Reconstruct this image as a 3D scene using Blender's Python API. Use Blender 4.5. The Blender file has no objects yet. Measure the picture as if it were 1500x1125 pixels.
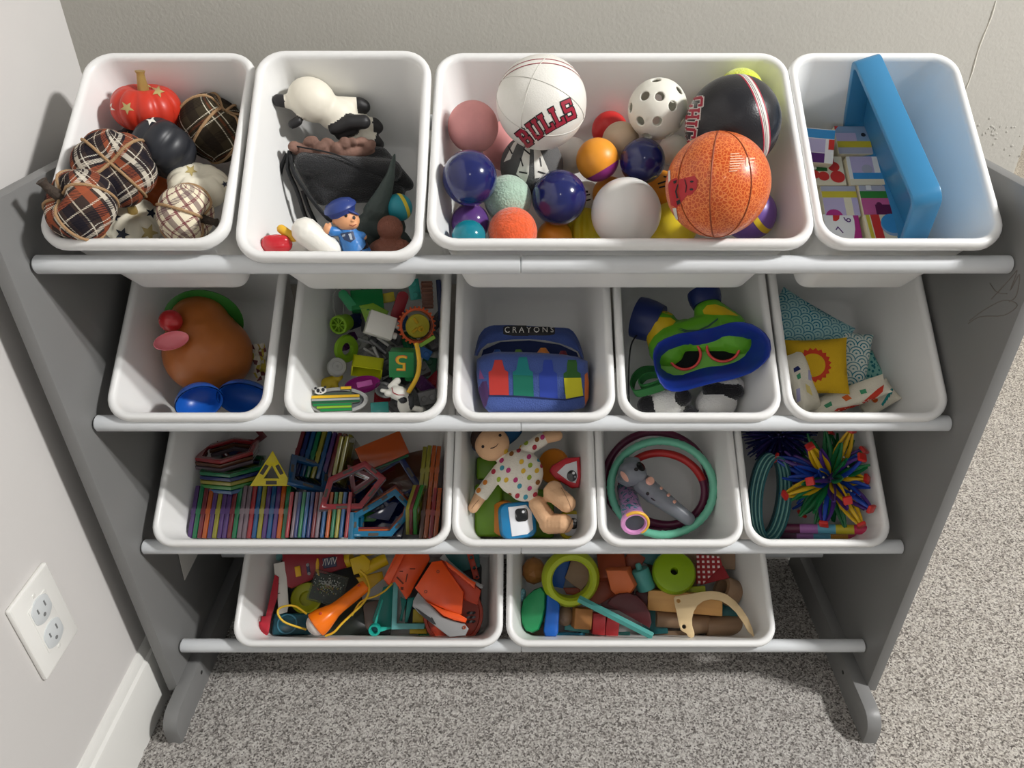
import bpy, bmesh, math, random
from mathutils import Vector, Matrix, Euler
from mathutils.bvhtree import BVHTree
random.seed(7)
PI = math.pi
SC = bpy.context.scene
COL = SC.collection
# ------------------------------------------------------------------ camera
CAM_Z, PITCH, FPX, CX, CY = 0.992, math.radians(32.6), 1080.0, 765.0, 562.5
cd = bpy.data.cameras.new('camera'); cam = bpy.data.objects.new('camera', cd); COL.objects.link(cam)
cd.sensor_fit = 'HORIZONTAL'; cd.sensor_width = 36.0; cd.lens = 36.0 * FPX / 1500.0
cd.shift_x = -(CX - 750.0) / 1500.0; cd.clip_start = 0.02
cam.location = (0, 0, CAM_Z); cam.rotation_euler = (PI / 2 - PITCH, 0, 0)
SC.camera = cam
# ------------------------------------------------------------------ light
w = bpy.data.worlds.new('world'); SC.world = w; w.use_nodes = True
w.node_tree.nodes['Background'].inputs[0].default_value = (1.0, 0.995, 0.985, 1)
w.node_tree.nodes['Background'].inputs[1].default_value = 0.35
def lamp(name, loc, power, radius, col=(1, 0.985, 0.965)):
    l = bpy.data.lights.new(name, 'POINT'); l.energy = power; l.shadow_soft_size = radius; l.color = col
    o = bpy.data.objects.new(name, l); COL.objects.link(o); o.location = loc; return o
# a ceiling fixture with a cluster of small bulbs, off to the right of the rack
for i in range(6):
    lamp('ceiling_bulb', (2.05 + 0.13 * (i % 3), -0.05 + 0.16 * (i // 3), 2.36), 62.0, 0.035)
# weak fill light added behind the camera, no known lamp there
lamp('fill_light', (0.2, -1.6, 2.3), 6.0, 0.12)
# warm light added to brighten the carpet beyond the wall's outer corner
lamp('far_warm_fill', (1.6, 3.0, 2.2), 160.0, 0.10, (1, 0.86, 0.62))
vs = SC.view_settings
vs.view_transform = 'Standard'; vs.look = 'None'; vs.gamma = 1.0; vs.exposure = -0.10; vs.use_curve_mapping = False
# ------------------------------------------------------------------ materials
def lin(c):
    r = []
    for v in c[:3]:
        v = v / 255.0
        r.append(v / 12.92 if v <= 0.04045 else ((v + 0.055) / 1.055) ** 2.4)
    return (r[0], r[1], r[2], 1.0)
MATS = {}
def nt_new(name):
    m = bpy.data.materials.new(name); m.use_nodes = True
    return m, m.node_tree.nodes, m.node_tree.links, m.node_tree.nodes['Principled BSDF']
def P(name, col=None, rough=0.45, trans=0.0, alpha=1.0, metal=0.0, bump=0.0, bscale=300.0, sss=0.0, spec=0.5, sheen=0.0, vary=0.0, vscale=60.0, coat=0.0, ior=1.45):
    """plain procedural material, with optional fine relief and slight colour variation"""
    if name in MATS: return MATS[name]
    m, N, L, b = nt_new(name)
    b.inputs['Base Color'].default_value = lin(col); b.inputs['Roughness'].default_value = rough
    b.inputs['Metallic'].default_value = metal; b.inputs['Transmission Weight'].default_value = trans
    b.inputs['Alpha'].default_value = alpha; b.inputs['IOR'].default_value = ior
    b.inputs['Specular IOR Level'].default_value = spec; b.inputs['Coat Weight'].default_value = coat
    if sheen: b.inputs['Sheen Weight'].default_value = sheen
    if sss:
        b.inputs['Subsurface Weight'].default_value = sss; b.inputs['Subsurface Radius'].default_value = (0.01, 0.01, 0.01)
        b.inputs['Subsurface Scale'].default_value = 0.6
    tc = None
    if bump or vary:
        tc = N.new('ShaderNodeTexCoord')
    if bump:
        n = N.new('ShaderNodeTexNoise'); n.inputs['Scale'].default_value = bscale; n.inputs['Detail'].default_value = 3
        bp = N.new('ShaderNodeBump'); bp.inputs['Strength'].default_value = bump; bp.inputs['Distance'].default_value = 0.002
        L.new(tc.outputs['Object'], n.inputs['Vector']); L.new(n.outputs['Fac'], bp.inputs['Height']); L.new(bp.outputs['Normal'], b.inputs['Normal'])
    if vary:
        n = N.new('ShaderNodeTexNoise'); n.inputs['Scale'].default_value = vscale; n.inputs['Detail'].default_value = 4
        mx = N.new('ShaderNodeMixRGB'); mx.blend_type = 'MULTIPLY'; mx.inputs[0].default_value = 1.0
        mx.inputs[1].default_value = lin(col)
        rp = N.new('ShaderNodeMapRange'); rp.inputs['From Min'].default_value = 0.3; rp.inputs['From Max'].default_value = 0.7
        rp.inputs['To Min'].default_value = 1.0 - vary; rp.inputs['To Max'].default_value = 1.0 + vary
        L.new(tc.outputs['Object'], n.inputs['Vector']); L.new(n.outputs['Fac'], rp.inputs['Value']); L.new(rp.outputs['Result'], mx.inputs[2])
        L.new(mx.outputs[0], b.inputs['Base Color'])
    MATS[name] = m
    return m
def math_node(N, L, op, a, b=None, c=None):
    n = N.new('ShaderNodeMath'); n.operation = op
    for i, v in enumerate((a, b, c)):
        if v is None: continue
        if isinstance(v, (int, float)): n.inputs[i].default_value = v
        else: L.new(v, n.inputs[i])
    return n.outputs[0]
def mixc(N, L, fac, a, b):
    n = N.new('ShaderNodeMixRGB')
    for i, v in enumerate((fac, a, b)):
        if isinstance(v, (int, float)): n.inputs[i].default_value = v
        elif isinstance(v, tuple): n.inputs[i].default_value = v
        else: L.new(v, n.inputs[i])
    return n.outputs[0]
def wood(name, col, col2, scale=1.0):
    if name in MATS: return MATS[name]
    m, N, L, b = nt_new(name)
    tc = N.new('ShaderNodeTexCoord'); mp = N.new('ShaderNodeMapping'); mp.inputs['Scale'].default_value = (12 * scale, 90 * scale, 90 * scale)
    n = N.new('ShaderNodeTexNoise'); n.inputs['Scale'].default_value = 1.0; n.inputs['Detail'].default_value = 5; n.inputs['Distortion'].default_value = 0.6
    L.new(tc.outputs['Object'], mp.inputs[0]); L.new(mp.outputs[0], n.inputs['Vector'])
    L.new(mixc(N, L, n.outputs['Fac'], lin(col), lin(col2)), b.inputs['Base Color']); b.inputs['Roughness'].default_value = 0.5
    MATS[name] = m; return m
def plaid(name, base, stripes, period, rough=0.9, thin=None):
    """woven check on UV in metres: stripes = [(centre, half width, colour, strength)] in parts of the period, both ways"""
    m, N, L, b = nt_new(name)
    uv = N.new('ShaderNodeUVMap'); sp = N.new('ShaderNodeSeparateXYZ'); L.new(uv.outputs[0], sp.inputs[0])
    colr = lin(base)
    x = math_node(N, L, 'FRACT', math_node(N, L, 'MULTIPLY', sp.outputs[0], 1.0 / period))
    y = math_node(N, L, 'FRACT', math_node(N, L, 'MULTIPLY', sp.outputs[1], 1.0 / period))
    # the twill weave shows as fine diagonal dashes inside a stripe
    dg = math_node(N, L, 'FRACT', math_node(N, L, 'MULTIPLY', math_node(N, L, 'ADD', sp.outputs[0], sp.outputs[1]), 430.0))
    tw = math_node(N, L, 'GREATER_THAN', dg, 0.42)
    for k, co in enumerate((x, y)):
        for (c, hw, sc, st) in stripes:
            d = math_node(N, L, 'ABSOLUTE', math_node(N, L, 'SUBTRACT', co, c))
            f = math_node(N, L, 'LESS_THAN', d, hw)
            f = math_node(N, L, 'MULTIPLY', f, math_node(N, L, 'MULTIPLY', tw, st) if k else st * 0.8)
            colr = mixc(N, L, f, colr, lin(sc))
    L.new(colr, b.inputs['Base Color']); b.inputs['Roughness'].default_value = rough
    b.inputs['Specular IOR Level'].default_value = 0.15
    n = N.new('ShaderNodeTexNoise'); n.inputs['Scale'].default_value = 900
    bp = N.new('ShaderNodeBump'); bp.inputs['Strength'].default_value = 0.35; bp.inputs['Distance'].default_value = 0.001
    tc = N.new('ShaderNodeTexCoord'); L.new(tc.outputs['Object'], n.inputs['Vector']); L.new(n.outputs['Fac'], bp.inputs['Height']); L.new(bp.outputs['Normal'], b.inputs['Normal'])
    MATS[name] = m; return m
# ------------------------------------------------------------------ pixel rays
RC = Matrix(((1, 0, 0), (0, math.sin(PITCH), -math.cos(PITCH)), (0, math.cos(PITCH), math.sin(PITCH))))   # columns: right, up, back
CAMP = Vector((0, 0, CAM_Z))
def ray(px, py):
    return RC @ Vector(((px - CX) / FPX, -(py - CY) / FPX, -1.0))
def on_plane(px, py, p0, n):
    d = ray(px, py); t = (p0 - CAMP).dot(n) / d.dot(n)
    return CAMP + d * t, t / FPX
class Bin: pass
BINS = {}
def at(b, px, py, w=0.0):
    """world point of a pixel at height w over the bin's own floor, and metres per pixel there"""
    B = BINS[b]; return on_plane(px, py, B.O + B.N * (w + 0.006), B.N)
def fview(p, rot=None):
    z = (CAMP - p).normalized(); x = Vector((1, 0, 0)); x = (x - z * x.dot(z)).normalized(); y = z.cross(x)
    M = Matrix((x, y, z)).transposed().to_4x4(); M.translation = p
    return M @ (rot if rot is not None else Matrix.Identity(4))
def fbin(b, p, rot=None):
    M = BINS[b].M.copy(); M.translation = p
    return M @ (rot if rot is not None else Matrix.Identity(4))
def R(x=0, y=0, z=0):
    return Euler((math.radians(x), math.radians(y), math.radians(z)), 'XYZ').to_matrix().to_4x4()
def axis_to(v, spin=0):
    v = Vector(v).normalized(); q = Vector((0, 0, 1)).rotation_difference(v)
    return q.to_matrix().to_4x4() @ Matrix.Rotation(math.radians(spin), 4, 'Z')
# ------------------------------------------------------------------ objects
def tagp(o, label, cat, group=None, kind=None):
    if label: o['label'] = label
    if cat: o['category'] = cat
    if group: o['group'] = group
    if kind: o['kind'] = kind
    return o
def thing(name, label, cat, M, group=None):
    o = bpy.data.objects.new(name, None); COL.objects.link(o); o.matrix_world = M; o.empty_display_size = 0.02
    return tagp(o, label, cat, group)
def mesh_obj(name, me, mats, parent=None, M=None):
    if not isinstance(mats, (list, tuple)): mats = [mats]
    if len(me.materials) == 0:
        for m in mats: me.materials.append(m)
    o = bpy.data.objects.new(name, me); COL.objects.link(o)
    if parent is not None: o.parent = parent
    if M is not None:
        if parent is not None: o.matrix_local = M
        else: o.matrix_world = M
    return o
def fin(bm, name='m', smooth=40):
    me = bpy.data.meshes.new(name); bmesh.ops.recalc_face_normals(bm, faces=bm.faces[:]); bm.to_mesh(me); bm.free()
    if smooth:
        me.shade_smooth(); me.set_sharp_from_angle(angle=math.radians(smooth))
    return me
def xf(bm, geom_verts, M):
    bmesh.ops.transform(bm, matrix=M, verts=geom_verts)
def b_box(bm, s, M=None, bev=0.0, seg=2, mi=0):
    r = bmesh.ops.create_cube(bm, size=1.0); vs_ = r['verts']
    bmesh.ops.scale(bm, vec=s, verts=vs_)
    fs = set(f for v in vs_ for f in v.link_faces)
    if bev > 0:
        es = list(set(e for v in vs_ for e in v.link_edges))
        rr = bmesh.ops.bevel(bm, geom=es, offset=bev, segments=seg, profile=0.5, affect='EDGES')
        vs_ = list(set(rr['verts']) | set(v for v in vs_ if v.is_valid)); 
        vs_ = [v for v in vs_ if v.is_valid]
        fs = set(f for v in vs_ for f in v.link_faces)
    for f in fs: f.material_index = mi
    if M is not None: xf(bm, vs_, M)
    return vs_
def m_box(s, bev=0.001, seg=2, M=None):
    bm = bmesh.new(); b_box(bm, s, M, bev, seg); return fin(bm)
def b_lathe(bm, prof, seg=24, M=None, mi=0, closed=False, rfun=None):
    """prof: [(r, z)] turned round z"""
    rings = []
    for (r, z) in prof:
        if r < 1e-6: rings.append([bm.verts.new((0, 0, z))])
        else:
            rings.append([bm.verts.new(((r * (rfun(2 * PI * k / seg, r, z) if rfun else 1)) * math.cos(2 * PI * k / seg), (r * (rfun(2 * PI * k / seg, r, z) if rfun else 1)) * math.sin(2 * PI * k / seg), z)) for k in range(seg)])
    prs = list(zip(rings[:-1], rings[1:]))
    if closed: prs.append((rings[-1], rings[0]))
    for a, c in prs:
        for k in range(seg):
            k2 = (k + 1) % seg
            if len(a) == 1 and len(c) == 1: continue
            if len(a) == 1: f = bm.faces.new((a[0], c[k], c[k2]))
            elif len(c) == 1: f = bm.faces.new((a[k], a[k2], c[0]))
            else: f = bm.faces.new((a[k], a[k2], c[k2], c[k]))
            f.material_index = mi
    vs_ = [v for r_ in rings for v in r_]
    if M is not None: xf(bm, vs_, M)
    return vs_
def m_lathe(prof, seg=24, M=None, closed=False, smooth=40, rfun=None):
    bm = bmesh.new(); b_lathe(bm, prof, seg, M, 0, closed, rfun); return fin(bm, smooth=smooth)
def b_tube(bm, pts, rad, seg=8, closed=False, mi=0, cap=True, flat=1.0):
    pts = [Vector(p) for p in pts]; n = len(pts)
    rads = rad if isinstance(rad, (list, tuple)) else [rad] * n
    rings = []; up = None
    for i in range(n):
        if closed: t = pts[(i + 1) % n] - pts[i - 1]
        else: t = pts[min(i + 1, n - 1)] - pts[max(i - 1, 0)]
        t.normalize()
        if up is None:
            up = Vector((0, 0, 1)) if abs(t.z) < 0.9 else Vector((1, 0, 0))
        s = t.cross(up)
        if s.length < 1e-6: s = t.orthogonal()
        s.normalize(); up = s.cross(t).normalized()
        rings.append([bm.verts.new(pts[i] + (s * math.cos(2 * PI * k / seg) + up * (flat * math.sin(2 * PI * k / seg))) * rads[i]) for k in range(seg)])
    prs = list(zip(rings[:-1], rings[1:]))
    if closed: prs.append((rings[-1], rings[0]))
    for a, c in prs:
        for k in range(seg):
            k2 = (k + 1) % seg
            f = bm.faces.new((a[k], c[k], c[k2], a[k2])); f.material_index = mi
    if cap and not closed:
        f = bm.faces.new(rings[0]); f.material_index = mi
        f = bm.faces.new(list(reversed(rings[-1]))); f.material_index = mi
    return [v for r_ in rings for v in r_]
def m_tube(pts, rad, seg=8, closed=False, flat=1.0):
    bm = bmesh.new(); b_tube(bm, pts, rad, seg, closed, flat=flat); return fin(bm, smooth=50)
def spline(pts, n=8, closed=False):
    pts = [Vector(p) for p in pts]; out = []; m = len(pts)
    rng = range(m if closed else m - 1)
    for i in rng:
        if closed: p0, p1, p2, p3 = pts[i - 1], pts[i], pts[(i + 1) % m], pts[(i + 2) % m]
        else: p0, p1, p2, p3 = pts[max(i - 1, 0)], pts[i], pts[i + 1], pts[min(i + 2, m - 1)]
        for k in range(n):
            t = k / n
            out.append(0.5 * ((2 * p1) + (p2 - p0) * t + (2 * p0 - 5 * p1 + 4 * p2 - p3) * t * t + (3 * p1 - p0 - 3 * p2 + p3) * t ** 3))
    if not closed: out.append(pts[-1])
    return out
def b_prism(bm, pts, t, bev=0.0, M=None, mi=0, holes=()):
    """outline in xy extruded from z=0 to t; holes are outlines too"""
    loops = [pts] + list(holes); allv = []; topedges = []
    es = []; 
    for lp in loops:
        vs_ = [bm.verts.new((p[0], p[1], 0)) for p in lp]; allv += vs_
        for i in range(len(vs_)): es.append(bm.edges.new((vs_[i - 1], vs_[i])))
    fr = bmesh.ops.triangle_fill(bm, use_beauty=True, use_dissolve=False, edges=es) if holes else None
    faces = [f for f in fr['geom'] if isinstance(f, bmesh.types.BMFace)] if fr else [bm.faces.new(allv)]
    ex = bmesh.ops.extrude_face_region(bm, geom=faces)
    nv = [g for g in ex['geom'] if isinstance(g, bmesh.types.BMVert)]
    bmesh.ops.translate(bm, vec=(0, 0, t), verts=nv)
    vs_ = allv + nv
    fs = set(f for v in vs_ for f in v.link_faces)
    for f in fs: f.material_index = mi
    if bev > 0:
        nvs = set(nv); avs = set(allv)
        sharp = [e for e in set(e for v in vs_ for e in v.link_edges) if len(e.link_faces) == 2 and e.calc_face_angle(0) > 0.9 and ((e.verts[0] in nvs) == (e.verts[1] in nvs))]
        rr = bmesh.ops.bevel(bm, geom=sharp, offset=bev, segments=2, profile=0.5, affect='EDGES')
        vs_ = [v for v in set(vs_) | set(rr['verts']) if v.is_valid]
        for v in vs_:
            for f in v.link_faces: f.material_index = mi
    if M is not None: xf(bm, vs_, M)
    return vs_
def m_prism(pts, t, bev=0.0, M=None, holes=(), smooth=35):
    bm = bmesh.new(); b_prism(bm, pts, t, bev, M, 0, holes); return fin(bm, smooth=smooth)
def rrect(w_, h_, r, seg=4):
    out = []
    for (sx, sy, a0) in ((1, 1, 0), (-1, 1, 90), (-1, -1, 180), (1, -1, 270)):
        for k in range(seg + 1):
            a = math.radians(a0 + 90.0 * k / seg)
            out.append((sx * (w_ / 2 - r) + r * math.cos(a), sy * (h_ / 2 - r) + r * math.sin(a)))
    return out
def ngon(r, n, a0=0, ry=None):
    return [(r * math.cos(a0 + 2 * PI * k / n), (ry or r) * math.sin(a0 + 2 * PI * k / n)) for k in range(n)]
def star2d(r, n=5, inner=0.42, a0=90):
    return [((r if k % 2 == 0 else r * inner) * math.cos(math.radians(a0 + 180.0 * k / n)), (r if k % 2 == 0 else r * inner) * math.sin(math.radians(a0 + 180.0 * k / n))) for k in range(2 * n)]
def m_sphere(r, sub=4, sc=(1, 1, 1), disp=None):
    bm = bmesh.new(); bmesh.ops.create_icosphere(bm, subdivisions=sub, radius=r)
    if disp:
        for v in bm.verts: v.co = v.co * disp(v.co.normalized())
    bmesh.ops.scale(bm, vec=sc, verts=bm.verts); return fin(bm, smooth=60)
def blob(prims, voxel, smooth=3, name='m'):
    """one continuous skin over ellipsoids ('e', centre, radii, euler deg, material) and capsules ('c', a, b, ra, rb, material)"""
    bm = bmesh.new()
    for p in prims:
        if p[0] == 'e':
            M = Matrix.Translation(p[1]) @ R(*(p[3] or (0, 0, 0))) @ Matrix.Diagonal((*p[2], 1))
            r_ = bmesh.ops.create_icosphere(bm, subdivisions=3, radius=1.0); xf(bm, r_['verts'], M)
        else:
            a, c = Vector(p[1]), Vector(p[2]); n = max(3, int((c - a).length / (0.45 * min(p[3], p[4]))) + 1)
            for k in range(n + 1):
                t = k / n; r_ = bmesh.ops.create_icosphere(bm, subdivisions=2, radius=p[3] + (p[4] - p[3]) * t)
                bmesh.ops.translate(bm, vec=a.lerp(c, t), verts=r_['verts'])
    me = bpy.data.meshes.new('tmp'); bm.to_mesh(me); bm.free()
    o = bpy.data.objects.new('tmp', me); COL.objects.link(o)
    md = o.modifiers.new('r', 'REMESH'); md.mode = 'VOXEL'; md.voxel_size = voxel; md.use_smooth_shade = True
    dg = bpy.context.evaluated_depsgraph_get(); dg.update()
    out = bpy.data.meshes.new_from_object(o.evaluated_get(dg)); bpy.data.objects.remove(o); bpy.data.meshes.remove(me)
    bm = bmesh.new(); bm.from_mesh(out)
    for _ in range(smooth): bmesh.ops.smooth_vert(bm, verts=bm.verts, factor=0.5, use_axis_x=True, use_axis_y=True, use_axis_z=True)
    inv = []
    for p in prims:
        if p[0] == 'e': inv.append((Matrix.Translation(p[1]) @ R(*(p[3] or (0, 0, 0)))).inverted())
        else: inv.append(None)
    for f in bm.faces:
        c0 = f.calc_center_median(); best = 1e9; mi = 0
        for p, iv in zip(prims, inv):
            if p[0] == 'e':
                q = iv @ c0; k = Vector((q.x / p[2][0], q.y / p[2][1], q.z / p[2][2])).length; d = (k - 1) * min(p[2]); m_ = p[4]
            else:
                a, c = Vector(p[1]), Vector(p[2]); ab = c - a; t = max(0, min(1, (c0 - a).dot(ab) / max(ab.length_squared, 1e-12)))
                d = (c0 - (a + ab * t)).length - (p[3] + (p[4] - p[3]) * t); m_ = p[5]
            if d < best: best = d; mi = m_
        f.material_index = mi
    out.materials.clear()
    bm.to_mesh(out); bm.free(); out.shade_smooth()
    return out
def tess(polys, cell):
    bm = bmesh.new()
    for p in polys:
        bm.faces.new([bm.verts.new((q[0], q[1], 0)) for q in p])
    bmesh.ops.triangulate(bm, faces=bm.faces[:])
    for _ in range(6):
        es = [e for e in bm.edges if e.calc_length() > cell]
        if not es: break
        bmesh.ops.subdivide_edges(bm, edges=es, cuts=1, use_grid_fill=True)
        bmesh.ops.triangulate(bm, faces=bm.faces[:])
    return bm
BVH = {}
def decal(target, polys, F, mat, name, parent=None, off=0.0004, cell=0.004, bm=None, reach=0.3):
    """flat print laid on to a surface: outlines in the xy of frame F (in the target's own space) pushed along -z on to it"""
    key = target.data.name
    if key not in BVH:
        b0 = bmesh.new(); b0.from_mesh(target.data); BVH[key] = BVHTree.FromBMesh(b0); b0.free()
    bv = BVH[key]; bm = bm or tess(polys, cell); dz = -(F.to_3x3() @ Vector((0, 0, 1))).normalized(); dead = []
    for v in bm.verts:
        o = F @ v.co; hit, nrm, _, _ = bv.ray_cast(o, dz, reach)
        if hit is None: dead.append(v)
        else:
            if nrm.dot(dz) > 0: nrm = -nrm
            v.co = hit + nrm * off
    if dead: bmesh.ops.delete(bm, geom=dead, context='VERTS')
    if not bm.faces: bm.free(); return None
    me = bpy.data.meshes.new(name); bm.to_mesh(me); bm.free(); me.shade_smooth()
    return mesh_obj(name, me, mat, parent or target)
def text_bm(s, size, cell=0.003, align='CENTER'):
    cu = bpy.data.curves.new('t', 'FONT'); cu.body = s; cu.size = size; cu.align_x = align; cu.align_y = 'CENTER'; cu.resolution_u = 3
    o = bpy.data.objects.new('t', cu); COL.objects.link(o)
    dg = bpy.context.evaluated_depsgraph_get(); dg.update()
    me = bpy.data.meshes.new_from_object(o.evaluated_get(dg)); bpy.data.objects.remove(o)
    bm = bmesh.new(); bm.from_mesh(me); bpy.data.meshes.remove(me)
    bmesh.ops.triangulate(bm, faces=bm.faces[:])
    for _ in range(3):
        es = [e for e in bm.edges if e.calc_length() > cell]
        if not es: break
        bmesh.ops.subdivide_edges(bm, edges=es, cuts=1); bmesh.ops.triangulate(bm, faces=bm.faces[:])
    return bm
def copy_thing(o, M, label=None, parent=None):
    c = o.copy(); COL.objects.link(c); c.parent = parent
    if parent is None: c.matrix_world = M
    if label: c['label'] = label
    for ch in list(o.children): copy_thing(ch, None, None, c)
    return c
# ================================================================== room
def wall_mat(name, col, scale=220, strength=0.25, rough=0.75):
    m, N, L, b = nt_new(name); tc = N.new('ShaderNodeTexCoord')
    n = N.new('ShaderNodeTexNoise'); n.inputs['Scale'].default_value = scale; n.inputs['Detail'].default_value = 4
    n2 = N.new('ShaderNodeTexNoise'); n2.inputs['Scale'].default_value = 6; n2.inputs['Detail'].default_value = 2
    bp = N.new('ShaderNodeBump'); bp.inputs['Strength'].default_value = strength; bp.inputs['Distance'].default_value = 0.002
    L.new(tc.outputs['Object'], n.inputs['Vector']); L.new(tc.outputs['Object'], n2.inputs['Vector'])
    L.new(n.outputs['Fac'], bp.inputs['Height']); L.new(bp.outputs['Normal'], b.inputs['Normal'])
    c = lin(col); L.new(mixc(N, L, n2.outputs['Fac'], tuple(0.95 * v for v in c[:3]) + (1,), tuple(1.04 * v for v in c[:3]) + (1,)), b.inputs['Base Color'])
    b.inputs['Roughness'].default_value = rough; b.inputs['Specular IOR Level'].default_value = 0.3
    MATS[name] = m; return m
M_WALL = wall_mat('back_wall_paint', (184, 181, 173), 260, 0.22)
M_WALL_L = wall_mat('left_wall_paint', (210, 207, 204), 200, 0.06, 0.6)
M_TRIM = P('white_trim_paint', (228, 227, 222), 0.35)
WX, WY, WEND = -0.543, 0.972, 0.652
def struct(name, me, mat, M=None, parent=None):
    o = mesh_obj(name, me, mat, parent, M)
    if parent is None: o['kind'] = 'structure'
    return o
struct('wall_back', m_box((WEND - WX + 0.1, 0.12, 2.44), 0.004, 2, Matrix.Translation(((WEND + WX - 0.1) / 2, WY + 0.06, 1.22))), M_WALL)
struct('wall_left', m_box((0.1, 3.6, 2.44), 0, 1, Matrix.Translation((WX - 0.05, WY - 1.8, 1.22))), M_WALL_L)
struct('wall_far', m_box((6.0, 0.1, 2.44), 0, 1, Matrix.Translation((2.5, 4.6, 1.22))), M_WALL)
# carpet: a displaced, speckled pile
def carpet_mat():
    m, N, L, b = nt_new('speckled_carpet'); tc = N.new('ShaderNodeTexCoord')
    v = N.new('ShaderNodeTexVoronoi'); v.inputs['Scale'].default_value = 420
    n = N.new('ShaderNodeTexNoise'); n.inputs['Scale'].default_value = 370; n.inputs['Detail'].default_value = 4; n.inputs['Roughness'].default_value = 0.7
    for q in (v, n): L.new(tc.outputs['Object'], q.inputs['Vector'])
    cr = N.new('ShaderNodeValToRGB'); e = cr.color_ramp.elements
    e[0].position = 0.30; e[0].color = lin((104, 99, 95)); e[1].position = 0.66; e[1].color = lin((230, 226, 220))
    k = cr.color_ramp.elements.new(0.47); k.color = lin((184, 178, 172))
    sp = N.new('ShaderNodeSeparateColor'); L.new(v.outputs['Color'], sp.inputs[0])
    mx = math_node(N, L, 'ADD', math_node(N, L, 'MULTIPLY', n.outputs['Fac'], 0.62), math_node(N, L, 'MULTIPLY', sp.outputs[0], 0.38))
    L.new(mx, cr.inputs[0]); L.new(cr.outputs[0], b.inputs['Base Color'])
    b.inputs['Roughness'].default_value = 1.0; b.inputs['Specular IOR Level'].default_value = 0.05
    bp = N.new('ShaderNodeBump'); bp.inputs['Strength'].default_value = 1.0; bp.inputs['Distance'].default_value = 0.006
    L.new(n.outputs['Fac'], bp.inputs['Height']); L.new(bp.outputs['Normal'], b.inputs['Normal'])
    return m
M_CARPET = carpet_mat()
from mathutils import noise as mnoise
def carpet():
    x0, x1, y0, y1, st = -0.545, 1.35, 0.30, 1.10, 0.0042
    nx, ny = int((x1 - x0) / st), int((y1 - y0) / st)
    xs = [-0.645] + [x0 + st * i for i in range(nx + 1)] + [5.5]; ys = [-2.6] + [y0 + st * j for j in range(ny + 1)] + [4.65]
    V = []; F = []
    for j, y in enumerate(ys):
        for i, x in enumerate(xs):
            z = 0.0
            if 0 < i < nx + 2 and 0 < j < ny + 2:
                z = 0.0022 * mnoise.noise((x * 130, y * 130, 0.0)) + 0.0022 * mnoise.noise((x * 70, y * 70, 3.1)) + 0.0012 * random.uniform(-1, 1)
            V.append((x, y, z))
    nw = len(xs)
    for j in range(len(ys) - 1):
        for i in range(nw - 1):
            a = j * nw + i; F.append((a, a + 1, a + nw + 1, a + nw))
    me = bpy.data.meshes.new('floor'); me.from_pydata(V, [], F); me.update(); me.shade_smooth()
    struct('floor', me, M_CARPET)
carpet()
# baseboard along the left wall and behind the rack: a flat board with a stepped top
def baseboard(name, ln, M):
    prof = [(0, 0), (0.013, 0), (0.013, 0.092), (0.0115, 0.097), (0.0075, 0.1), (0.0065, 0.108), (0.004, 0.113), (0, 0.114)]
    struct(name, m_prism(prof, ln, 0), M_TRIM, M)
baseboard('baseboard_left', 3.5, Matrix.Translation((WX, WY, 0)) @ R(90, 0, 0))
baseboard('baseboard_back', WEND - WX, Matrix.Translation((WX, WY, 0)) @ Matrix(((0, 0, 1, 0), (-1, 0, 0, 0), (0, 1, 0, 0), (0, 0, 0, 1))))
# the scuffed plaster near the wall's end: a scratched seam and patch marks
M_SCR = P('bare_plaster', (222, 218, 206), 0.9)
def on_wall(px, py): return on_plane(px, py, Vector((0, WY, 0)), Vector((0, 1, 0)))[0]
pts = [on_wall(1459 - 44 * t + 1.2 * math.sin(9 * t), 1 + 128 * t) for t in [k / 10 for k in range(11)]]
scr = mesh_obj('plaster_scratch', m_tube(pts, [0.0007 + 0.0005 * abs(math.sin(k * 2.1)) for k in range(11)], 6), M_SCR)
scr['kind'] = 'structure'
bm = bmesh.new()
for k in range(26):
    q = on_wall(1432 + 64 * random.random(), 188 + random.uniform(-6, 10) if k < 16 else random.uniform(150, 235))
    bmesh.ops.create_icosphere(bm, subdivisions=1, radius=1.0, matrix=Matrix.Translation(q) @ Matrix.Diagonal((random.uniform(.0008, .003), .0006, random.uniform(.0008, .0025), 1)))
lm = mesh_obj('plaster_lumps', fin(bm), M_WALL); lm['kind'] = 'structure'
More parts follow.
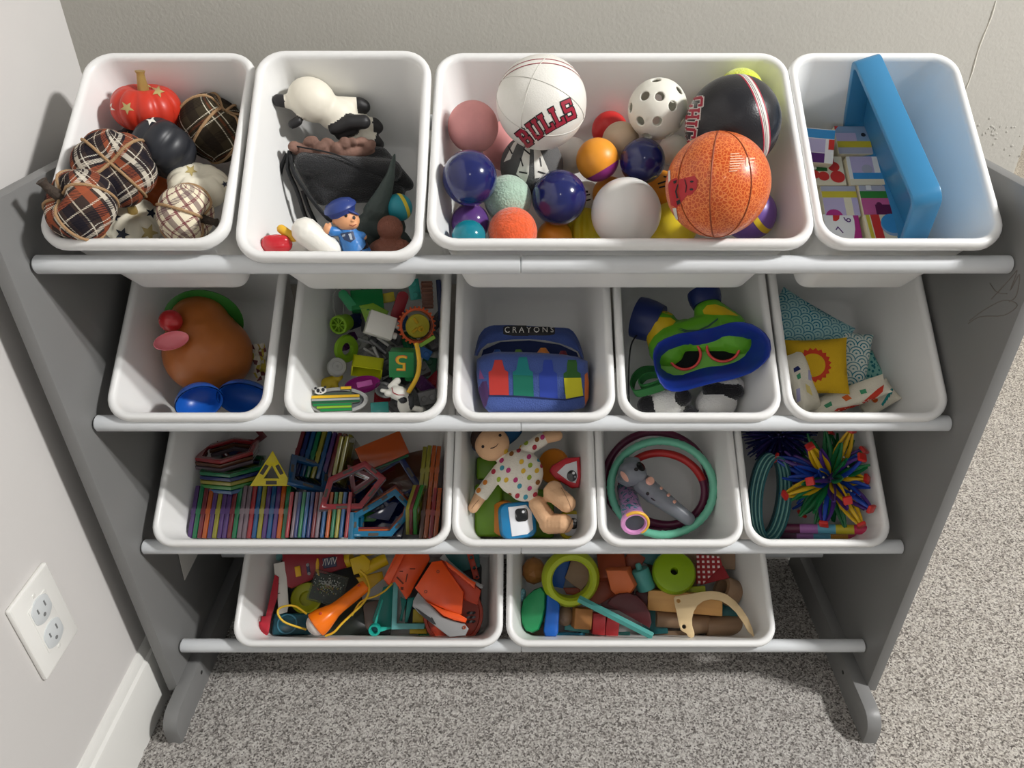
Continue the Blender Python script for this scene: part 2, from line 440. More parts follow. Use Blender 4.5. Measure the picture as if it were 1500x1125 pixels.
# outlet on the left wall
def outlet():
    c = Vector((WX, 0.5905 - 0.0, 0.0)); p1 = on_plane(61, 910, Vector((WX, 0, 0)), Vector((1, 0, 0)))[0]
    M = Matrix.Translation((WX, p1.y, p1.z)) @ Matrix(((0, 0, 1, 0), (-1, 0, 0, 0), (0, 1, 0, 0), (0, 0, 0, 1)))   # local x: towards camera (-Y), y: up, z: off the wall
    t = thing('wall_outlet', 'white duplex wall outlet on the left wall above the baseboard', 'outlet', M)
    mw = P('outlet_plastic', (238, 237, 232), 0.3); ms = P('outlet_insert', (212, 216, 217), 0.3); mk = P('slot_dark', (120, 122, 122), 0.6)
    bm = bmesh.new(); b_prism(bm, rrect(0.0715, 0.1155, 0.003, 3), 0.0058, 0.0022); mesh_obj('cover_plate', fin(bm), mw, t)
    mesh_obj('insert', m_prism(rrect(0.034, 0.069, 0.002, 3), 0.0066, 0.0004), mw, t)
    for s in (-1, 1):
        o = [(max(-0.0155, min(0.0155, 0.0178 * math.cos(a))), 0.0165 * math.sin(a) + s * 0.0195) for a in [2 * PI * k / 28 for k in range(28)]]
        f = mesh_obj('receptacle', m_prism(o, 0.0078, 0.0008), ms, t)
        for (x, y, w_, h_) in ((-0.0065, 0.0035, 0.0022, 0.0075), (0.0065, 0.0035, 0.0022, 0.0065)):
            mesh_obj('slot', m_prism([(x + a * w_ / 2, y + b * h_ / 2 + s * 0.0195) for a, b in ((-1, -1), (1, -1), (1, 1), (-1, 1))], 0.0080), mk, f)
        mesh_obj('ground_hole', m_prism([(p[0], p[1] - 0.0075 + s * 0.0195) for p in ngon(0.0024, 12)], 0.0080), mk, f)
    for s in (-1, 1):
        mesh_obj('screw', m_lathe([(0, 0.0068), (0.0022, 0.0066), (0.003, 0.0058), (0.003, 0.004)], 12, Matrix.Translation((0, s * 0.0415, 0))), P('screw_white', (225, 224, 218), 0.3), t)
outlet()
# ================================================================== rack
M_PANEL = P('grey_laminate', (122, 122, 121), 0.42, bump=0.05, bscale=500)
M_ROD = P('rail_plastic', (210, 213, 215), 0.28, coat=0.2)
ROD_Y, ROD_Z = 0.703, [0.688, 0.488, 0.288, 0.088]
TILT = [36.0, 37.0, 36.0, 33.5]; RIM_Z = [0.7155, 0.5025, 0.3055, 0.1095]; RIM_Y = [0.687, 0.690, 0.686, 0.684]
BLEN, BH = 0.250, 0.136
rack = thing('toy_rack', 'grey-sided toy storage rack with four tiers of white rails', 'storage rack', Matrix.Translation((0, 0.8, 0)))
def rpart(name, me, mat, parent=None):
    o = mesh_obj(name, me, mat, parent or rack)
    if parent is None: o.matrix_local = Matrix.Translation((0, -0.8, 0))
    return o
PY0, PY1 = 0.664, 0.944
for s in (-1, 1):
    outl = [(PY0, 0.038), (PY1, 0.038), (PY1, 0.762)] + [(PY0 + 0.03 - 0.03 * math.sin(a), 0.762 - 0.03 + 0.03 * math.cos(a)) for a in [PI / 2 * k / 5 for k in range(6)]]
    Mx = Matrix(((0, 0, 1, 0.5 if s > 0 else -0.515), (1, 0, 0, 0), (0, 1, 0, 0), (0, 0, 0, 1)))
    p = rpart('side_panel', m_prism(outl, 0.015, 0.001, Mx), M_PANEL)
    fo = [(0.606, 0.0), (0.95, 0.0), (0.95, 0.05), (0.632, 0.05)] + [(0.606 + 0.026 - 0.026 * math.sin(a), 0.024 + 0.026 * math.cos(a)) for a in [PI / 2 * k / 6 for k in range(1, 7)]]
    Mx = Matrix(((0, 0, 1, 0.482 if s > 0 else -0.502), (1, 0, 0, 0), (0, 1, 0, -0.002), (0, 0, 0, 1)))
    f = rpart('foot', m_prism(fo, 0.020, 0.001, Mx), M_PANEL)
    rpart('screw_hole', m_lathe([(0, 0.0004), (0.003, 0.0004), (0.003, -0.004)], 12, Matrix.Translation((s * 0.482, 0.70, 0.030)) @ R(0, -90 * s, 0)), P('hole_dark', (40, 39, 38), 0.8), f)
for i in range(4):
    for s in (-1, 1):
        x0, x1 = (-0.4985, -0.002) if s < 0 else (-0.002, 0.4985)
        r = 0.0097 if s < 0 else 0.0093
        prof = [(0, 0), (r - 0.002, 0), (r, 0.002), (r, x1 - x0 - 0.0004), (r - 0.0006, x1 - x0), (0, x1 - x0)]
        M = Matrix.Translation((x0, ROD_Y, ROD_Z[i])) @ R(0, 90, 0)
        rpart('front_rail', m_lathe(prof, 28, M), M_ROD)
    a = math.radians(TILT[i]); by = RIM_Y[i] + 0.2378 * math.cos(a) + 0.1 * math.sin(a); bz = RIM_Z[i] + 0.2378 * math.sin(a) - 0.1 * math.cos(a)
    rpart('rear_rail', m_lathe([(0, 0), (0.0093, 0), (0.0093, 0.997), (0, 0.997)], 20, Matrix.Translation((-0.4985, by, bz)) @ R(0, 90, 0)), M_ROD)
rpart('back_brace', m_lathe([(0, 0), (0.0093, 0), (0.0093, 0.997), (0, 0.997)], 20, Matrix.Translation((-0.4985, 0.885, 0.094)) @ R(0, 90, 0)), M_ROD)
# crayon scribble on the inner face of the right panel and the paper tag on the left one
def on_x(px, py, x): return on_plane(px, py, Vector((x, 0, 0)), Vector((1, 0, 0)))[0]
M_SCRIB = P('brown_crayon', (118, 112, 106), 0.8)
for pl in ([(1420, 470), (1440, 455), (1470, 440), (1490, 447), (1470, 462), (1436, 464), (1418, 474)], [(1452, 438), (1478, 410), (1490, 396), (1480, 425), (1493, 402), (1489, 432), (1478, 442)], [(1450, 415), (1460, 428), (1475, 430)]):
    q = [on_x(a, b, 0.4996) for a, b in pl]
    rpart('crayon_mark', m_tube(spline(q, 4), 0.00045, 5), M_SCRIB)
q = [on_x(a, b, -0.4985) for a, b in ((260, 807), (291, 808), (270, 850))]
bm = bmesh.new(); vs_ = [bm.verts.new(v) for v in q] + [bm.verts.new(v + Vector((0.0008, 0, 0))) for v in q]
for f in ((0, 1, 2), (3, 5, 4), (0, 3, 4, 1), (1, 4, 5, 2), (2, 5, 3, 0)): bm.faces.new([vs_[k] for k in f])
tg = rpart('paper_tag', fin(bm), P('tag_paper', (205, 203, 198), 0.8)); tg['label'] = 'white printed paper tag'
# ================================================================== bins
M_BIN = P('white_bin_plastic', (232, 232, 230), 0.34, sss=0.0, coat=0.1)
def bin_mesh(W, Ln, H):
    def loop(a, b, r, z, seg=7): return [(x, y, z) for x, y in rrect(2 * a, 2 * b, r, seg)]
    A, B_ = W / 2, Ln / 2
    prof = [(-0.030, 0.012, -0.003), (-0.0275, 0.018, 0.0), (-0.0262, 0.020, 0.006), (-0.0085, 0.026, H - 0.0125), (-0.0012, 0.030, H - 0.0125), (0.0, 0.031, H - 0.0105), (0.0, 0.031, H - 0.0050), (-0.0010, 0.030, H - 0.0022), (-0.0026, 0.028, H - 0.0005),
            (-0.0046, 0.027, H), (-0.0072, 0.025, H - 0.0005), (-0.0092, 0.023, H - 0.0025), (-0.0102, 0.023, H - 0.006), (-0.0275, 0.019, 0.012), (-0.0295, 0.018, 0.0045), (-0.0345, 0.016, 0.0)]
    bm = bmesh.new(); rings = []
    for (o, r, z) in prof: rings.append([bm.verts.new(p) for p in loop(A + o, B_ + o, r, z)])
    for a, c in zip(rings[:-1], rings[1:]):
        n = len(a)
        for k in range(n): bm.faces.new((a[k], a[(k + 1) % n], c[(k + 1) % n], c[k]))
    bm.faces.new(rings[0]); bm.faces.new(rings[-1])
    return fin(bm, smooth=50)
BM_S, BM_L = bin_mesh(0.190, BLEN, BH), bin_mesh(0.390, BLEN, BH)
def add_bin(key, row, cx, large, label, ry=None, rz=None, tilt=None, yaw=0):
    a = math.radians(TILT[row] if tilt is None else tilt); B = Bin()
    F = Vector((cx, RIM_Y[row] if ry is None else ry, RIM_Z[row] if rz is None else rz))
    B.U, B.V, B.N = Vector((1, 0, 0)), Vector((0, math.cos(a), math.sin(a))), Vector((0, -math.sin(a), math.cos(a)))
    B.O = F + B.V * (BLEN / 2) - B.N * BH
    B.M = Matrix((B.U, B.V, B.N)).transposed().to_4x4()
    B.MW = Matrix.Translation(B.O) @ B.M; B.INV = B.MW.inverted(); B.W = 0.39 if large else 0.19
    B.hu, B.hv = B.W / 2 - 0.0285, BLEN / 2 - 0.0285; BINS[key] = B; B.items = []
    o = mesh_obj('storage_bin', BM_L if large else BM_S, M_BIN, None, B.MW @ R(0, 0, yaw))
    tagp(o, label, 'storage bin', 'white plastic bins on the rack')
add_bin('A', 0, -0.3890, False, 'small white bin of plaid and painted pumpkins on the top rail')
add_bin('B', 0, -0.1935, False, 'small white bin with the panda toy, black mesh bag and police figure', 0.6815, 0.7035, 41.0)
add_bin('C', 0, 0.0985, True, 'large white bin full of balls on the top rail')
add_bin('D', 0, 0.3880, False, 'small white bin with picture cubes and the blue wooden tray')
add_bin('E', 1, -0.3880, False, 'small white bin with the brown egg-shaped toy')
add_bin('F', 1, -0.1830, False, 'small white bin of mixed building bricks and little plastic toys')
add_bin('G', 1, 0.0135, False, 'small white bin with the blue crayon box bag')
add_bin('H', 1, 0.2065, False, 'small white bin with the blue and green goggle toy')
add_bin('I', 1, 0.4000, False, 'small white bin with the patterned bean bags')
add_bin('J', 2, -0.2875, True, 'large white bin of translucent magnetic tiles')
add_bin('K', 2, 0.0030, False, 'small white bin with the soft doll in a dotted shirt')
add_bin('L', 2, 0.1935, False, 'small white bin with coloured rings and the koala microphone')
add_bin('M', 2, 0.3845, False, 'small white bin with the expanding sphere and coiled bangles')
add_bin('N', 3, -0.2230, True, 'large white bin of plastic toys with the orange microphone on the bottom rail')
add_bin('O', 3, 0.1715, True, 'large white bin of wooden blocks on the bottom rail')
# ================================================================== helpers for the toys
def wall_cost(B, q, r):
    s = 0.0147 / 0.118; hu = B.hu + s * max(0, min(q.z, BH)); hv = B.hv + s * max(0, min(q.z, BH)); c = 0.0
    k = 1.0 if q.z - r < BH - 0.02 else 0.6
    c += max(0, abs(q.x) + k * r - hu) + max(0, abs(q.y) + k * r - hv)
    return c + max(0, r - q.z)
def drop(b, px, py, rpx, add=True, wmin=0.0, wmax=0.17):
    """deepest resting place along the pixel's ray for a round thing, clear of what lies there and of the bin's walls"""
    B = BINS[b]; best = None
    w_ = wmin
    while w_ < wmax:
        p, S = at(b, px, py, w_); r = rpx * S; q = B.INV @ p
        c = 4 * wall_cost(B, q, r)
        for (c2, r2) in B.items: c += max(0, r + r2 - (q - c2).length)
        c += 0.012 * w_
        if best is None or c < best[0]: best = (c, p, S, q, r)
        w_ += 0.002
    if add: B.items.append((best[3], best[4]))
    return best[1], best[2]
def vdecal(root, target, polys, S, mat, name='print', off=0.0004, cell=0.003, bm=None, M=None):
    """print given in pixels about the thing's centre as the picture shows it"""
    Wm = M or root.matrix_world
    p = Wm.translation; F = Wm.inverted() @ fview(p) @ Matrix.Translation((0, 0, 0.2))
    pp = [[(x * S, -y * S) for x, y in pl] for pl in polys] if polys else None
    return decal(target, pp, F, mat, name, root, off, cell, bm, 0.4)
def rot2(pts, a, ox=0, oy=0):
    c, s = math.cos(math.radians(a)), math.sin(math.radians(a))
    return [(ox + x * c - y * s, oy + x * s + y * c) for x, y in pts]
FONT = {'B': [(0, 0, 4, 1.2), (0, 5.8, 4, 7), (.6, 0, 1.9, 7), (3.4, .8, 4.7, 3.2), (3.2, 3.8, 4.5, 6.2), (1.5, 2.9, 4, 4.0)],
        'U': [(0, 5.8, 2.2, 7), (2.9, 5.8, 5.1, 7), (.5, .9, 1.7, 7), (3.4, .9, 4.6, 7), (1, 0, 4.1, 1.2)],
        'L': [(0, 0, 4.6, 1.2), (0, 5.8, 2.4, 7), (.6, 0, 1.9, 7), (3.5, 0, 4.6, 2.4)],
        'S': [(.3, 0, 4.4, 1.2), (.3, 5.8, 4.4, 7), (.3, 2.9, 4.4, 4.1), (.1, 3.4, 1.4, 6.4), (3.4, .6, 4.7, 3.6), (0, 0, .9, 2.2), (3.7, 4.8, 4.6, 7)],
        'C': [(.6, 0, 4.3, 1.2), (.6, 5.8, 4.3, 7), (0, .6, 1.3, 6.4), (3.5, .6, 4.6, 2.2), (3.5, 4.8, 4.6, 6.6)],
        'H': [(0, 0, 2, 1), (0, 6, 2, 7), (2.9, 0, 4.9, 1), (2.9, 6, 4.9, 7), (.4, 0, 1.6, 7), (3.3, 0, 4.5, 7), (1, 2.9, 4, 4.1)],
        'I': [(0, 0, 2.6, 1.1), (0, 5.9, 2.6, 7), (.7, 0, 1.9, 7)],
        'A': [(0, 0, 2, 1), (3, 0, 5, 1), (.5, 0, 1.7, 5.5), (3.3, 0, 4.5, 5.5), (1, 5.2, 4, 7), (1, 2.2, 4, 3.3)],
        'G': [(.6, 0, 4.3, 1.2), (.6, 5.8, 4.3, 7), (0, .6, 1.3, 6.4), (3.5, .6, 4.7, 3.4), (2.6, 2.5, 4.7, 3.6), (3.5, 4.8, 4.6, 6.6)],
        'O': [(.6, 0, 4.2, 1.2), (.6, 5.8, 4.2, 7), (0, .6, 1.3, 6.4), (3.5, .6, 4.8, 6.4)]}
def letter(ch, h, ang, ox, oy, grow=0.0, sx=1.0):
    k = h / 7.0; wd = max(r[2] for r in FONT[ch]); out = []
    for (a, b_, c, d) in FONT[ch]:
        a -= grow; b_ -= grow; c += grow; d += grow
        out.append(rot2([((x - wd / 2) * k * sx, -(y - 3.5) * k) for x, y in ((a, b_), (c, b_), (c, d), (a, d))], ang, ox, oy))
    return out
def ring_pts(r, n=40, M=None, z=0.0):
    M = M or Matrix.Identity(4)
    return [M @ Vector((r * math.cos(2 * PI * k / n), r * math.sin(2 * PI * k / n), z)) for k in range(n)]
# ================================================================== bin A: pumpkins
M_TWINE = P('jute_twine', (176, 142, 104), 0.9, bump=0.8, bscale=900)
M_GOLD = P('gold_glitter', (186, 158, 92), 0.35, metal=0.6, bump=0.8, bscale=1500)
M_STAR = P('gold_star_paint', (178, 160, 104), 0.5); M_STARK = P('navy_star_paint', (28, 34, 50), 0.5); M_STARW = P('white_star_paint', (225, 222, 212), 0.5)
M_TWIG = P('dark_twig', (66, 56, 48), 0.85, bump=0.8, bscale=300)
PL1 = plaid('brown_rust_plaid', (62, 50, 46), [(.22, .085, (156, 82, 54), .95), (.42, .05, (214, 206, 190), .95), (.55, .012, (220, 214, 200), 1), (.75, .10, (24, 24, 34), .9), (.93, .015, (200, 190, 172), 1)], 0.056)
PL2 = plaid('olive_brown_plaid', (62, 54, 40), [(.15, .014, (222, 216, 196), 1), (.26, .03, (112, 60, 38), .8), (.36, .014, (222, 216, 196), 1), (.75, .14, (34, 27, 24), .8)], 0.048)
PL3 = plaid('cream_maroon_plaid', (232, 222, 196), [(.2, .05, (112, 34, 52), .95), (.5, .10, (96, 66, 74), .9), (.8, .04, (112, 30, 50), 1)], 0.034)
def pumpkin(name, label, b, px, py, rpx, sq, axis, mat, ribs=9, depth=0.10, stem=None, stars=(), twine=0, spin=0, stem_len=0.55, stem_bend=0.0, drop_k=0.8, wmin=0.0):
    p, S = drop(b, px, py, rpx * drop_k, wmin=wmin); r0 = rpx * S
    t = thing(name, label, 'pumpkin', fview(p, axis_to(axis, spin)), 'little pumpkins in the bin')
    def surf(th, ph, grow=1.0):
        g = 1 - depth * (1 - abs(math.sin(ribs * th / 2))) ** 1.5
        x = r0 * math.sin(ph) ** 0.85 * g * grow; z = r0 * sq * math.cos(ph) * grow
        z -= math.copysign(1, math.cos(ph)) * 0.34 * r0 * sq * math.exp(-(math.sin(ph) / 0.34) ** 2)
        return Vector((x * math.cos(th), x * math.sin(th), z))
    nt, np_ = ribs * 8, 22; AX = axis_to(axis, spin).to_3x3()
    bm = bmesh.new(); uvl = bm.loops.layers.uv.new('UVMap'); g = []
    for j in range(np_ + 1):
        ph = 0.02 + (PI - 0.04) * j / np_; g.append([bm.verts.new(surf(2 * PI * i / nt, ph)) for i in range(nt)])
    for j in range(np_):
        for i in range(nt):
            f = bm.faces.new((g[j][i], g[j + 1][i], g[j + 1][(i + 1) % nt], g[j][(i + 1) % nt]))
            for lp in f.loops:
                d = (AX @ lp.vert.co).normalized(); uu, vv = math.atan2(d.x, d.z) * r0, math.asin(max(-1, min(1, d.y))) * r0
                lp[uvl].uv = (0.83 * uu + 0.55 * vv, -0.55 * uu + 0.83 * vv)
    bm.faces.new(g[0]); bm.faces.new(list(reversed(g[-1])))
    body = mesh_obj('body', fin(bm, smooth=80), mat, t)
    if stem:
        n = 7; sl = stem_len * r0; z0 = sq * r0 * 0.62
        pts = [(stem_bend * sl * (k / n) ** 2, 0, z0 + (sl + 0.1 * r0) * k / n) for k in range(n + 1)]
        mesh_obj('stem', m_tube(pts, [r0 * (0.17 - 0.07 * k / n + (0.05 if k == n else 0)) for k in range(n + 1)], 9), stem, t)
    for k in range(twine):
        th = 2 * PI * (k + 0.3) / (2 * twine); pts = []
        for j in range(33):
            a = 2 * PI * j / 32
            if a <= PI: pts.append(surf(th, max(0.08, min(PI - 0.08, a)), 1.02))
            else: pts.append(surf(th + PI, max(0.08, min(PI - 0.08, 2 * PI - a)), 1.02))
        mesh_obj('twine', m_tube(pts[:-1], 0.0016, 7, True), M_TWINE, t)
    for (dx, dy, r_, m_) in stars:
        vdecal(t, body, [rot2(star2d(r_), (dx * 7) % 40 - 20, dx, dy)], S, m_, 'star', 0.0005, 0.003)
    return t
CER = dict(rough=0.42)
M_RED = P('red_glaze', (196, 52, 34), 0.38); M_BLK = P('black_glaze', (36, 38, 44), 0.42); M_CRM = P('cream_glaze', (232, 226, 206), 0.42); M_ORG = P('orange_glaze', (190, 92, 36), 0.5)
pumpkin('painted_pumpkin', 'orange pumpkin mostly buried under the black and white pumpkins', 'A', 234, 284, 30, .75, (0, .6, .8), M_ORG, 9)
pumpkin('painted_pumpkin', 'small black pumpkin with a gold star tucked under the black pumpkin', 'A', 193, 212, 26, .75, (0, .6, .8), M_BLK, 9, stars=((-5, -12, 7, M_STAR),))
pumpkin('painted_pumpkin', 'red painted pumpkin with gold stars and a gold stem', 'A', 215, 158, 49, .70, (-.02, .97, .22), M_RED, 10, .10, M_GOLD, ((-25, 0, 9, M_STAR), (18, -22, 9, M_STAR), (-48, 0, 8, M_STARW), (5, -31, 7, M_STAR)), stem_len=.5)
pumpkin('painted_pumpkin', 'plain matte black pumpkin between the red and white ones', 'A', 240, 218, 45, .90, (.62, .72, -.25), M_BLK, 8, .10, None, ((-12, -40, 9, M_STARW), (-42, 2, 6, M_STARW)))
pumpkin('fabric_pumpkin', 'olive and brown plaid fabric pumpkin tied with twine', 'A', 313, 188, 50, .92, (.55, .75, .35), PL2, 6, .07, None, (), 3, 20)
pumpkin('painted_pumpkin', 'cream painted pumpkin with one gold star on top', 'A', 292, 272, 44, .62, (.05, .85, .5), M_CRM, 10, .12, None, ((-9, -21, 9, M_STAR), (34, -2, 5, M_STARK)), wmin=0.052)
pumpkin('painted_pumpkin', 'cream pumpkin with navy and gold stars and a gold stem', 'A', 196, 326, 42, .72, (.02, .72, .7), M_CRM, 10, .12, M_GOLD, ((-16, 16, 10, M_STARK), (18, 14, 13, M_STAR), (-22, -8, 7, M_STARK), (24, -13, 8, M_STARK), (2, -32, 6, M_STAR)), stem_len=.55, stem_bend=-.4, wmin=0.05)
pumpkin('fabric_pumpkin', 'cream and maroon plaid fabric pumpkin with a dark twig stem', 'A', 272, 314, 44, .85, (.85, -.25, .45), PL3, 6, .08, M_TWIG, (), 2, 40, stem_len=.45, wmin=0.082)
pumpkin('fabric_pumpkin', 'rust plaid fabric pumpkin lying behind the one with a stem', 'A', 168, 247, 57, .78, (-.15, .25, .95), PL1, 6, .08, None, (), 2, 15)
pumpkin('fabric_pumpkin', 'rust plaid fabric pumpkin with a dark stem resting on the bin rim', 'A', 119, 301, 55, .78, (-.80, .42, .42), PL1, 6, .08, M_TWIG, (), 2, 75, stem_len=.5, stem_bend=.35)
# ================================================================== bin B
M_PW = P('ivory_rubber', (230, 224, 208), 0.5); M_PB = P('black_rubber', (34, 33, 34), 0.5)
def blob_thing(name, label, cat, b, px, py, w_, prims, mats, vox, rot=None, smooth=3, part='body'):
    """prims in pixels about (px, py), x right, y up, z towards the viewer"""
    p, S = at(b, px, py, w_); t = thing(name, label, cat, fview(p, rot))
    pr = []
    for q in prims:
        if q[0] == 'e': pr.append(('e', Vector(q[1]) * S, tuple(v * S for v in q[2]), q[3], q[4]))
        else: pr.append(('c', Vector(q[1]) * S, Vector(q[2]) * S, q[3] * S, q[4] * S, q[5]))
    body = mesh_obj(part, blob(pr, vox * S, smooth), mats, t)
    return t, body, S
t, body, S = blob_thing('panda_toy', 'white rubber panda toy with black ears and paws lying face down', 'toy animal', 'B', 480, 170, 0.078,
    [('e', (-20, 22, 4), (35, 31, 31), (0, 0, -25), 0), ('e', (12, 2, 0), (32, 25, 24), (0, 0, -25), 0), ('e', (36, -22, -8), (24, 19, 18), (0, 0, -25), 0),
     ('c', (-58, 20, 6), (-66, 21, 6), 9.5, 9.5, 1), ('c', (-50, 19, 6), (-57, 20, 6), 11, 9.5, 0), ('c', (-42, -7, 14), (-50, -11, 14), 7, 7, 1),
     ('c', (16, 16, -4), (44, 16, -6), 12, 11, 0), ('c', (46, 16, -6), (53, 13, -6), 11.5, 10.5, 1),
     ('c', (8, -18, 16), (30, -8, 20), 9, 11, 1), ('c', (30, -8, 20), (50, -8, 20), 11, 11, 1), ('c', (14, -28, 10), (36, -18, 14), 6, 8, 1),
     ('c', (48, -8, -8), (62, -12, -10), 12, 11, 0), ('c', (66, -12, -10), (71, -16, -10), 11, 10, 1), ('c', (44, -32, -4), (62, -34, -4), 12, 11, 0), ('c', (66, -36, -4), (70, -40, -4), 11, 10, 1)], [M_PW, M_PB], 2.2)
M_BARK = P('brown_rubber', (122, 92, 80), 0.8, bump=0.8, bscale=120, vary=0.3)
rnd = random.Random(3)
blob_thing('lumpy_toy', 'lumpy brown rubber toy poking out behind the black mesh bag', 'toy', 'B', 488, 213, 0.078,
    [('e', (0, -8, -4), (62, 12, 14), None, 0)] + [('e', (-55 + 12 * k, rnd.uniform(-4, 6), rnd.uniform(0, 9)), (rnd.uniform(7, 12), rnd.uniform(5, 10), 8), (0, 0, rnd.uniform(-50, 50)), 0) for k in range(10)], [M_BARK], 1.8, smooth=1)
M_MESH = P('black_mesh_cloth', (22, 23, 26), 0.75, bump=1.0, bscale=700, sheen=0.3)
t, body, S = blob_thing('mesh_bag', 'black mesh drawstring bag in front of the panda toy', 'bag', 'B', 512, 258, 0.045,
    [('e', (0, 0, 0), (72, 30, 34), (0, 0, -6), 0), ('c', (-74, 36, 4), (46, 30, 6), 9, 12, 0), ('c', (46, 28, 4), (84, -12, 2), 14, 10, 0), ('c', (-70, 30, 4), (-40, -26, 8), 12, 16, 0), ('c', (-36, -26, 8), (66, -24, 8), 14, 14, 0), ('c', (-60, 18, 22), (60, 8, 22), 16, 16, 0)], [M_MESH], 2.6, smooth=4)
M_CORD = P('black_cord', (24, 25, 27), 0.7)
for pl in ([(-80, 34, 18), (-84, 10, 22), (-74, -20, 24), (-66, -55, 14), (-60, -66, 6)], [(-80, 34, 18), (-76, 6, 28), (-62, -20, 30), (-46, -44, 28), (-30, -62, 24), (-26, -50, 24)], [(-66, -20, 24), (-60, -44, 22), (-52, -66, 12)], [(-84, 30, 16), (-96, 2, 10), (-92, -40, 4)]):
    mesh_obj('drawstring', m_tube([Vector(q) * S for q in spline(pl, 5)], 3.0 * S, 7), M_CORD, t)
mesh_obj('seam', m_tube([Vector(q) * S for q in spline([(-70, 40, 30), (-20, 30, 39), (10, 16, 40), (40, 2, 38), (76, -14, 20)], 6)], 1.1 * S, 6), M_CORD, t)
M_DINO = P('dark_green_rubber', (56, 68, 64), 0.55, bump=0.5, bscale=300)
blob_thing('horned_toy', 'dark green rubber dinosaur toy with a long curved tail sticking up', 'toy animal', 'B', 558, 318, 0.048,
    [('e', (-2, -14, -6), (38, 26, 24), None, 0), ('e', (-24, -34, -4), (22, 22, 18), None, 0), ('c', (-6, 6, 2), (6, 34, 6), 20, 12, 0), ('c', (6, 34, 6), (16, 58, 8), 12, 7, 0), ('c', (16, 58, 8), (23, 88, 8), 7, 2.2, 0), ('c', (30, -30, 4), (44, -48, 2), 10, 8, 0)], [M_DINO], 2.0, smooth=2)
def solid_ball(name, label, b, px, py, rpx, mat, sub=4, disp=None, rot=None, cat='ball', group=None, wmin=0.0):
    p, S = drop(b, px, py, rpx, wmin=wmin); t = thing(name, label, cat, fview(p, rot), group)
    body = mesh_obj('shell', m_sphere(rpx * S, sub, disp=disp), mat, t); return t, body, S
def band(t, body, S, rpx, n, h, mat, name='stripe', lift=1.006, off=0.0):
    """a painted stripe round the ball, in the plane with normal n; h = half height and off = distance from the centre, in parts of the radius"""
    Mx = axis_to(n); r = rpx * S * lift
    prof = [(r * math.sqrt(1 - z * z), r * z) for z in [off - h + 2 * h * k / 8 for k in range(9)]]
    return mesh_obj(name, m_lathe(prof, 48, Mx), mat, t)
M_TEAL = P('teal_rubber', (36, 138, 152), 0.4); M_YEL = P('yellow_paint', (214, 190, 44), 0.4)
t, body, S = solid_ball('ball', 'small teal ball with a yellow stripe beside the black bag', 'B', 584, 304, 20, M_TEAL, wmin=0.05)
band(t, body, S, 20, (.75, .30, -.2), .14, M_YEL, off=.35)
M_DUCK = P('brown_pebbled_rubber', (124, 74, 56), 0.55, bump=0.9, bscale=420)
t, body, S = blob_thing('rubber_duck', 'brown pebbled rubber duck facing away in front of the dinosaur', 'toy animal', 'B', 572, 352, 0.052,
    [('e', (0, 17, 2), (19, 19, 19), None, 0), ('e', (0, -16, -2), (34, 21, 26), None, 0), ('e', (0, -4, 0), (15, 12, 14), None, 0), ('e', (10, -6, 10), (16, 7, 8), (0, 0, 10), 0), ('e', (0, 16, -20), (8, 5, 8), None, 0)], [M_DUCK], 1.6)
M_EGG = P('white_plastic_egg', (232, 229, 220), 0.35)
blob_thing('plastic_egg', 'small white plastic egg under the long white capsule', 'toy egg', 'B', 438, 364, 0.040, [('e', (0, 0, 0), (21, 18, 18), None, 0)], [M_EGG], 1.6)
blob_thing('plastic_capsule', 'long white plastic capsule leaning on the police figure', 'toy', 'B', 462, 349, 0.086, [('c', (-13, 10, 0), (20, -17, -6), 21, 19, 0)], [M_EGG], 1.8)
M_REDP = P('glossy_red_plastic', (186, 34, 44), 0.25, coat=0.4)
t, body, S = blob_thing('red_toy', 'shiny red rounded toy with a yellow handle in the bin corner', 'toy', 'B', 405, 356, 0.088, [('e', (0, -2, 0), (23, 15, 17), None, 0), ('e', (-9, 3, 6), (11, 9, 9), None, 0), ('e', (9, 3, 6), (11, 9, 9), None, 0)], [M_REDP], 1.5)
mesh_obj('handle', blob([('c', Vector((8, 20, 0)) * S, Vector((24, 8, 2)) * S, 7 * S, 7 * S, 0)], 1.2 * S), P('glossy_yellow_plastic', (220, 172, 50), 0.3), t)
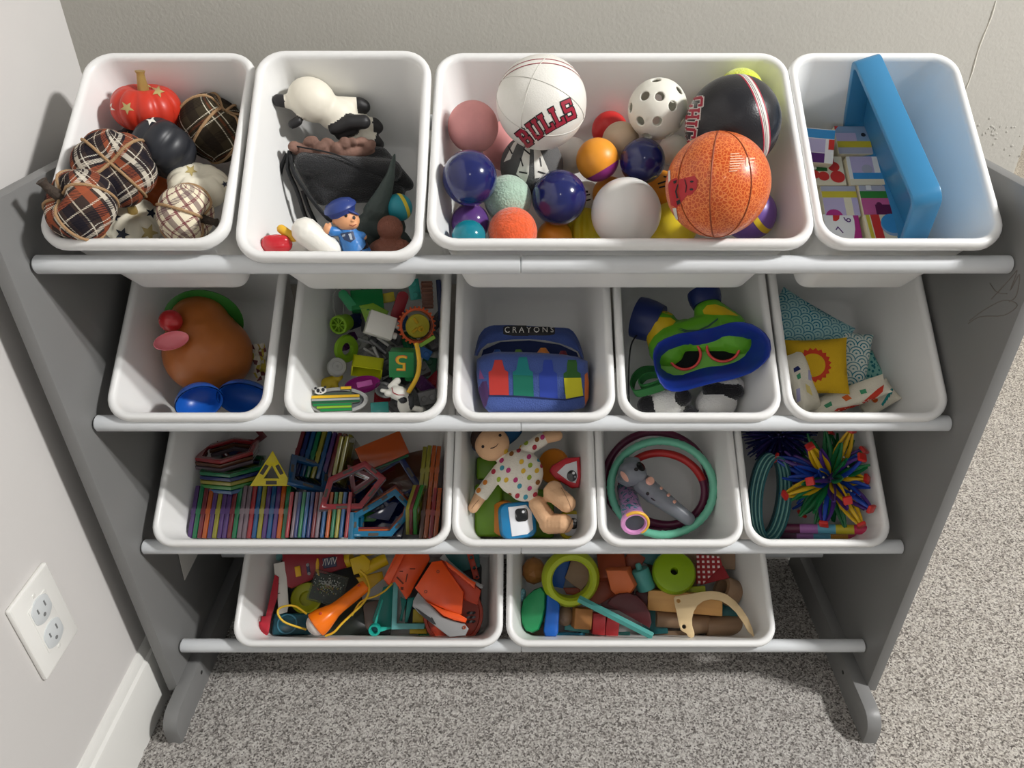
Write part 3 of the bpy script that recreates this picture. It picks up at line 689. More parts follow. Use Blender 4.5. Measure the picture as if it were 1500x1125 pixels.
# the little police figure
def police():
    M_SK = P('doll_skin', (222, 160, 116), 0.45); M_SH = P('blue_shirt', (58, 122, 190), 0.4); M_HT = P('navy_hat', (42, 62, 128), 0.38); M_HR = P('dark_hair', (48, 38, 34), 0.5)
    p, S = at('B', 508, 345, 0.078); t = thing('police_figure', 'small plastic police officer figure in a blue uniform raising one hand', 'toy figure', fview(p))
    V3 = lambda a: Vector(a) * S
    body = mesh_obj('body', blob([('c', V3((2, 2, 0)), V3((12, -22, 0)), 15 * S, 20 * S, 0), ('c', V3((-10, 6, 4)), V3((-20, 6, 8)), 7 * S, 7.5 * S, 0), ('c', V3((14, 2, -4)), V3((22, 0, 0)), 6 * S, 6 * S, 0),
        ('e', V3((-26, 9, 9)), (6.5 * S, 7.5 * S, 6 * S), None, 1), ('e', V3((25, -2, 0)), (4 * S, 4.5 * S, 4 * S), None, 1), ('e', V3((-28, 14, 10)), (2.6 * S, 4 * S, 2.6 * S), None, 1), ('e', V3((-23, 15, 11)), (2.2 * S, 4 * S, 2.4 * S), None, 1)], 1.1 * S, 2), [M_SH, M_SK], t)
    head = mesh_obj('head', blob([('e', V3((1, 22, 4)), (18.5 * S, 16.5 * S, 17 * S), (0, 0, -12), 0), ('e', V3((8, 16, 12)), (9 * S, 7 * S, 8 * S), None, 0), ('e', V3((9, 21, 20)), (2.6 * S, 2.4 * S, 2.4 * S), None, 0), ('e', V3((-16, 20, 4)), (4 * S, 5 * S, 3 * S), None, 0), ('e', V3((-9, 31, 0)), (12 * S, 10 * S, 15 * S), None, 1)], 1.0 * S, 2), [M_SK, M_HR], t)
    ax = Vector((-.34, .86, .22)); Mh = Matrix.Translation(V3((-7, 38, 2))) @ axis_to(ax)
    hat = mesh_obj('hat', m_lathe([(0, 14 * S), (10 * S, 13.5 * S), (19 * S, 10 * S), (24 * S, 4 * S), (24.5 * S, 1 * S), (21 * S, -3 * S), (19 * S, -8 * S), (0, -8 * S)], 32, Mh), M_HT, t)
    mesh_obj('visor', blob([('e', V3((4, 35, 13)), (17 * S, 2.5 * S, 8 * S), (0, 0, -22), 0)], 1.0 * S), M_HT, hat)
    mesh_obj('hat_badge', m_prism([(x * S, y * S) for x, y in star2d(4.2)], 1.2 * S, 0, Matrix.Translation(V3((5, 45, 17))) @ R(-20, 20, 0)), P('silver_badge', (200, 196, 188), 0.3, metal=0.7), hat)
    mk = P('print_dark', (30, 24, 22), 0.5)
    for x, y in ((0, -28), (11, -25)):
        vdecal(t, head, [rot2(ngon(2.2, 12, 0, 2.8), 0, x, y)], S, mk, 'eye', 0.0003, 0.002)
        vdecal(t, head, [rot2([(-3, -.7), (3, -.7), (3, .7), (-3, .7)], 10, x, y - 6)], S, mk, 'eyebrow', 0.0003, 0.002)
    vdecal(t, head, [rot2([(-5, -1), (0, 1), (5, -1), (5, .2), (0, 2.2), (-5, .2)], -5, 9, -15)], S, P('mouth_red', (150, 70, 60), 0.5), 'mouth', 0.0003, 0.002)
    vdecal(t, body, [[(-9, -3), (9, -6), (12, 5), (5, 10), (-4, 6)]], S, P('vest_dark', (44, 60, 92), 0.5), 'shirt_print', 0.0003, 0.003)
    vdecal(t, body, [[(2, -2), (6, -3), (8, 6), (5, 6)], [(-6, -1), (-2, -2), (-2, 1), (-6, 2)]], S, P('print_pale', (170, 180, 190), 0.5), 'tie', 0.0006, 0.003)
    mesh_obj('belt', m_lathe([(20.0 * S, 3 * S), (21.2 * S, 3 * S), (21.4 * S, -4 * S), (20.0 * S, -4 * S)], 32, Matrix.Translation(V3((9, -17, 0))) @ axis_to((-.30, .80, .52)), True), P('black_belt', (30, 30, 34), 0.4), t)
    mesh_obj('base', m_lathe([(0, 0), (18 * S, 0), (21.5 * S, 0), (22 * S, -4 * S), (21 * S, -9 * S), (0, -9 * S)], 32, Matrix.Translation(V3((12, -25, 0))) @ axis_to((-.30, .80, .52))), M_SH, t)
police()
# ================================================================== bin C: balls
def ball(label, px, py, rpx, mat, **k): return solid_ball('ball', label, 'C', px, py, rpx, mat, group='balls in the big bin', **k)
M_NAVY = P('glossy_navy', (24, 32, 90), 0.16, coat=0.5); M_PINK = P('pink_foam', (224, 156, 154), 0.75, vary=0.12, vscale=30); M_WHT = P('white_ball_plastic', (228, 226, 218), 0.4)
M_FELT1 = P('mint_felt', (168, 196, 176), 0.95, bump=1.0, bscale=420, sheen=0.5, vary=0.1, vscale=200); M_FELT2 = P('orange_felt', (226, 92, 44), 0.95, bump=1.0, bscale=420, sheen=0.4, vary=0.12, vscale=200)
M_TT = P('orange_celluloid', (232, 152, 44), 0.4); M_PRINT = P('black_print', (34, 32, 34), 0.6); M_MAROON = P('maroon_print', (158, 34, 56), 0.5)
ball('yellow rubber ball under the white ball and the mini basketball', 985, 332, 36, P('yellow_rubber', (222, 196, 40), 0.4))
ball('dull pink ball buried under the white lettered ball', 742, 214, 36, M_PINK)
ball('little white ball under the perforated ball', 986, 220, 22, M_WHT)
ball('small pale pink ball beside the white ball', 818, 214, 21, M_PINK)
def ridged(v): return 1 + 0.05 * math.cos(14 * math.atan2(v.x, v.z)) * (1 - v.y * v.y)
ball('yellow ridged ball in front of the navy balls', 856, 336, 31, P('yellow_ridged', (206, 188, 30), 0.5), disp=ridged, sub=5)
t, body, S = ball('white table tennis ball with black print', 858, 290, 24, M_WHT)
vdecal(t, body, [[(-8, -6), (-5, -6), (-5, 0), (-8, 0)], [(-3, -4), (6, -6), (6, -4), (-3, -2)], [(-6, 4), (7, 1), (7, 3), (-6, 6)], [(0, -10), (3, -10), (3, -7), (0, -7)]], S, M_PRINT)
M_CLR1 = P('purple_clear', (120, 80, 160), 0.15, trans=0.45); M_CLR2 = P('teal_clear', (30, 150, 170), 0.15, trans=0.4)
ball('purple translucent glitter ball by the bin side', 689, 326, 28, M_CLR1)
ball('teal translucent ball in the front corner', 687, 347, 25, M_CLR2)
ball('amber ball peeking over the front rim', 812, 348, 26, M_TT)
t, body, S = ball('purple ball with a yellow stripe behind the mini basketball', 1098, 314, 38, P('purple_vinyl', (106, 78, 150), 0.35)); band(t, body, S, 38, (.72, .35, .3), .10, M_YEL, off=.45)
t, body, S = ball('soft grey and white panelled ball under the lettered ball', 779, 244, 46, P('grey_cloth', (92, 92, 92), 0.9, bump=0.5, bscale=500), sub=5, disp=lambda v: 1 - 0.05 * max(0, 1 - 6 * abs(abs(v.x) - .30)))
vdecal(t, body, [[(-22, 10), (-6, -34), (-2, -40), (-4, 10), (-8, 22)], [(2, -40), (6, -34), (24, 6), (16, 14), (4, 16)], [(-40, -6), (-26, -32), (-18, -38), (-30, -10)]], S, P('white_cloth', (226, 224, 216), 0.9), 'white_panel')
vdecal(t, body, [rot2([(-6, -1), (6, -1), (6, 1), (-6, 1)], a, x, y) for a, x, y in ((70, -14, -6), (10, -12, 8), (80, 12, -6), (15, 14, 8), (60, -30, -22), (40, -7, -20))], S, M_PRINT, 'scribble', 0.0008)
for (x, y) in ((-3, 0), (5, 0)):
    pass
ball('glossy navy ball by the left side of the bin', 688, 261, 40, M_NAVY)
ball('pink foam ball in the back corner', 693, 186, 37, M_PINK)
t, body, S = ball('red plastic ball behind the wooden one', 893, 190, 26, P('red_ball', (196, 40, 38), 0.4))
ball('beige wooden ball beside the red ball', 909, 206, 27, wood('pale_wood', (206, 186, 160), (188, 166, 138)))
ball('plain white ball beside the orange and purple ball', 838, 228, 26, M_WHT)
ball('mint green felt ball', 744, 292, 35, M_FELT1, sub=4)
t, body, S = ball('table tennis ball in orange beside the big white ball', 893, 284, 25, M_TT); vdecal(t, body, [[(6, -14), (14, -12), (17, -7), (14, -8), (8, -11)]], S, M_PRINT)
t, body, S = ball('table tennis ball in orange touching the mini basketball', 967, 277, 27, M_TT); vdecal(t, body, [[(-4, -8), (8, -12), (9, -10), (-3, -6)], [(-2, -3), (6, -5), (7, -3), (-1, -1)], [(4, -18), (12, -17), (12, -15), (4, -16)]], S, M_PRINT)
t, body, S = ball('orange ball with a purple underside', 875, 234, 31, M_TT); 
mesh_obj('purple_half', m_lathe([(31 * S * 1.006 * math.sqrt(1 - z * z), 31 * S * 1.006 * z) for z in [-1 + 0.52 * k / 10 for k in range(11)]], 40, axis_to((-.50, .84, .05))), P('magenta_paint', (150, 52, 130), 0.35), t)
ball('glossy navy ball beside the perforated ball', 941, 236, 33, M_NAVY)
ball('glossy navy ball in the middle between the felt balls', 819, 290, 40, M_NAVY)
ball('orange felt ball at the front rim', 751, 340, 36, M_FELT2, wmin=0.05)
ball('big milky white ball at the front', 917, 312, 51, P('milky_white', (226, 226, 222), 0.3, coat=0.2))
ball('yellow-green tennis ball in the far corner', 1083, 136, 34, P('tennis_felt', (214, 226, 50), 0.95, bump=1.0, bscale=500, sheen=0.5))
# perforated ball
def perforated():
    p, S = drop('C', 963, 160, 43); t = thing('ball', 'white perforated plastic ball', 'ball', fview(p), 'balls in the big bin'); r = 43 * S
    dirs = [Vector(q).normalized() for q in ((-.44, .42, .79), (.05, .40, .91), (.5, .10, .86), (-.55, -.38, .74), (.02, -.38, .92), (.85, -.42, .3), (-.90, .05, .4), (.70, .60, .4), (-.10, .92, .38), (-.28, -.86, .42), (.45, -.84, .3))]
    dirs += [-d for d in dirs[:9]]
    bm = bmesh.new(); bmesh.ops.create_icosphere(bm, subdivisions=6, radius=1.0); ha = 0.165; kill = []
    for d in dirs:
        for v in bm.verts:
            a = v.co.angle(d)
            if abs(a - ha) < 0.022:
                ax = d.cross(v.co).normalized(); v.co = Matrix.Rotation(ha, 3, ax) @ d
    for f in bm.faces:
        c = f.calc_center_median().normalized()
        if any(c.angle(d) < ha for d in dirs): kill.append(f)
    bmesh.ops.delete(bm, geom=kill, context='FACES')
    bmesh.ops.scale(bm, vec=(r, r, r), verts=bm.verts)
    o = mesh_obj('shell', fin(bm, smooth=60), P('perforated_white', (230, 228, 216), 0.45), t)
    md = o.modifiers.new('thick', 'SOLIDIFY'); md.thickness = 0.0022; md.offset = -1
perforated()
# white lettered ball
t, body, S = ball('white vinyl ball with BULLS lettering and maroon stripes', 793, 151, 66, P('white_vinyl', (230, 228, 220), 0.35, bump=0.15, bscale=600), sub=5)
LET = (('B', 770, 198, -38), ('U', 785, 186, -35), ('L', 800, 176, -31), ('L', 815, 168, -27), ('S', 831, 160, -23))
for grow, m_, off in ((0.42, M_PRINT, .0003), (0, M_MAROON, .0007)):
    pl = []
    for ch, x, y, a in LET: pl += letter(ch, 27, a, x - 793, y - 151, grow, .84)
    vdecal(t, body, pl, S, m_, 'lettering' if not grow else 'lettering_outline', off, 0.004)
for off, hh, m_ in ((.26, .012, M_MAROON), (.245, .003, M_PRINT), (.40, .012, M_MAROON), (.415, .003, M_PRINT)): band(t, body, S, 66, (-.04, .80, -.60), hh, m_, 'stripe', 1.004 if m_ is M_MAROON else 1.006, off)
M_SEAM = P('pale_seam', (204, 202, 194), 0.6)
for n in ((.35, .85, -.40), (.9, -.25, .35), (.2, .75, .62)): mesh_obj('seam', m_tube(ring_pts(66 * S * 0.999, 64, axis_to(n)), 0.0006, 5, True), M_SEAM, t)
# black lettered ball
t, body, S = ball('black vinyl ball with CHICAGO lettering and a white and maroon stripe', 1073, 182, 68, P('black_vinyl', (34, 34, 38), 0.30, bump=0.12, bscale=600), sub=5)
LET = (('C', 1020, 152, 88), ('H', 1017, 168, 90), ('I', 1015, 181, 92), ('C', 1014, 194, 94), ('A', 1014, 210, 97), ('G', 1016, 226, 100))
for grow, m_, off in ((0.42, P('white_print', (214, 210, 204), 0.5), .0003), (0, M_MAROON, .0007)):
    pl = []
    for ch, x, y, a in LET: pl += letter(ch, 21, a, x - 1073, y - 182, grow)
    vdecal(t, body, pl, S, m_, 'lettering' if not grow else 'lettering_outline', off, 0.004)
for off, hh, m_ in ((.36, .095, M_MAROON), (.36, .062, P('white_print', None)), (.36, .006, M_PRINT), (.325, .006, M_PRINT)): band(t, body, S, 68, (.90, .32, -.30), hh, m_, 'stripe', 1.003 + (.095 - hh) * .02, off)
# mini basketball
def pebble():
    m, N, L, b = nt_new('orange_pebbled_vinyl'); tc = N.new('ShaderNodeTexCoord'); v = N.new('ShaderNodeTexVoronoi'); v.feature = 'DISTANCE_TO_EDGE'; v.inputs['Scale'].default_value = 300
    n = N.new('ShaderNodeTexNoise'); n.inputs['Scale'].default_value = 90; ad = N.new('ShaderNodeVectorMath'); ad.operation = 'MULTIPLY_ADD'; ad.inputs[1].default_value = (.004, .004, .004)
    L.new(tc.outputs['Object'], n.inputs['Vector']); L.new(n.outputs['Color'], ad.inputs[0]); L.new(tc.outputs['Object'], ad.inputs[2]); L.new(ad.outputs[0], v.inputs['Vector'])
    f = math_node(N, L, 'GREATER_THAN', v.outputs['Distance'], 0.10)
    L.new(mixc(N, L, f, lin((226, 126, 62)), lin((198, 78, 20))), b.inputs['Base Color']); b.inputs['Roughness'].default_value = 0.35; b.inputs['Coat Weight'].default_value = 0.2
    bp = N.new('ShaderNodeBump'); bp.inputs['Strength'].default_value = 0.5; bp.inputs['Distance'].default_value = 0.001; L.new(f, bp.inputs['Height']); L.new(bp.outputs['Normal'], b.inputs['Normal'])
    return m
t, body, S = ball('orange pebbled mini basketball with a red bull head emblem', 1051, 271, 75, pebble(), sub=5)
CP = lambda pts: [((x * .2933 + 884 - 1051), (y * .2933 + 70 - 271)) for x, y in pts]
M_BULL = P('bull_red', (176, 36, 44), 0.45); M_WP = P('white_print', None)
vdecal(t, body, [CP([(334, 685), (352, 660), (372, 652), (388, 660), (422, 652), (462, 643), (478, 662), (476, 702), (456, 728), (432, 734), (412, 758), (400, 778), (380, 792), (352, 780), (342, 735)])], S, M_BULL, 'emblem', .0004, .003)
vdecal(t, body, [CP([(329, 620), (341, 614), (347, 662), (336, 676)]), CP([(362, 796), (381, 794), (391, 848), (379, 860)])], S, M_WP, 'emblem_horn', .0005, .003)
vdecal(t, body, [CP(rot2(ngon(9, 10, 0, 5), 0, 452, 670)), CP(rot2(ngon(9, 10, 0, 5), 0, 452, 705)), CP([(362, 668), (380, 662), (378, 676), (366, 680)]), CP([(382, 760), (400, 752), (404, 770), (388, 778)]), CP([(384, 682), (390, 682), (382, 715), (392, 745), (384, 748), (374, 715)]), CP([(416, 660), (420, 660), (430, 690), (428, 720), (424, 720), (426, 690)])], S, M_PRINT, 'emblem_lines', .0008, .003)
M_BS = P('ball_seam', (142, 62, 24), 0.6)
for n in ((.97, .02, .12), (.80, .05, -.60), (.70, .10, .72)): mesh_obj('seam', m_tube(ring_pts(75 * S * 0.9985, 72, axis_to(n)), 0.0008, 5, True), M_BS, t)
pl = [CP([(618, y), (618 + wd, y - 3), (618 + wd, y + 1), (618, y + 4)]) for y, wd in ((545, 40), (556, 52), (567, 60), (578, 66), (589, 60), (600, 44), (611, 50), (622, 36))]
pl += [CP([(690, 562), (700, 561), (702, 600), (692, 601)]), CP([(706, 565), (730, 562), (731, 568), (706, 571)]), CP([(706, 580), (726, 578), (727, 584), (706, 586)])]
vdecal(t, body, pl, S, P('pale_orange_print', (240, 190, 160), 0.5), 'small_print', .0004, .003)
# ================================================================== bin D: picture cubes and the blue tray
def cubes():
    CM = {k: P('cube_' + k, c, 0.4) for k, c in dict(wood=(222, 196, 150), cream=(226, 214, 184), lilac=(186, 172, 200), violet=(92, 44, 110), plum=(96, 22, 66), pink=(196, 92, 140), magenta=(176, 50, 122), yellow=(206, 186, 50), green=(56, 128, 48), dkgreen=(34, 98, 46), red=(206, 54, 44), blue=(62, 142, 196), grey=(170, 168, 180), ltblue=(140, 164, 190), white=(232, 228, 222), dark=(30, 26, 36)).items()}
    e = 0.0415
    def cube(label, px, py, w_, yaw, prints, tip=0):
        p, S = at('D', px, py, w_); M = fbin('D', p, R(tip, 0, yaw) @ Matrix.Translation((0, 0, -e / 2)))
        t = thing('picture_cube', label, 'toy block', M, 'wooden picture cubes'); bodyo = mesh_obj('block', m_box((e, e, e), 0.0015, 2), CM['cream'], t)
        for i, (m_, pl) in enumerate(prints):
            # print outlines in 0..1 across the top face
            bm = bmesh.new(); bm.faces.new([bm.verts.new(((x - .5) * e * .97, (y - .5) * e * .97, e / 2 + 0.00015 + 0.0001 * i)) for x, y in pl])
            mesh_obj('picture', fin(bm, smooth=0), CM[m_], t)
        return t
    rc = lambda a, b_, c, d: [(a, b_), (c, b_), (c, d), (a, d)]
    full = rc(0, 0, 1, 1)
    circ = lambda x, y, r, n=18: [(x + r * math.cos(2 * PI * k / n), y + r * math.sin(2 * PI * k / n)) for k in range(n)]
    def clipc(x, y, r): return [(max(0, min(1, a)), max(0, min(1, b_))) for a, b_ in circ(x, y, r, 28)]
    W = 0.042
    cube('picture cube with blue sky and a yellow band by the blue tray', 1250, 205, W, 0, [('ltblue', full), ('lilac', rc(0, .45, .6, .75)), ('yellow', rc(0, .22, 1, .45)), ('grey', rc(0, 0, 1, .22)), ('dark', clipc(.82, .68, .07)), ('red', [(0, .85), (.12, 1), (0, 1)])])
    cube('picture cube with a green square and red blobs', 1211, 250, W, 0, [('cream', full), ('dkgreen', rc(0, .48, .52, 1)), ('red', clipc(.72, .64, .17)), ('red', clipc(.78, .28, .21)), ('red', clipc(.38, .30, .16)), ('red', clipc(.12, .36, .15)), ('red', rc(.52, .6, .75, 1)), ('white', clipc(.15, .58, .06))])
    cube('picture cube with a lilac scene and a blue band', 1268, 250, W, 0, [('white', full), ('lilac', rc(.1, .42, .75, 1)), ('grey', clipc(.55, .55, .16)), ('blue', rc(.1, .2, 1, .42)), ('cream', rc(0, 0, 1, .2))])
    cube('picture cube with a yellow band over lilac', 1231, 294, W, 0, [('grey', full), ('yellow', rc(0, .6, 1, .82)), ('lilac', rc(0, 0, 1, .6)), ('cream', rc(.6, 0, .82, .6)), ('magenta', clipc(.25, -.04, .24))])
    cube('picture cube with a green band over a pink wall', 1287, 293, W, 0, [('grey', full), ('green', rc(0, .56, 1, .8)), ('pink', rc(0, 0, 1, .56)), ('plum', rc(.36, 0, 1, .34)), ('plum', clipc(.48, .34, .08)), ('white', rc(.2, .84, .35, 1))])
    c = cube('picture cube with a clock face reading 6 and 7', 1235, 336, W, 0, [('magenta', full), ('white', [(0, 0), (.64, 0), (.76, .2), (.84, .5), (.86, .8), (.84, 1), (0, 1)]), ('red', [(.28, 1), (.48, 1), (.44, .84), (.34, .76), (.26, .78)])])
    for s, x, y, a in (('6', .66, .80, 60), ('7', .42, .46, 55)):
        bm = text_bm(s, 0.0135); 
        for v in bm.verts: v.co = Matrix.Translation(((x - .5) * e, (y - .5) * e, e / 2 + 0.0007)) @ R(0, 0, a) @ v.co
        mesh_obj('clock_numeral', fin(bm, smooth=0), CM['violet'], c)
    cube('picture cube with a red stripe and a blue disc', 1297, 336, W, 3, [('cream', full), ('yellow', rc(.04, 0, .14, 1)), ('red', rc(.17, 0, .42, 1)), ('ltblue', clipc(.76, .62, .36)), ('blue', clipc(.74, .68, .32))])
    # the one lying on top, turned to show its bare wooden side
    cube('picture cube raised on its neighbours with a bare wooden side', 1196, 213, 0.060, -6, [('white', full), ('blue', rc(0, .72, 1, .98)), ('lilac', rc(0, .3, .75, .70)), ('violet', rc(.2, 0, .75, .28)), ('red', rc(.84, .4, 1, .7))], tip=18)
cubes()
def tray():
    B = BINS['D']; M_BLUE = P('blue_lacquer', (56, 130, 176), 0.35, coat=0.15)
    ln, ht, dp, th = 0.226, 0.122, 0.027, 0.008
    q0 = B.INV @ at('D', 1361, 289, 0.153)[0]; q1 = B.INV @ at('D', 1269, 79, 0.147)[0]; ln = (q1 - q0).length + 0.006
    mid = (q0 + q1) / 2; d = (q1 - q0).normalized(); U = Vector((1, 0, 0)); U = (U - d * U.dot(d)).normalized(); Hh = U.cross(d) if U.cross(d).z > 0 else d.cross(U)
    # frame axes: x along the long edge, y up in the tray's plane, z across its depth (open side to the left)
    rl = Matrix.Rotation(math.radians(-17), 3, d); U = rl @ U; Hh = rl @ Hh
    if Hh.x > 0: U = rl.inverted() @ rl.inverted() @ U; Hh = rl.inverted() @ rl.inverted() @ Hh
    M = Matrix((d, Hh, U)).transposed().to_4x4(); M.translation = mid - Hh * (ht / 2)
    t = thing('wooden_tray', 'blue lacquered wooden puzzle tray standing on edge beside the picture cubes', 'tray', B.MW @ M)
    mesh_obj('rim', m_prism(rrect(ln, ht, 0.014, 5), dp, 0.0015, Matrix.Translation((0, 0, -dp / 2)), [rrect(ln - 2 * th, ht - 2 * th, 0.008, 5)]), M_BLUE, t)
    mesh_obj('base', m_prism(rrect(ln - 2 * th + .001, ht - 2 * th + .001, 0.008, 5), 0.004, 0, Matrix.Translation((0, 0, dp / 2 - 0.005))), M_BLUE, t)
    return t
tray()
# ================================================================== small helpers in picture units
def V(*a): return Vector(a)
def vthing(name, label, cat, b, px, py, w_, rot=None, group=None):
    p, S = at(b, px, py, w_); return thing(name, label, cat, fview(p, rot), group), S
def solo(name, label, cat, b, px, py, w_, fn, mat, rot=None, group=None):
    """single-mesh thing; fn(S) gives its mesh in metres"""
    p, S = at(b, px, py, w_); o = mesh_obj(name, fn(S), mat, None, fview(p, rot)); return tagp(o, label, cat, group), S
def sc(pts, S): return [(x * S, y * S) for x, y in pts]
def up(pts): return [(x, -y) for x, y in pts]
def crop(pts, k, ox, oy, cx, cy):
    """outline read off a zoomed crop -> pixels about (cx, cy), y up"""
    return [(ox + x * k - cx, -(oy + y * k - cy)) for x, y in pts]
def vbox(name, label, cat, b, px, py, w_, dims, rot, mat, bev=1.0, group=None):
    return solo(name, label, cat, b, px, py, w_, lambda S: m_box(tuple(d * S for d in dims), bev * S, 2), mat, rot, group)
def vtube_part(t, name, pts, r, S, mat, n=5, seg=8, flat=1.0):
    rr = [q * S for q in r] if isinstance(r, (list, tuple)) else r * S
    sp = spline(pts, n) if not isinstance(rr, list) else [Vector(q) for q in pts]
    return mesh_obj(name, m_tube([Vector(q) * S for q in sp], rr, seg, flat=flat), mat, t)
# ================================================================== bin E: brown egg-shaped toy
M_BRN = P('brown_toy_plastic', (170, 98, 42), 0.34); M_GRNC = P('green_cap_plastic', (52, 122, 44), 0.4); M_BLUP = P('blue_toy_plastic', (22, 84, 172), 0.34)
def egg_toy():
    t, S = vthing('egg_toy', 'plain brown egg-shaped plastic toy body with a green cap', 'toy', 'E', 303, 510, 0.060)
    mesh_obj('body', blob([('e', V(2, -8, 0) * S, (63 * S, 60 * S, 58 * S), (0, 0, 0), 0), ('e', V(-9, 34, -4) * S, (43 * S, 44 * S, 44 * S), (0, 0, 0), 0), ('e', V(-4, 14, -2) * S, (53 * S, 48 * S, 52 * S), None, 0)], 3.0 * S, 8), M_BRN, t)
    ax = V(.12, .62, -.76)
    mesh_obj('cap', m_lathe([(0, 24 * S), (26 * S, 20 * S), (40 * S, 8 * S), (43 * S, 0), (54 * S, -3 * S), (55 * S, -6 * S), (44 * S, -7 * S), (0, -7 * S)], 40, Matrix.Translation(V(-2, 44, -22) * S) @ axis_to(ax)), M_GRNC, t)
egg_toy()
def cup_lobe(S, rx, ry, dp):
    prof = [(1, 0), (.97, -.25), (.86, -.55), (.62, -.83), (.3, -.97), (0, -1.0), (0, -.93), (.28, -.90), (.57, -.77), (.80, -.50), (.90, -.22), (.93, 0), (.965, .03)]
    bm = bmesh.new(); vs_ = b_lathe(bm, prof, 32, None, 0, False); 
    bm.faces.new
    xf(bm, vs_, Matrix.Diagonal((rx * S, ry * S, dp * S, 1))); return bm
t, S = vthing('blue_stand', 'hollow blue two-lobed plastic stand under the brown egg toy', 'toy', 'E', 322, 588, 0.072)
for (x, y, rx, ry, a) in ((-27, -2, 33, 27, 18), (34, 2, 40, 28, -14)):
    bm = cup_lobe(S, rx, ry, 34); me = fin(bm, smooth=50)
    mesh_obj('lobe', me, M_BLUP, t, Matrix.Translation(V(x, y, 14 if x < 0 else 10) * S) @ R(32, 0, a))
solo('toy_ball', 'red toy ball wedged beside the brown egg toy', 'ball', 'E', 250, 470, 0.118, lambda S: m_sphere(16.5 * S, 4), P('red_toy_plastic', (186, 36, 40), 0.25, coat=0.4))
def scoop_mesh(S):
    o = [(25 * math.cos(a), 14 * math.sin(a) if math.sin(a) > 0 else 13 * math.sin(a)) for a in [2 * PI * k / 28 for k in range(28)]]
    bm = bmesh.new(); rings = []
    for k, (s, z) in enumerate(((.55, -7), (.9, -4), (1, 2), (.96, 4), (.86, 2), (.72, -2), (.4, -3.5))): rings.append([bm.verts.new((x * s * S, y * s * S, z * S)) for x, y in o])
    for a, c in zip(rings[:-1], rings[1:]):
        for k in range(28): bm.faces.new((a[k], a[(k + 1) % 28], c[(k + 1) % 28], c[k]))
    bm.faces.new(rings[0]); bm.faces.new(rings[-1]); return fin(bm, smooth=50)
solo('pink_scoop', 'pink shell-shaped plastic piece below the red ball', 'toy', 'E', 251, 500, 0.122, scoop_mesh, P('pink_toy_plastic', (234, 128, 138), 0.25, coat=0.4), R(-12, 8, 17))
M_WRAP = P('wrapper_paper', (222, 216, 200), 0.6); M_WRAPY = P('wrapper_yellow', (200, 180, 70), 0.6); M_WRAPR = P('wrapper_maroon', (120, 60, 60), 0.6)
def crumple(S, w_, h_, amp, seed, nx=7, ny=9):
    rn = random.Random(seed); bm = bmesh.new()
    g = [[bm.verts.new(((w_ * (i / nx - .5) + rn.uniform(-1, 1) * amp * .4) * S, (h_ * (j / ny - .5) + rn.uniform(-1, 1) * amp * .4) * S, rn.uniform(-1, 1) * amp * S)) for i in range(nx + 1)] for j in range(ny + 1)]
    for j in range(ny):
        for i in range(nx):
            f = bm.faces.new((g[j][i], g[j][i + 1], g[j + 1][i + 1], g[j + 1][i])); f.material_index = rn.choice((0, 0, 0, 1, 2, 0))
    bmesh.ops.solidify(bm, geom=bm.faces[:], thickness=0.0006); return fin(bm, smooth=20)
solo('candy_wrapper', 'crumpled pale wrapper beside the brown egg toy', 'wrapper', 'E', 381, 531, 0.040, lambda S: crumple(S, 22, 54, 4.5, 5), [M_WRAP, M_WRAPY, M_WRAPR], R(0, -25, 5))
# ================================================================== bin F: building bits
C = {k: P('bit_' + k, c, 0.35) for k, c in dict(white=(226, 224, 216), lime=(126, 170, 36), green=(20, 122, 62), teal=(40, 152, 140), dkgreen=(16, 84, 52), red=(150, 30, 44), brown=(104, 62, 42), yellow=(222, 176, 36), lemon=(186, 190, 24), grey=(104, 104, 105), ltgrey=(158, 158, 155), dark=(44, 46, 50), magenta=(168, 44, 140), purple=(88, 44, 96), blue=(34, 100, 170), orange=(214, 92, 44), citron=(198, 182, 50), navy=(24, 40, 84)).items()}
M_CLEAR = P('clear_plastic', (238, 240, 236), 0.03, trans=1.0, ior=1.06)
def brick(name, label, px, py, w_, dims, rot, mat, studs, srot=None, group='building bricks', stud_r=4.2, stud_h=4):
    t, S = vthing(name, label, 'toy brick', 'F', px, py, w_, rot, group)
    mesh_obj('block', m_box(tuple(d * S for d in dims), 0.9 * S, 2), mat, t)
    for (x, y, z, ax) in studs:
        mesh_obj('stud', m_lathe([(0, stud_h * S), (stud_r * S * .9, stud_h * S), (stud_r * S, stud_h * .8 * S), (stud_r * S, -S)], 16, Matrix.Translation(V(x, y, z) * S) @ axis_to(ax)), mat, t)
    return t, S
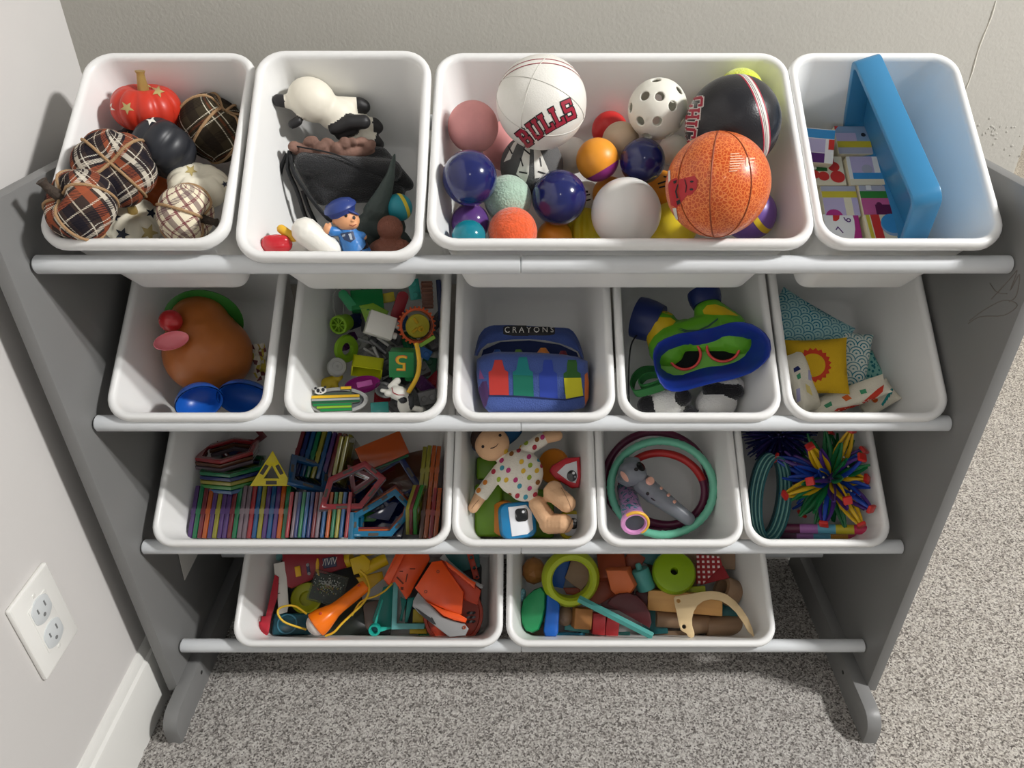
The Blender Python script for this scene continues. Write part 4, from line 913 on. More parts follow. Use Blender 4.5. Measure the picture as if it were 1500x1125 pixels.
# the jumble underneath: small grey and dark bricks
rn = random.Random(11); cols = ['grey', 'dark', 'grey', 'ltgrey', 'dark', 'blue', 'dkgreen', 'grey', 'purple', 'dark', 'red', 'grey', 'navy', 'ltgrey']
spots = [(540, 470), (556, 505), (575, 520), (548, 525), (570, 560), (618, 515), (628, 540), (634, 500), (622, 565), (600, 555), (560, 585), (632, 585), (520, 470), (530, 505), (612, 545), (640, 470), (588, 590), (545, 555), (530, 440), (590, 470), (600, 500), (575, 490), (510, 500), (560, 540), (640, 560), (605, 580)]
words = ['grey', 'black', 'grey', 'pale grey', 'black', 'blue', 'dark green', 'grey', 'purple', 'black', 'dark red', 'grey', 'navy', 'pale grey']
for k, (x, y) in enumerate(spots):
    ci = k % len(cols); sz = rn.uniform(24, 40)
    brick('toy_brick', 'small %s toy brick low in the jumble of building bits' % words[ci], x, y, 0.014 + 0.008 * (k % 3), (sz, rn.uniform(15, 24), 12), R(rn.uniform(-35, 35), rn.uniform(-35, 35), rn.uniform(0, 180)), C[cols[ci]], [(sx * sz * .25, 0, 5.5, (0, 0, 1)) for sx in (-1, 1)])
for k, (x0, y0, x1, y1) in enumerate(((-22, 12, 2, 4), (-14, -2, 8, -16), (-4, 10, 18, -10), (6, 14, 22, 2), (-10, -12, 16, -22), (0, 0, 10, -24))):
    solo('grey_rod', 'thin grey plastic rod among the building bits', 'toy brick', 'F', 547, 508, 0.046 + .002 * k, lambda S: m_tube([V(x0, y0, 0) * S, V(x1, y1, 2) * S], 2.6 * S, 8), C['ltgrey'] if k % 2 else C['grey'], None, 'grey plastic rods')
brick('toy_boat', 'green rounded toy hull behind the white brick', 538, 441, 0.050, (46, 30, 18), R(-20, 0, 4), C['green'], [(0, -14, 4, (0, -1, .3))])
solo('teal_paddle', 'teal-green paddle-shaped plastic piece', 'toy', 'F', 509, 440, 0.062, lambda S: m_prism(sc(rrect(14, 34, 6.9, 6), S), 3 * S, .8 * S), P('bit_teal_green', (46, 150, 96), 0.4), R(0, 0, 35))
solo('wire_hoop', 'thin pale hoop by the green hull', 'toy', 'F', 496, 444, 0.050, lambda S: m_tube([V(9 * math.cos(a), 22 * math.sin(a), 0) * S for a in [2 * PI * k / 30 for k in range(30)]], 1.4 * S, 6, True), C['ltgrey'], R(10, 30, 8))
solo('lime_plate', 'lime green flat plate behind the white brick', 'toy brick', 'F', 545, 462, 0.048, lambda S: m_prism(sc([(-18, 14), (2, 18), (24, 6), (20, -4), (-8, -14)], S), 4 * S, .6 * S), C['lime'])
def wheel():
    t, S = vthing('spoked_toy', 'lime green spoked toy wheel on a drum', 'toy', 'F', 496, 476, 0.062, R(10, -28, 0))
    mesh_obj('rim', m_lathe([(10.5 * S, 2 * S), (13.5 * S, 2 * S), (14 * S, 0), (14 * S, -8 * S), (13 * S, -9 * S), (10.5 * S, -9 * S)], 28, None, True), C['lime'], t)
    mesh_obj('drum', m_lathe([(0, -7 * S), (12.5 * S, -7 * S), (12.5 * S, -24 * S), (0, -24 * S)], 24), C['lime'], t)
    mesh_obj('hub', m_lathe([(0, 1.5 * S), (2.6 * S, 1.5 * S), (3 * S, -8 * S)], 14), C['lime'], t)
    for k in range(8):
        mesh_obj('spoke', m_box((9 * S, 1.6 * S, 2.5 * S), .3 * S, 1, R(0, 0, 45 * k) @ Matrix.Translation((6.5 * S, 0, -S))), C['lime'], t)
wheel()
solo('lime_ring', 'lime green ring tilted against the drum wheel', 'toy', 'F', 507, 511, 0.045, lambda S: m_lathe([(9 * S, -3 * S), (19 * S, -4 * S), (21 * S, 0), (19 * S, 4 * S), (10 * S, 4 * S), (8.5 * S, 0)], 36, None, True), C['lime'], R(-8, 38, -25))
brick('white_brick', 'large white smooth-topped brick turned on edge', 557, 477, 0.074, (40, 34, 17), R(-12, 10, -19), C['white'], [(22, 8, 0, (1, 0, 0)), (22, -8, 0, (1, 0, 0))], stud_r=5, stud_h=5)
solo('red_paddle', 'dark red tongue-shaped plastic piece behind the clear dome', 'toy', 'F', 585, 448, 0.055, lambda S: m_prism(sc(rrect(17, 44, 8, 6), S), 4 * S, 1 * S), C['red'], R(0, 10, -20))
t, S = brick('brown_track', 'brown toothed track piece in the corner', 626, 432, 0.066, (16, 40, 12), R(0, 0, 2), C['brown'], [])
for k in range(6): mesh_obj('tooth', m_box((17 * S, 3 * S, 3 * S), .4 * S, 1, Matrix.Translation(V(0, -16 + 6.4 * k, 7) * S)), C['brown'], t)
brick('teal_brick', 'teal brick beside the brown track piece', 607, 424, 0.058, (16, 30, 12), R(0, 0, 8), C['teal'], [(0, -8, 6, (0, 0, 1)), (0, 8, 6, (0, 0, 1))])
brick('navy_bar', 'long dark navy bar standing against the side wall', 644, 440, 0.050, (7, 60, 10), R(0, 0, 3), C['navy'], [])
brick('yellow_brick', 'ochre brick peeking behind the red tongue piece', 568, 436, 0.044, (20, 14, 12), R(0, 0, 10), C['citron'], [])
def dome():
    t, S = vthing('clear_dome', 'clear round dome over a yellow disc with an orange toothed ring', 'toy', 'F', 613, 478, 0.072, R(6, 14, 0))
    mesh_obj('disc', m_lathe([(0, -2 * S), (17 * S, -2 * S), (18 * S, -5 * S), (16 * S, -9 * S), (0, -9 * S)], 30), C['citron'], t)
    mesh_obj('knob', m_lathe([(2 * S, 1 * S), (4 * S, 1 * S), (4.4 * S, -2 * S), (2 * S, -2 * S)], 16, Matrix.Translation(V(4, -4, 0) * S), True), C['yellow'], t)
    mesh_obj('lug', m_box((4 * S, 10 * S, 3 * S), .6 * S, 1, Matrix.Translation(V(-5, -6, -1) * S) @ R(0, 0, -50)), C['yellow'], t)
    mesh_obj('lug', m_box((4 * S, 10 * S, 3 * S), .6 * S, 1, Matrix.Translation(V(-4, 8, -1) * S) @ R(0, 0, 40)), C['yellow'], t)
    mesh_obj('dome', m_lathe([(0, 12 * S), (8 * S, 11 * S), (15 * S, 8.5 * S), (20.5 * S, 4 * S), (22.5 * S, -2 * S), (23 * S, -8 * S), (21.5 * S, -8 * S), (21.0 * S, -2 * S), (19 * S, 3 * S), (14 * S, 7 * S), (0, 10.5 * S)], 36), M_CLEAR, t)
    r = mesh_obj('toothed_ring', m_lathe([(22 * S, -8 * S), (26 * S, -8 * S), (26 * S, -14 * S), (22 * S, -14 * S)], 40, None, True), C['orange'], t)
    for k in range(26): mesh_obj('tooth', m_box((3.4 * S, 2.4 * S, 5 * S), .3 * S, 1, R(0, 0, 360 / 26 * k) @ Matrix.Translation(V(27, 0, -11) * S)), C['orange'], r)
dome()
t, S = brick('number_brick', 'green toy brick with a yellow number 5', 590, 531, 0.084, (36, 38, 30), R(14, -8, -2), C['green'], [(-9, -19, 2, (0, -1, 0)), (9, -19, 2, (0, -1, 0))], stud_r=6, stud_h=7)
blk = [c for c in t.children if c.name.startswith('block')][0]
for size, m_, off in ((34, C['orange'], .0003), (31, C['yellow'], .0006)):
    bm = text_bm('5', size * S, 0.003)
    mx = (max(v.co.x for v in bm.verts) + min(v.co.x for v in bm.verts)) / 2; my = (max(v.co.y for v in bm.verts) + min(v.co.y for v in bm.verts)) / 2
    for v in bm.verts: v.co = V(-(v.co.x - mx) * 1.25, -(v.co.y - my) + 3 * S, 15 * S + off)
    if m_ is C['orange']:
        for v in bm.verts: v.co = V(v.co.x * 1.05, v.co.y, v.co.z)
    mesh_obj('numeral', fin(bm, smooth=0), m_, t)
solo('lime_stick', 'lime green stick beside the number brick', 'toy', 'F', 626, 500, 0.075, lambda S: m_box((26 * S, 6 * S, 5 * S), .8 * S, 1), C['lime'], R(0, 0, 32))
t, S = solo('yellow_hose', 'bent yellow plastic tube beside the number brick', 'toy', 'F', 608, 538, 0.098, lambda S: m_tube([q * S for q in spline([V(2, 35, 0), V(5, 18, 3), V(6, 2, 2), V(2, -16, 0), V(-10, -37, -4)], 6)], 3.4 * S, 10), C['yellow'])
def open_box(S, w_, h_, d_, th):
    bm = bmesh.new()
    b_box(bm, (w_ * S, h_ * S, th * S), Matrix.Translation((0, 0, -d_ / 2 * S)))
    for (sx, sy) in ((1, 0), (-1, 0), (0, 1), (0, -1)):
        b_box(bm, ((th if sx else w_) * S, (th if sy else h_) * S, d_ * S), Matrix.Translation((sx * (w_ - th) / 2 * S, sy * (h_ - th) / 2 * S, 0)))
    return fin(bm, smooth=30)
solo('lime_tray', 'open yellow-green box lying in the middle of the building bits', 'toy', 'F', 538, 538, 0.056, lambda S: open_box(S, 44, 24, 20, 2), C['lemon'], R(52, 0, -8))
solo('grey_disc', 'pale grey round disc with a centre dimple', 'toy', 'F', 494, 537, 0.060, lambda S: m_lathe([(0, 1.2 * S), (1.6 * S, 1.2 * S), (2.0 * S, 2 * S), (7 * S, 2 * S), (7.4 * S, 2.6 * S), (12.5 * S, 2.4 * S), (14 * S, .5 * S), (14 * S, -7 * S), (0, -7 * S)], 32), C['ltgrey'], R(-14, 12, 0))
blob_thing('yellow_animal', 'small yellow rubber animal toy', 'toy animal', 'F', 481, 561, 0.045, [('e', (0, 0, 0), (18, 9, 9), (0, 0, 22), 0), ('e', (14, 9, 3), (7, 6, 6), None, 0), ('c', (-8, -4, 3), (-20, -9, 2), 5, 4, 0), ('c', (2, -4, 5), (-4, -12, 5), 4.5, 4, 0), ('c', (10, 0, 5), (12, -9, 5), 4, 3.5, 0)], [P('bit_mustard', (196, 170, 34), 0.5)], 1.2)
solo('magenta_dish', 'magenta boat-shaped dish with a block in it', 'toy', 'F', 531, 563, 0.056, lambda S: fin(cup_lobe(S, 26, 13, 12), smooth=50), C['magenta'], R(-18, 0, 10))
brick('magenta_brick', 'pink brick lying in the magenta dish', 534, 562, 0.060, (22, 8, 6), R(0, 0, 12), P('bit_pink', (196, 90, 170), 0.35), [])
def oval_toy():
    t, S = vthing('striped_oval', 'white oval tray carrying a green, grey and yellow striped card', 'toy', 'F', 495, 587, 0.066, R(-16, 0, 2))
    o = [(44 * math.cos(a), 20 * math.sin(a)) for a in [2 * PI * k / 40 for k in range(40)]]; i_ = [(37 * math.cos(a), 14.5 * math.sin(a)) for a in [2 * PI * k / 40 for k in range(40)]]
    mesh_obj('rim', m_prism(sc(o, S), 7 * S, 1.2 * S, Matrix.Translation((0, 0, -4 * S)), [sc(i_, S)]), C['ltgrey'], t)
    mesh_obj('tray', m_prism(sc(i_, S), 2 * S, 0, Matrix.Translation((0, 0, -3 * S))), P('bit_slate', (92, 96, 100), 0.4), t)
    cd = [(-38, 2), (-34, 10), (18, 12), (18, 15), (4, 15), (4, 20), (20, 21), (20, 8), (32, 8), (32, -4), (20, -6), (20, -17), (-24, -17), (-36, -8)]
    card = mesh_obj('card', m_prism(sc(cd, S), 1.6 * S, 0, Matrix.Translation((0, 0, 2.5 * S))), P('bit_olive', (70, 84, 64), 0.5), t)
    for (y0, y1, x0, x1, m_) in ((3.5, 7.5, -37, 31, 'yellow'), (-.5, 2.5, -37, 31, 'ltgrey'), (-4, -1, -36, 31, 'dkgreen'), (-8, -5, -35, 19, 'green'), (-12, -9, -30, 19, 'lime'), (-16.5, -13, -25, 19, 'green'), (16, 20, 4.5, 19.5, 'yellow')):
        mesh_obj('stripe', m_prism(sc([(x0, y0), (x1, y0), (x1, y1), (x0, y1)], S), .5 * S, 0, Matrix.Translation((0, 0, 4 * S))), C[m_], card)
    f = mesh_obj('badge', m_prism(sc(ngon(8.5, 20, 0, 5.5), S), 2 * S, .4 * S, Matrix.Translation(V(-24, 14, 6) * S) @ R(0, 0, 8)), C['white'], t)
    for x, y, a, b_ in ((-27.5, 14, 2.4, 3), (-20.5, 15, 2.4, 3), (-31, 17.5, 2, 2), (-17.5, 19, 2, 2), (-24, 11.2, 1.4, 1)):
        mesh_obj('badge_spot', m_prism(sc([(x + p[0], y + p[1]) for p in ngon(a, 12, 0, b_)], S), .5 * S, 0, Matrix.Translation((0, 0, 8 * S))), C['dark'], f)
oval_toy()
solo('clear_dish', 'small clear grey dish beside the white dog figure', 'toy', 'F', 563, 571, 0.048, lambda S: fin(cup_lobe(S, 15, 12, 9), smooth=50), P('smoky_clear', (150, 150, 152), 0.15, trans=0.5), R(0, 10, -20))
vbox('teal_tile', 'translucent teal plate at the front of the building bits', 'toy brick', 'F', 556, 597, 0.050, (26, 16, 4), R(-10, 0, 4), P('bit_aqua', (70, 180, 172), 0.2, trans=0.3), .8)
t, body, S = blob_thing('dog_figure', 'white toy dog figure with black patches under the yellow tube', 'toy animal', 'F', 588, 580, 0.075,
    [('e', (-4, 4, 4), (15, 11, 11), (0, 0, -12), 0), ('e', (6, -12, 0), (12, 16, 11), None, 0), ('c', (-16, 14, 0), (-6, 22, 0), 4, 5.5, 0), ('c', (-20, 4, 4), (-12, 4, 6), 5, 6, 0), ('c', (-18, 6, -2), (-28, 8, -4), 3.5, 3, 0), ('e', (14, -8, 6), (5, 12, 6), None, 1), ('e', (2, -6, 10), (6, 4.5, 5), None, 1), ('c', (18, -18, 4), (28, -20, 4), 4.5, 4.5, 0)], [C['white'], C['dark']], 1.1, smooth=1)
vdecal(t, body, [[(-14, -12), (-13, -12), (-11, -5), (-4, -2), (4, -2), (4, -1), (-5, -1), (-12, -4)]], S, C['red'], 'collar_line')
brick('grey_brick', 'grey two-stud brick in the front corner', 625, 582, 0.058, (26, 20, 14), R(10, 10, 14), C['grey'], [(-6, 0, 7, (0, 0, 1)), (6, 0, 7, (0, 0, 1))])
solo('white_strip', 'thin white strip leaning on the side wall', 'toy', 'F', 477, 532, 0.035, lambda S: m_box((6 * S, 26 * S, 4 * S), .6 * S, 1), C['white'], R(0, 20, -6))
# ================================================================== bin G: crayon box bag
def crayon_bag():
    M_BAG = P('blue_canvas', (68, 90, 156), 0.85, bump=0.6, bscale=600, sheen=0.2); M_IN = P('dark_blue_lining', (34, 48, 92), 0.9)
    K = lambda pts: [(650 + x * .1955 - 780, (420 + y * .1955 - 552)) for x, y in pts]       # crop -> px about the centre, y down
    t, S = vthing('crayon_bag', 'blue fabric crayon box bag printed with crayons and a hand-lettered CRAYONS patch', 'bag', 'G', 780, 552, 0.058)
    lower = up(K([(250, 545), (300, 510), (400, 488), (560, 490), (740, 496), (900, 510), (1020, 530), (1075, 560), (1085, 700), (1082, 840), (1050, 905), (940, 935), (600, 940), (340, 938), (300, 900), (262, 780), (246, 640)]))
    bm = bmesh.new(); rings = []
    for (k, z) in ((.90, -40), (.97, -32), (1.0, -16), (1.0, 6), (.985, 18), (.94, 26), (.86, 30), (.5, 33)): rings.append([bm.verts.new(((x * k) * S, ((y + 30) * k - 30) * S, z * S)) for x, y in lower])
    n = len(lower)
    for a, c in zip(rings[:-1], rings[1:]):
        for k in range(n): bm.faces.new((a[k], a[(k + 1) % n], c[(k + 1) % n], c[k]))
    bm.faces.new(rings[0]); bm.faces.new(rings[-1])
    bmesh.ops.subdivide_edges(bm, edges=bm.edges[:], cuts=1, smooth=0.6); body = mesh_obj('pouch', fin(bm, smooth=70), M_BAG, t)
    # flap: an arched band standing open behind the pouch
    fl = []
    for k in range(25):
        a = PI * k / 24; fl.append((-81 * math.cos(a) if abs(math.cos(a)) < 2 else 0, 0, 0))
    outer = up(K([(232, 520), (240, 470), (262, 380), (300, 320), (360, 292), (500, 290), (640, 298), (800, 308), (930, 312), (975, 345), (1010, 410), (1040, 500), (1048, 545)]))
    inner = up(K([(262, 520), (280, 478), (330, 432), (420, 410), (520, 400), (640, 398), (760, 406), (870, 430), (950, 460), (1000, 490), (1022, 540)]))
    bm = bmesh.new()
    def res(pl, m):
        sp = [Vector((x, y, 0)) for x, y in pl]; L_ = [0]
        for a, c in zip(sp[:-1], sp[1:]): L_.append(L_[-1] + (c - a).length)
        o = []
        for k in range(m + 1):
            s = L_[-1] * k / m; i = max(j for j in range(len(L_)) if L_[j] <= s + 1e-9); i = min(i, len(sp) - 2)
            f = (s - L_[i]) / (L_[i + 1] - L_[i]); o.append(sp[i].lerp(sp[i + 1], f))
        return o
    A, B_ = res(outer, 30), res(inner, 30); rows = []
    for k in range(5):
        f = k / 4; rows.append([bm.verts.new(V(*(a.lerp(c, f) * S).xy, (10 + 14 * math.sin(PI * f * .8)) * S)) for a, c in zip(A, B_)])
    for a, c in zip(rows[:-1], rows[1:]):
        for k in range(30): bm.faces.new((a[k], a[k + 1], c[k + 1], c[k]))
    bmesh.ops.solidify(bm, geom=bm.faces[:], thickness=4 * S); flap = mesh_obj('flap', fin(bm, smooth=60), M_BAG, t)
    mesh_obj('lining', m_prism(sc(up(K([(262, 560), (290, 470), (420, 410), (640, 398), (870, 430), (1000, 490), (1030, 560)])), S), 6 * S, 0, Matrix.Translation((0, 0, -22 * S))), M_IN, t)
    for (x, y, m_, rr) in ((560, 490, (104, 146, 58), 11), (745, 478, (214, 128, 46), 13), (895, 500, (120, 38, 50), 10), (400, 490, (40, 84, 160), 11)):
        q = up(K([(x, y)]))[0]
        c_ = thing('plush_crayon', 'soft %s plush crayon inside the crayon bag' % {104: 'green', 214: 'orange', 120: 'dark red', 40: 'blue'}[m_[0]], 'soft toy', t.matrix_world @ Matrix.Translation(V(q[0], q[1] - 12, -4) * S), 'plush crayons')
        mm = P('plush_%d' % m_[0], m_, 0.9, sheen=0.3)
        mesh_obj('barrel', m_lathe([(0, 16 * S), (4 * S, 16 * S), (rr * .75 * S, 8 * S), (rr * S, 4 * S), (rr * S, -30 * S), (0, -30 * S)], 20, R(-90, 0, 0)), mm, c_)
    pc = {k: P('crayon_print_' + k, c, 0.8) for k, c in dict(red=(200, 60, 52), teal=(24, 128, 128), green=(18, 112, 90), blue=(42, 66, 160), dkgreen=(48, 96, 40), yellow=(206, 200, 40), plum=(72, 44, 92), orange=(206, 110, 50), pink=(150, 80, 130)).items()}
    def cray(x0, x1, y0, y1, nk, ny0): return K([(x0, y0), (x0 + 25, y0 - 15), (x0 + nk, ny0 + 30), (x0 + nk + 6, ny0), (x1 - nk - 6, ny0), (x1 - nk, ny0 + 30), (x1 - 25, y0 - 15), (x1, y0), (x1 + 6, y1), (x0 + 8, y1)])
    vdecal(t, body, [cray(345, 488, 640, 812, 38, 552)], S, pc['red'], 'crayon_print')
    vdecal(t, body, [cray(522, 668, 640, 815, 38, 532)], S, pc['teal'], 'crayon_print'); vdecal(t, body, [K([(524, 660), (666, 668), (674, 818), (528, 815)])], S, pc['green'], 'crayon_wrapper', .0008)
    vdecal(t, body, [cray(712, 842, 650, 835, 30, 552)], S, pc['blue'], 'crayon_print')
    vdecal(t, body, [cray(890, 1015, 650, 800, 26, 552)], S, pc['dkgreen'], 'crayon_print'); vdecal(t, body, [K([(892, 684), (1018, 682), (1032, 812), (908, 842)])], S, pc['yellow'], 'crayon_wrapper', .0008)
    vdecal(t, body, [K([(270, 760), (300, 710), (330, 705), (352, 800), (330, 880), (312, 925), (285, 860)])], S, pc['plum'], 'crayon_print'); vdecal(t, body, [K([(1045, 660), (1066, 640), (1078, 720), (1078, 850), (1050, 900), (1044, 800)])], S, pc['orange'], 'crayon_print'); vdecal(t, body, [K([(275, 690), (282, 620), (315, 690)])], S, pc['pink'], 'crayon_print')
    mesh_obj('seam', m_tube([V(x, y, z) * S for (x, y), z in zip(up(K([(345, 812), (450, 812), (600, 818), (760, 830), (900, 842), (1040, 815)])), (31, 34, 34.5, 34.5, 34, 31))], 0.9 * S, 6), P('navy_thread', (30, 40, 84), 0.8), t)
    vdecal(t, flap, [K([(640 + 190 * max(-1, min(1, 1.25 * math.cos(a))), 335 + 38 * max(-1, min(1, 1.25 * math.sin(a)))) for a in [2 * PI * k / 36 for k in range(36)]])], S, P('black_patch', (24, 24, 28), 0.7), 'name_patch', .0006)
    bm = text_bm('C R A Y O N S', 0.0098, 0.003)
    for v in bm.verts: v.co = V(v.co.x + (640 * .1955 + 650 - 780) * S, v.co.y - (335 * .1955 + 420 - 552) * S, 0)
    vdecal(t, flap, None, S, P('white_thread', (226, 224, 218), 0.7), 'lettering', .0011, bm=bm)
crayon_bag()
# ================================================================== bin H: goggle toy, plush panda, headband
def goggles():
    MB, MG, MY, MR, MK = P('royal_blue_plastic', (24, 50, 140), 0.38), P('grass_green_plastic', (92, 164, 30), 0.4), P('sun_yellow_plastic', (206, 174, 20), 0.4), P('coral_red_plastic', (214, 70, 62), 0.35), P('dark_lens', (10, 15, 12), 0.6, spec=0.1)
    t, S = vthing('goggle_toy', 'blue, green and yellow toy binocular goggles with two red-ringed eyepieces', 'toy', 'H', 1034, 510, 0.098)
    K = lambda pts: [(895 + x * .1955 - 1035, -(420 + y * .1955 - 510)) for x, y in pts]
    rim = K([(330, 500), (352, 432), (420, 388), (520, 352), (640, 335), (760, 312), (880, 275), (960, 266), (1040, 288), (1110, 330), (1158, 385), (1174, 445), (1160, 520), (1110, 590), (1020, 650), (900, 690), (780, 715), (660, 748), (560, 780), (485, 788), (430, 770), (380, 712), (345, 610)])
    plate = K([(345, 590), (360, 540), (420, 505), (520, 485), (640, 470), (760, 452), (880, 425), (950, 400), (1000, 385), (1040, 385), (1052, 420), (1045, 470), (1010, 530), (940, 570), (850, 595), (760, 602), (690, 615), (620, 640), (560, 668), (500, 682), (440, 676), (390, 650), (355, 620)])
    def rs(pl, m=48):
        pl = [Vector((x, y)) for x, y in pl]; c_ = Vector(K([(735, 520)])[0]); o = []
        for k_ in range(m):
            a_ = 2 * PI * k_ / m; d_ = Vector((math.cos(a_), math.sin(a_))); best = 0
            for i_ in range(len(pl)):
                p_, q_ = pl[i_ - 1] - c_, pl[i_] - c_; e_ = q_ - p_; den = d_.x * e_.y - d_.y * e_.x
                if abs(den) < 1e-9: continue
                t_ = (p_.x * e_.y - p_.y * e_.x) / den; u_ = (p_.x * d_.y - p_.y * d_.x) / den
                if t_ > 0 and -1e-6 <= u_ <= 1 + 1e-6: best = max(best, t_)
            o.append(tuple(c_ + d_ * best))
        return o
    rim, plate = rs(rim), rs(plate)
    n = len(rim); bm = bmesh.new(); rings = []
    cen = V(*K([(720, 520)])[0])
    for (f, z, k) in ((1, -26, .96), (.5, -4, .99), (.15, 14, 1.0), (0, 26, 1.0), (0, 27.5, .985), (.02, 26, .965), (.2, 14, .955), (.55, -4, .945), (1, -18, .93)):
        rings.append([bm.verts.new(((V(*r).lerp(V(*p), f) - cen) * k + cen).to_3d() * S + V(0, 0, z * S)) for r, p in zip(rim, plate)])
    for a, c in zip(rings[:-1], rings[1:]):
        for k in range(n): bm.faces.new((a[k], a[(k + 1) % n], c[(k + 1) % n], c[k]))
    mesh_obj('skirt', fin(bm, smooth=50), MB, t)
    mesh_obj('face_plate', m_prism(sc(plate, S), 5 * S, 0, Matrix.Translation((0, 0, -22 * S))), MG, t)
    for (x, y, rx, ry, a) in ((560, 510, 118, 112, 0), (842, 455, 118, 105, 0)):
        cx_, cy_ = K([(x, y)])[0]
        e = mesh_obj('eyepiece_ring', m_tube([V(cx_ + rx * .1955 * math.cos(q), cy_ + ry * .1955 * math.sin(q), -12) * S for q in [2 * PI * k / 32 for k in range(32)]], 2.1 * S, 8, True), MR, t)
        mesh_obj('lens', m_prism([((cx_ + p[0]) * S, (cy_ + p[1]) * S) for p in ngon(rx * .19, 28, 0, ry * .19)], 4.5 * S, 0, Matrix.Translation((0, 0, -20.5 * S))), MK, e)
    k = lambda x, y, z: V(895 + x * .1955 - 1035, -(420 + y * .1955 - 510), z) * S
    body = mesh_obj('body', blob([('c', k(430, 470, -30), k(380, 300, -34), 30 * S, 27 * S, 0), ('c', k(440, 400, -22), k(760, 300, -24), 24 * S, 24 * S, 0), ('c', k(880, 330, -30), k(740, 190, -36), 30 * S, 24 * S, 0), ('c', k(560, 380, -36), k(860, 380, -36), 30 * S, 30 * S, 0), ('c', k(920, 380, -30), k(960, 400, -30), 28 * S, 26 * S, 0)], 2.2 * S, 4), MG, t)
    for pl in ([(225, 280), (270, 238), (360, 224), (450, 228), (488, 255), (470, 285), (400, 310), (330, 370), (290, 430), (275, 520), (240, 450), (218, 360)], [(690, 175), (720, 138), (780, 130), (850, 155), (920, 200), (950, 222), (880, 214), (760, 212), (700, 205)], [(345, 172), (420, 178), (520, 205), (590, 130), (640, 100), (600, 170), (560, 215), (500, 222), (420, 200)]):
        vdecal(t, body, [[(x, -y) for x, y in K(pl)]], S, MY, 'yellow_panel', .0006, .004)
    for pl in ([(500, 305), (580, 325), (660, 322), (730, 290), (800, 235), (800, 250), (740, 300), (670, 334), (580, 336)], [(505, 318), (560, 330), (640, 334), (560, 340)]):
        vdecal(t, body, [[(x, -y) for x, y in K(pl)]], S, P('dark_green_print', (30, 76, 60), 0.5), 'swoosh_print', .0008, .004)
    for (a, c, r) in ((k(370, 270, -38), k(170, 210, -44), 33), (k(720, 130, -40), k(690, 20, -48), 25)):
        d = (c - a); Mx = Matrix.Translation(a) @ axis_to(d); ln = d.length
        mesh_obj('barrel', m_lathe([(0, 0), (r * .86 * S, 0), (r * .96 * S, ln * .35), (r * S, ln * .7), (r * .97 * S, ln * .97), (r * .85 * S, ln), (r * .8 * S, ln * .9), (0, ln * .9)], 36, Mx), P('navy_barrel_plastic', (22, 38, 92), 0.4), t)
    # hinged neck cord
    vtube_part(t, 'neck_cord', [(-100, 24, -30), (-110, 4, -10), (-113, -40, -8), (-113, -84, -18)], 1.2, S, M_CORD)
goggles()
t, body, S = blob_thing('plush_panda', 'black and white plush panda lying under the goggle toy', 'soft toy', 'H', 1018, 588, 0.036,
    [('e', (-38, -2, 0), (30, 24, 24), None, 0), ('e', (30, -2, 0), (30, 26, 26), (0, 0, 10), 0), ('e', (48, 24, 4), (22, 14, 16), None, 0), ('c', (18, 18, 16), (58, 14, 14), 9, 11, 1), ('e', (-68, -6, 8), (16, 15, 12), None, 1), ('e', (-16, 6, 20), (12, 13, 8), (0, 0, 20), 1), ('e', (-6, -20, 16), (10, 14, 10), None, 1)], [P('white_plush', (226, 224, 218), 0.95, bump=1.0, bscale=500, sheen=0.5), P('black_plush', (26, 25, 28), 0.95, bump=1.0, bscale=500, sheen=0.3)], 2.2, smooth=3)
M_BAND = P('green_band_cloth', (36, 106, 48), 0.7)
def strap_loop(S, pts, wd, th, closed=False):
    """flat strap following a path in the xy plane, wd across z"""
    sp = spline([Vector(p) for p in pts], 6, closed); bm = bmesh.new(); rows = []
    n = len(sp)
    for i, p in enumerate(sp):
        tg = (sp[(i + 1) % n] - sp[i - 1]) if closed else (sp[min(i + 1, n - 1)] - sp[max(i - 1, 0)])
        nn = Vector((-tg.y, tg.x, 0)).normalized() * th / 2
        rows.append([bm.verts.new((p + o + Vector((0, 0, z))) * S) for o, z in ((nn, -wd / 2), (nn, wd / 2), (-nn, wd / 2), (-nn, -wd / 2))])
    pr = list(zip(rows[:-1], rows[1:])) + ([(rows[-1], rows[0])] if closed else [])
    for a, c in pr:
        for k in range(4): bm.faces.new((a[k], a[(k + 1) % 4], c[(k + 1) % 4], c[k]))
    if not closed: bm.faces.new(rows[0]); bm.faces.new(list(reversed(rows[-1])))
    return fin(bm, smooth=40)
t, S = vthing('green_strap', 'green elastic strap looped beside the goggle toy', 'strap', 'H', 948, 558, 0.050, R(-35, -20, 0))
mesh_obj('outer_loop', strap_loop(S, [(14, 20, 0), (-8, 20, 0), (-20, 8, 0), (-21, -10, 0), (-12, -22, 0), (6, -18, 0), (26, -10, 0)], 16, 2.2), M_BAND, t)
mesh_obj('inner_loop', strap_loop(S, [(16, 8, 4), (0, 6, 4), (-8, -4, 4), (-4, -14, 4), (10, -12, 4), (26, -4, 4)], 14, 2.2), M_BAND, t)
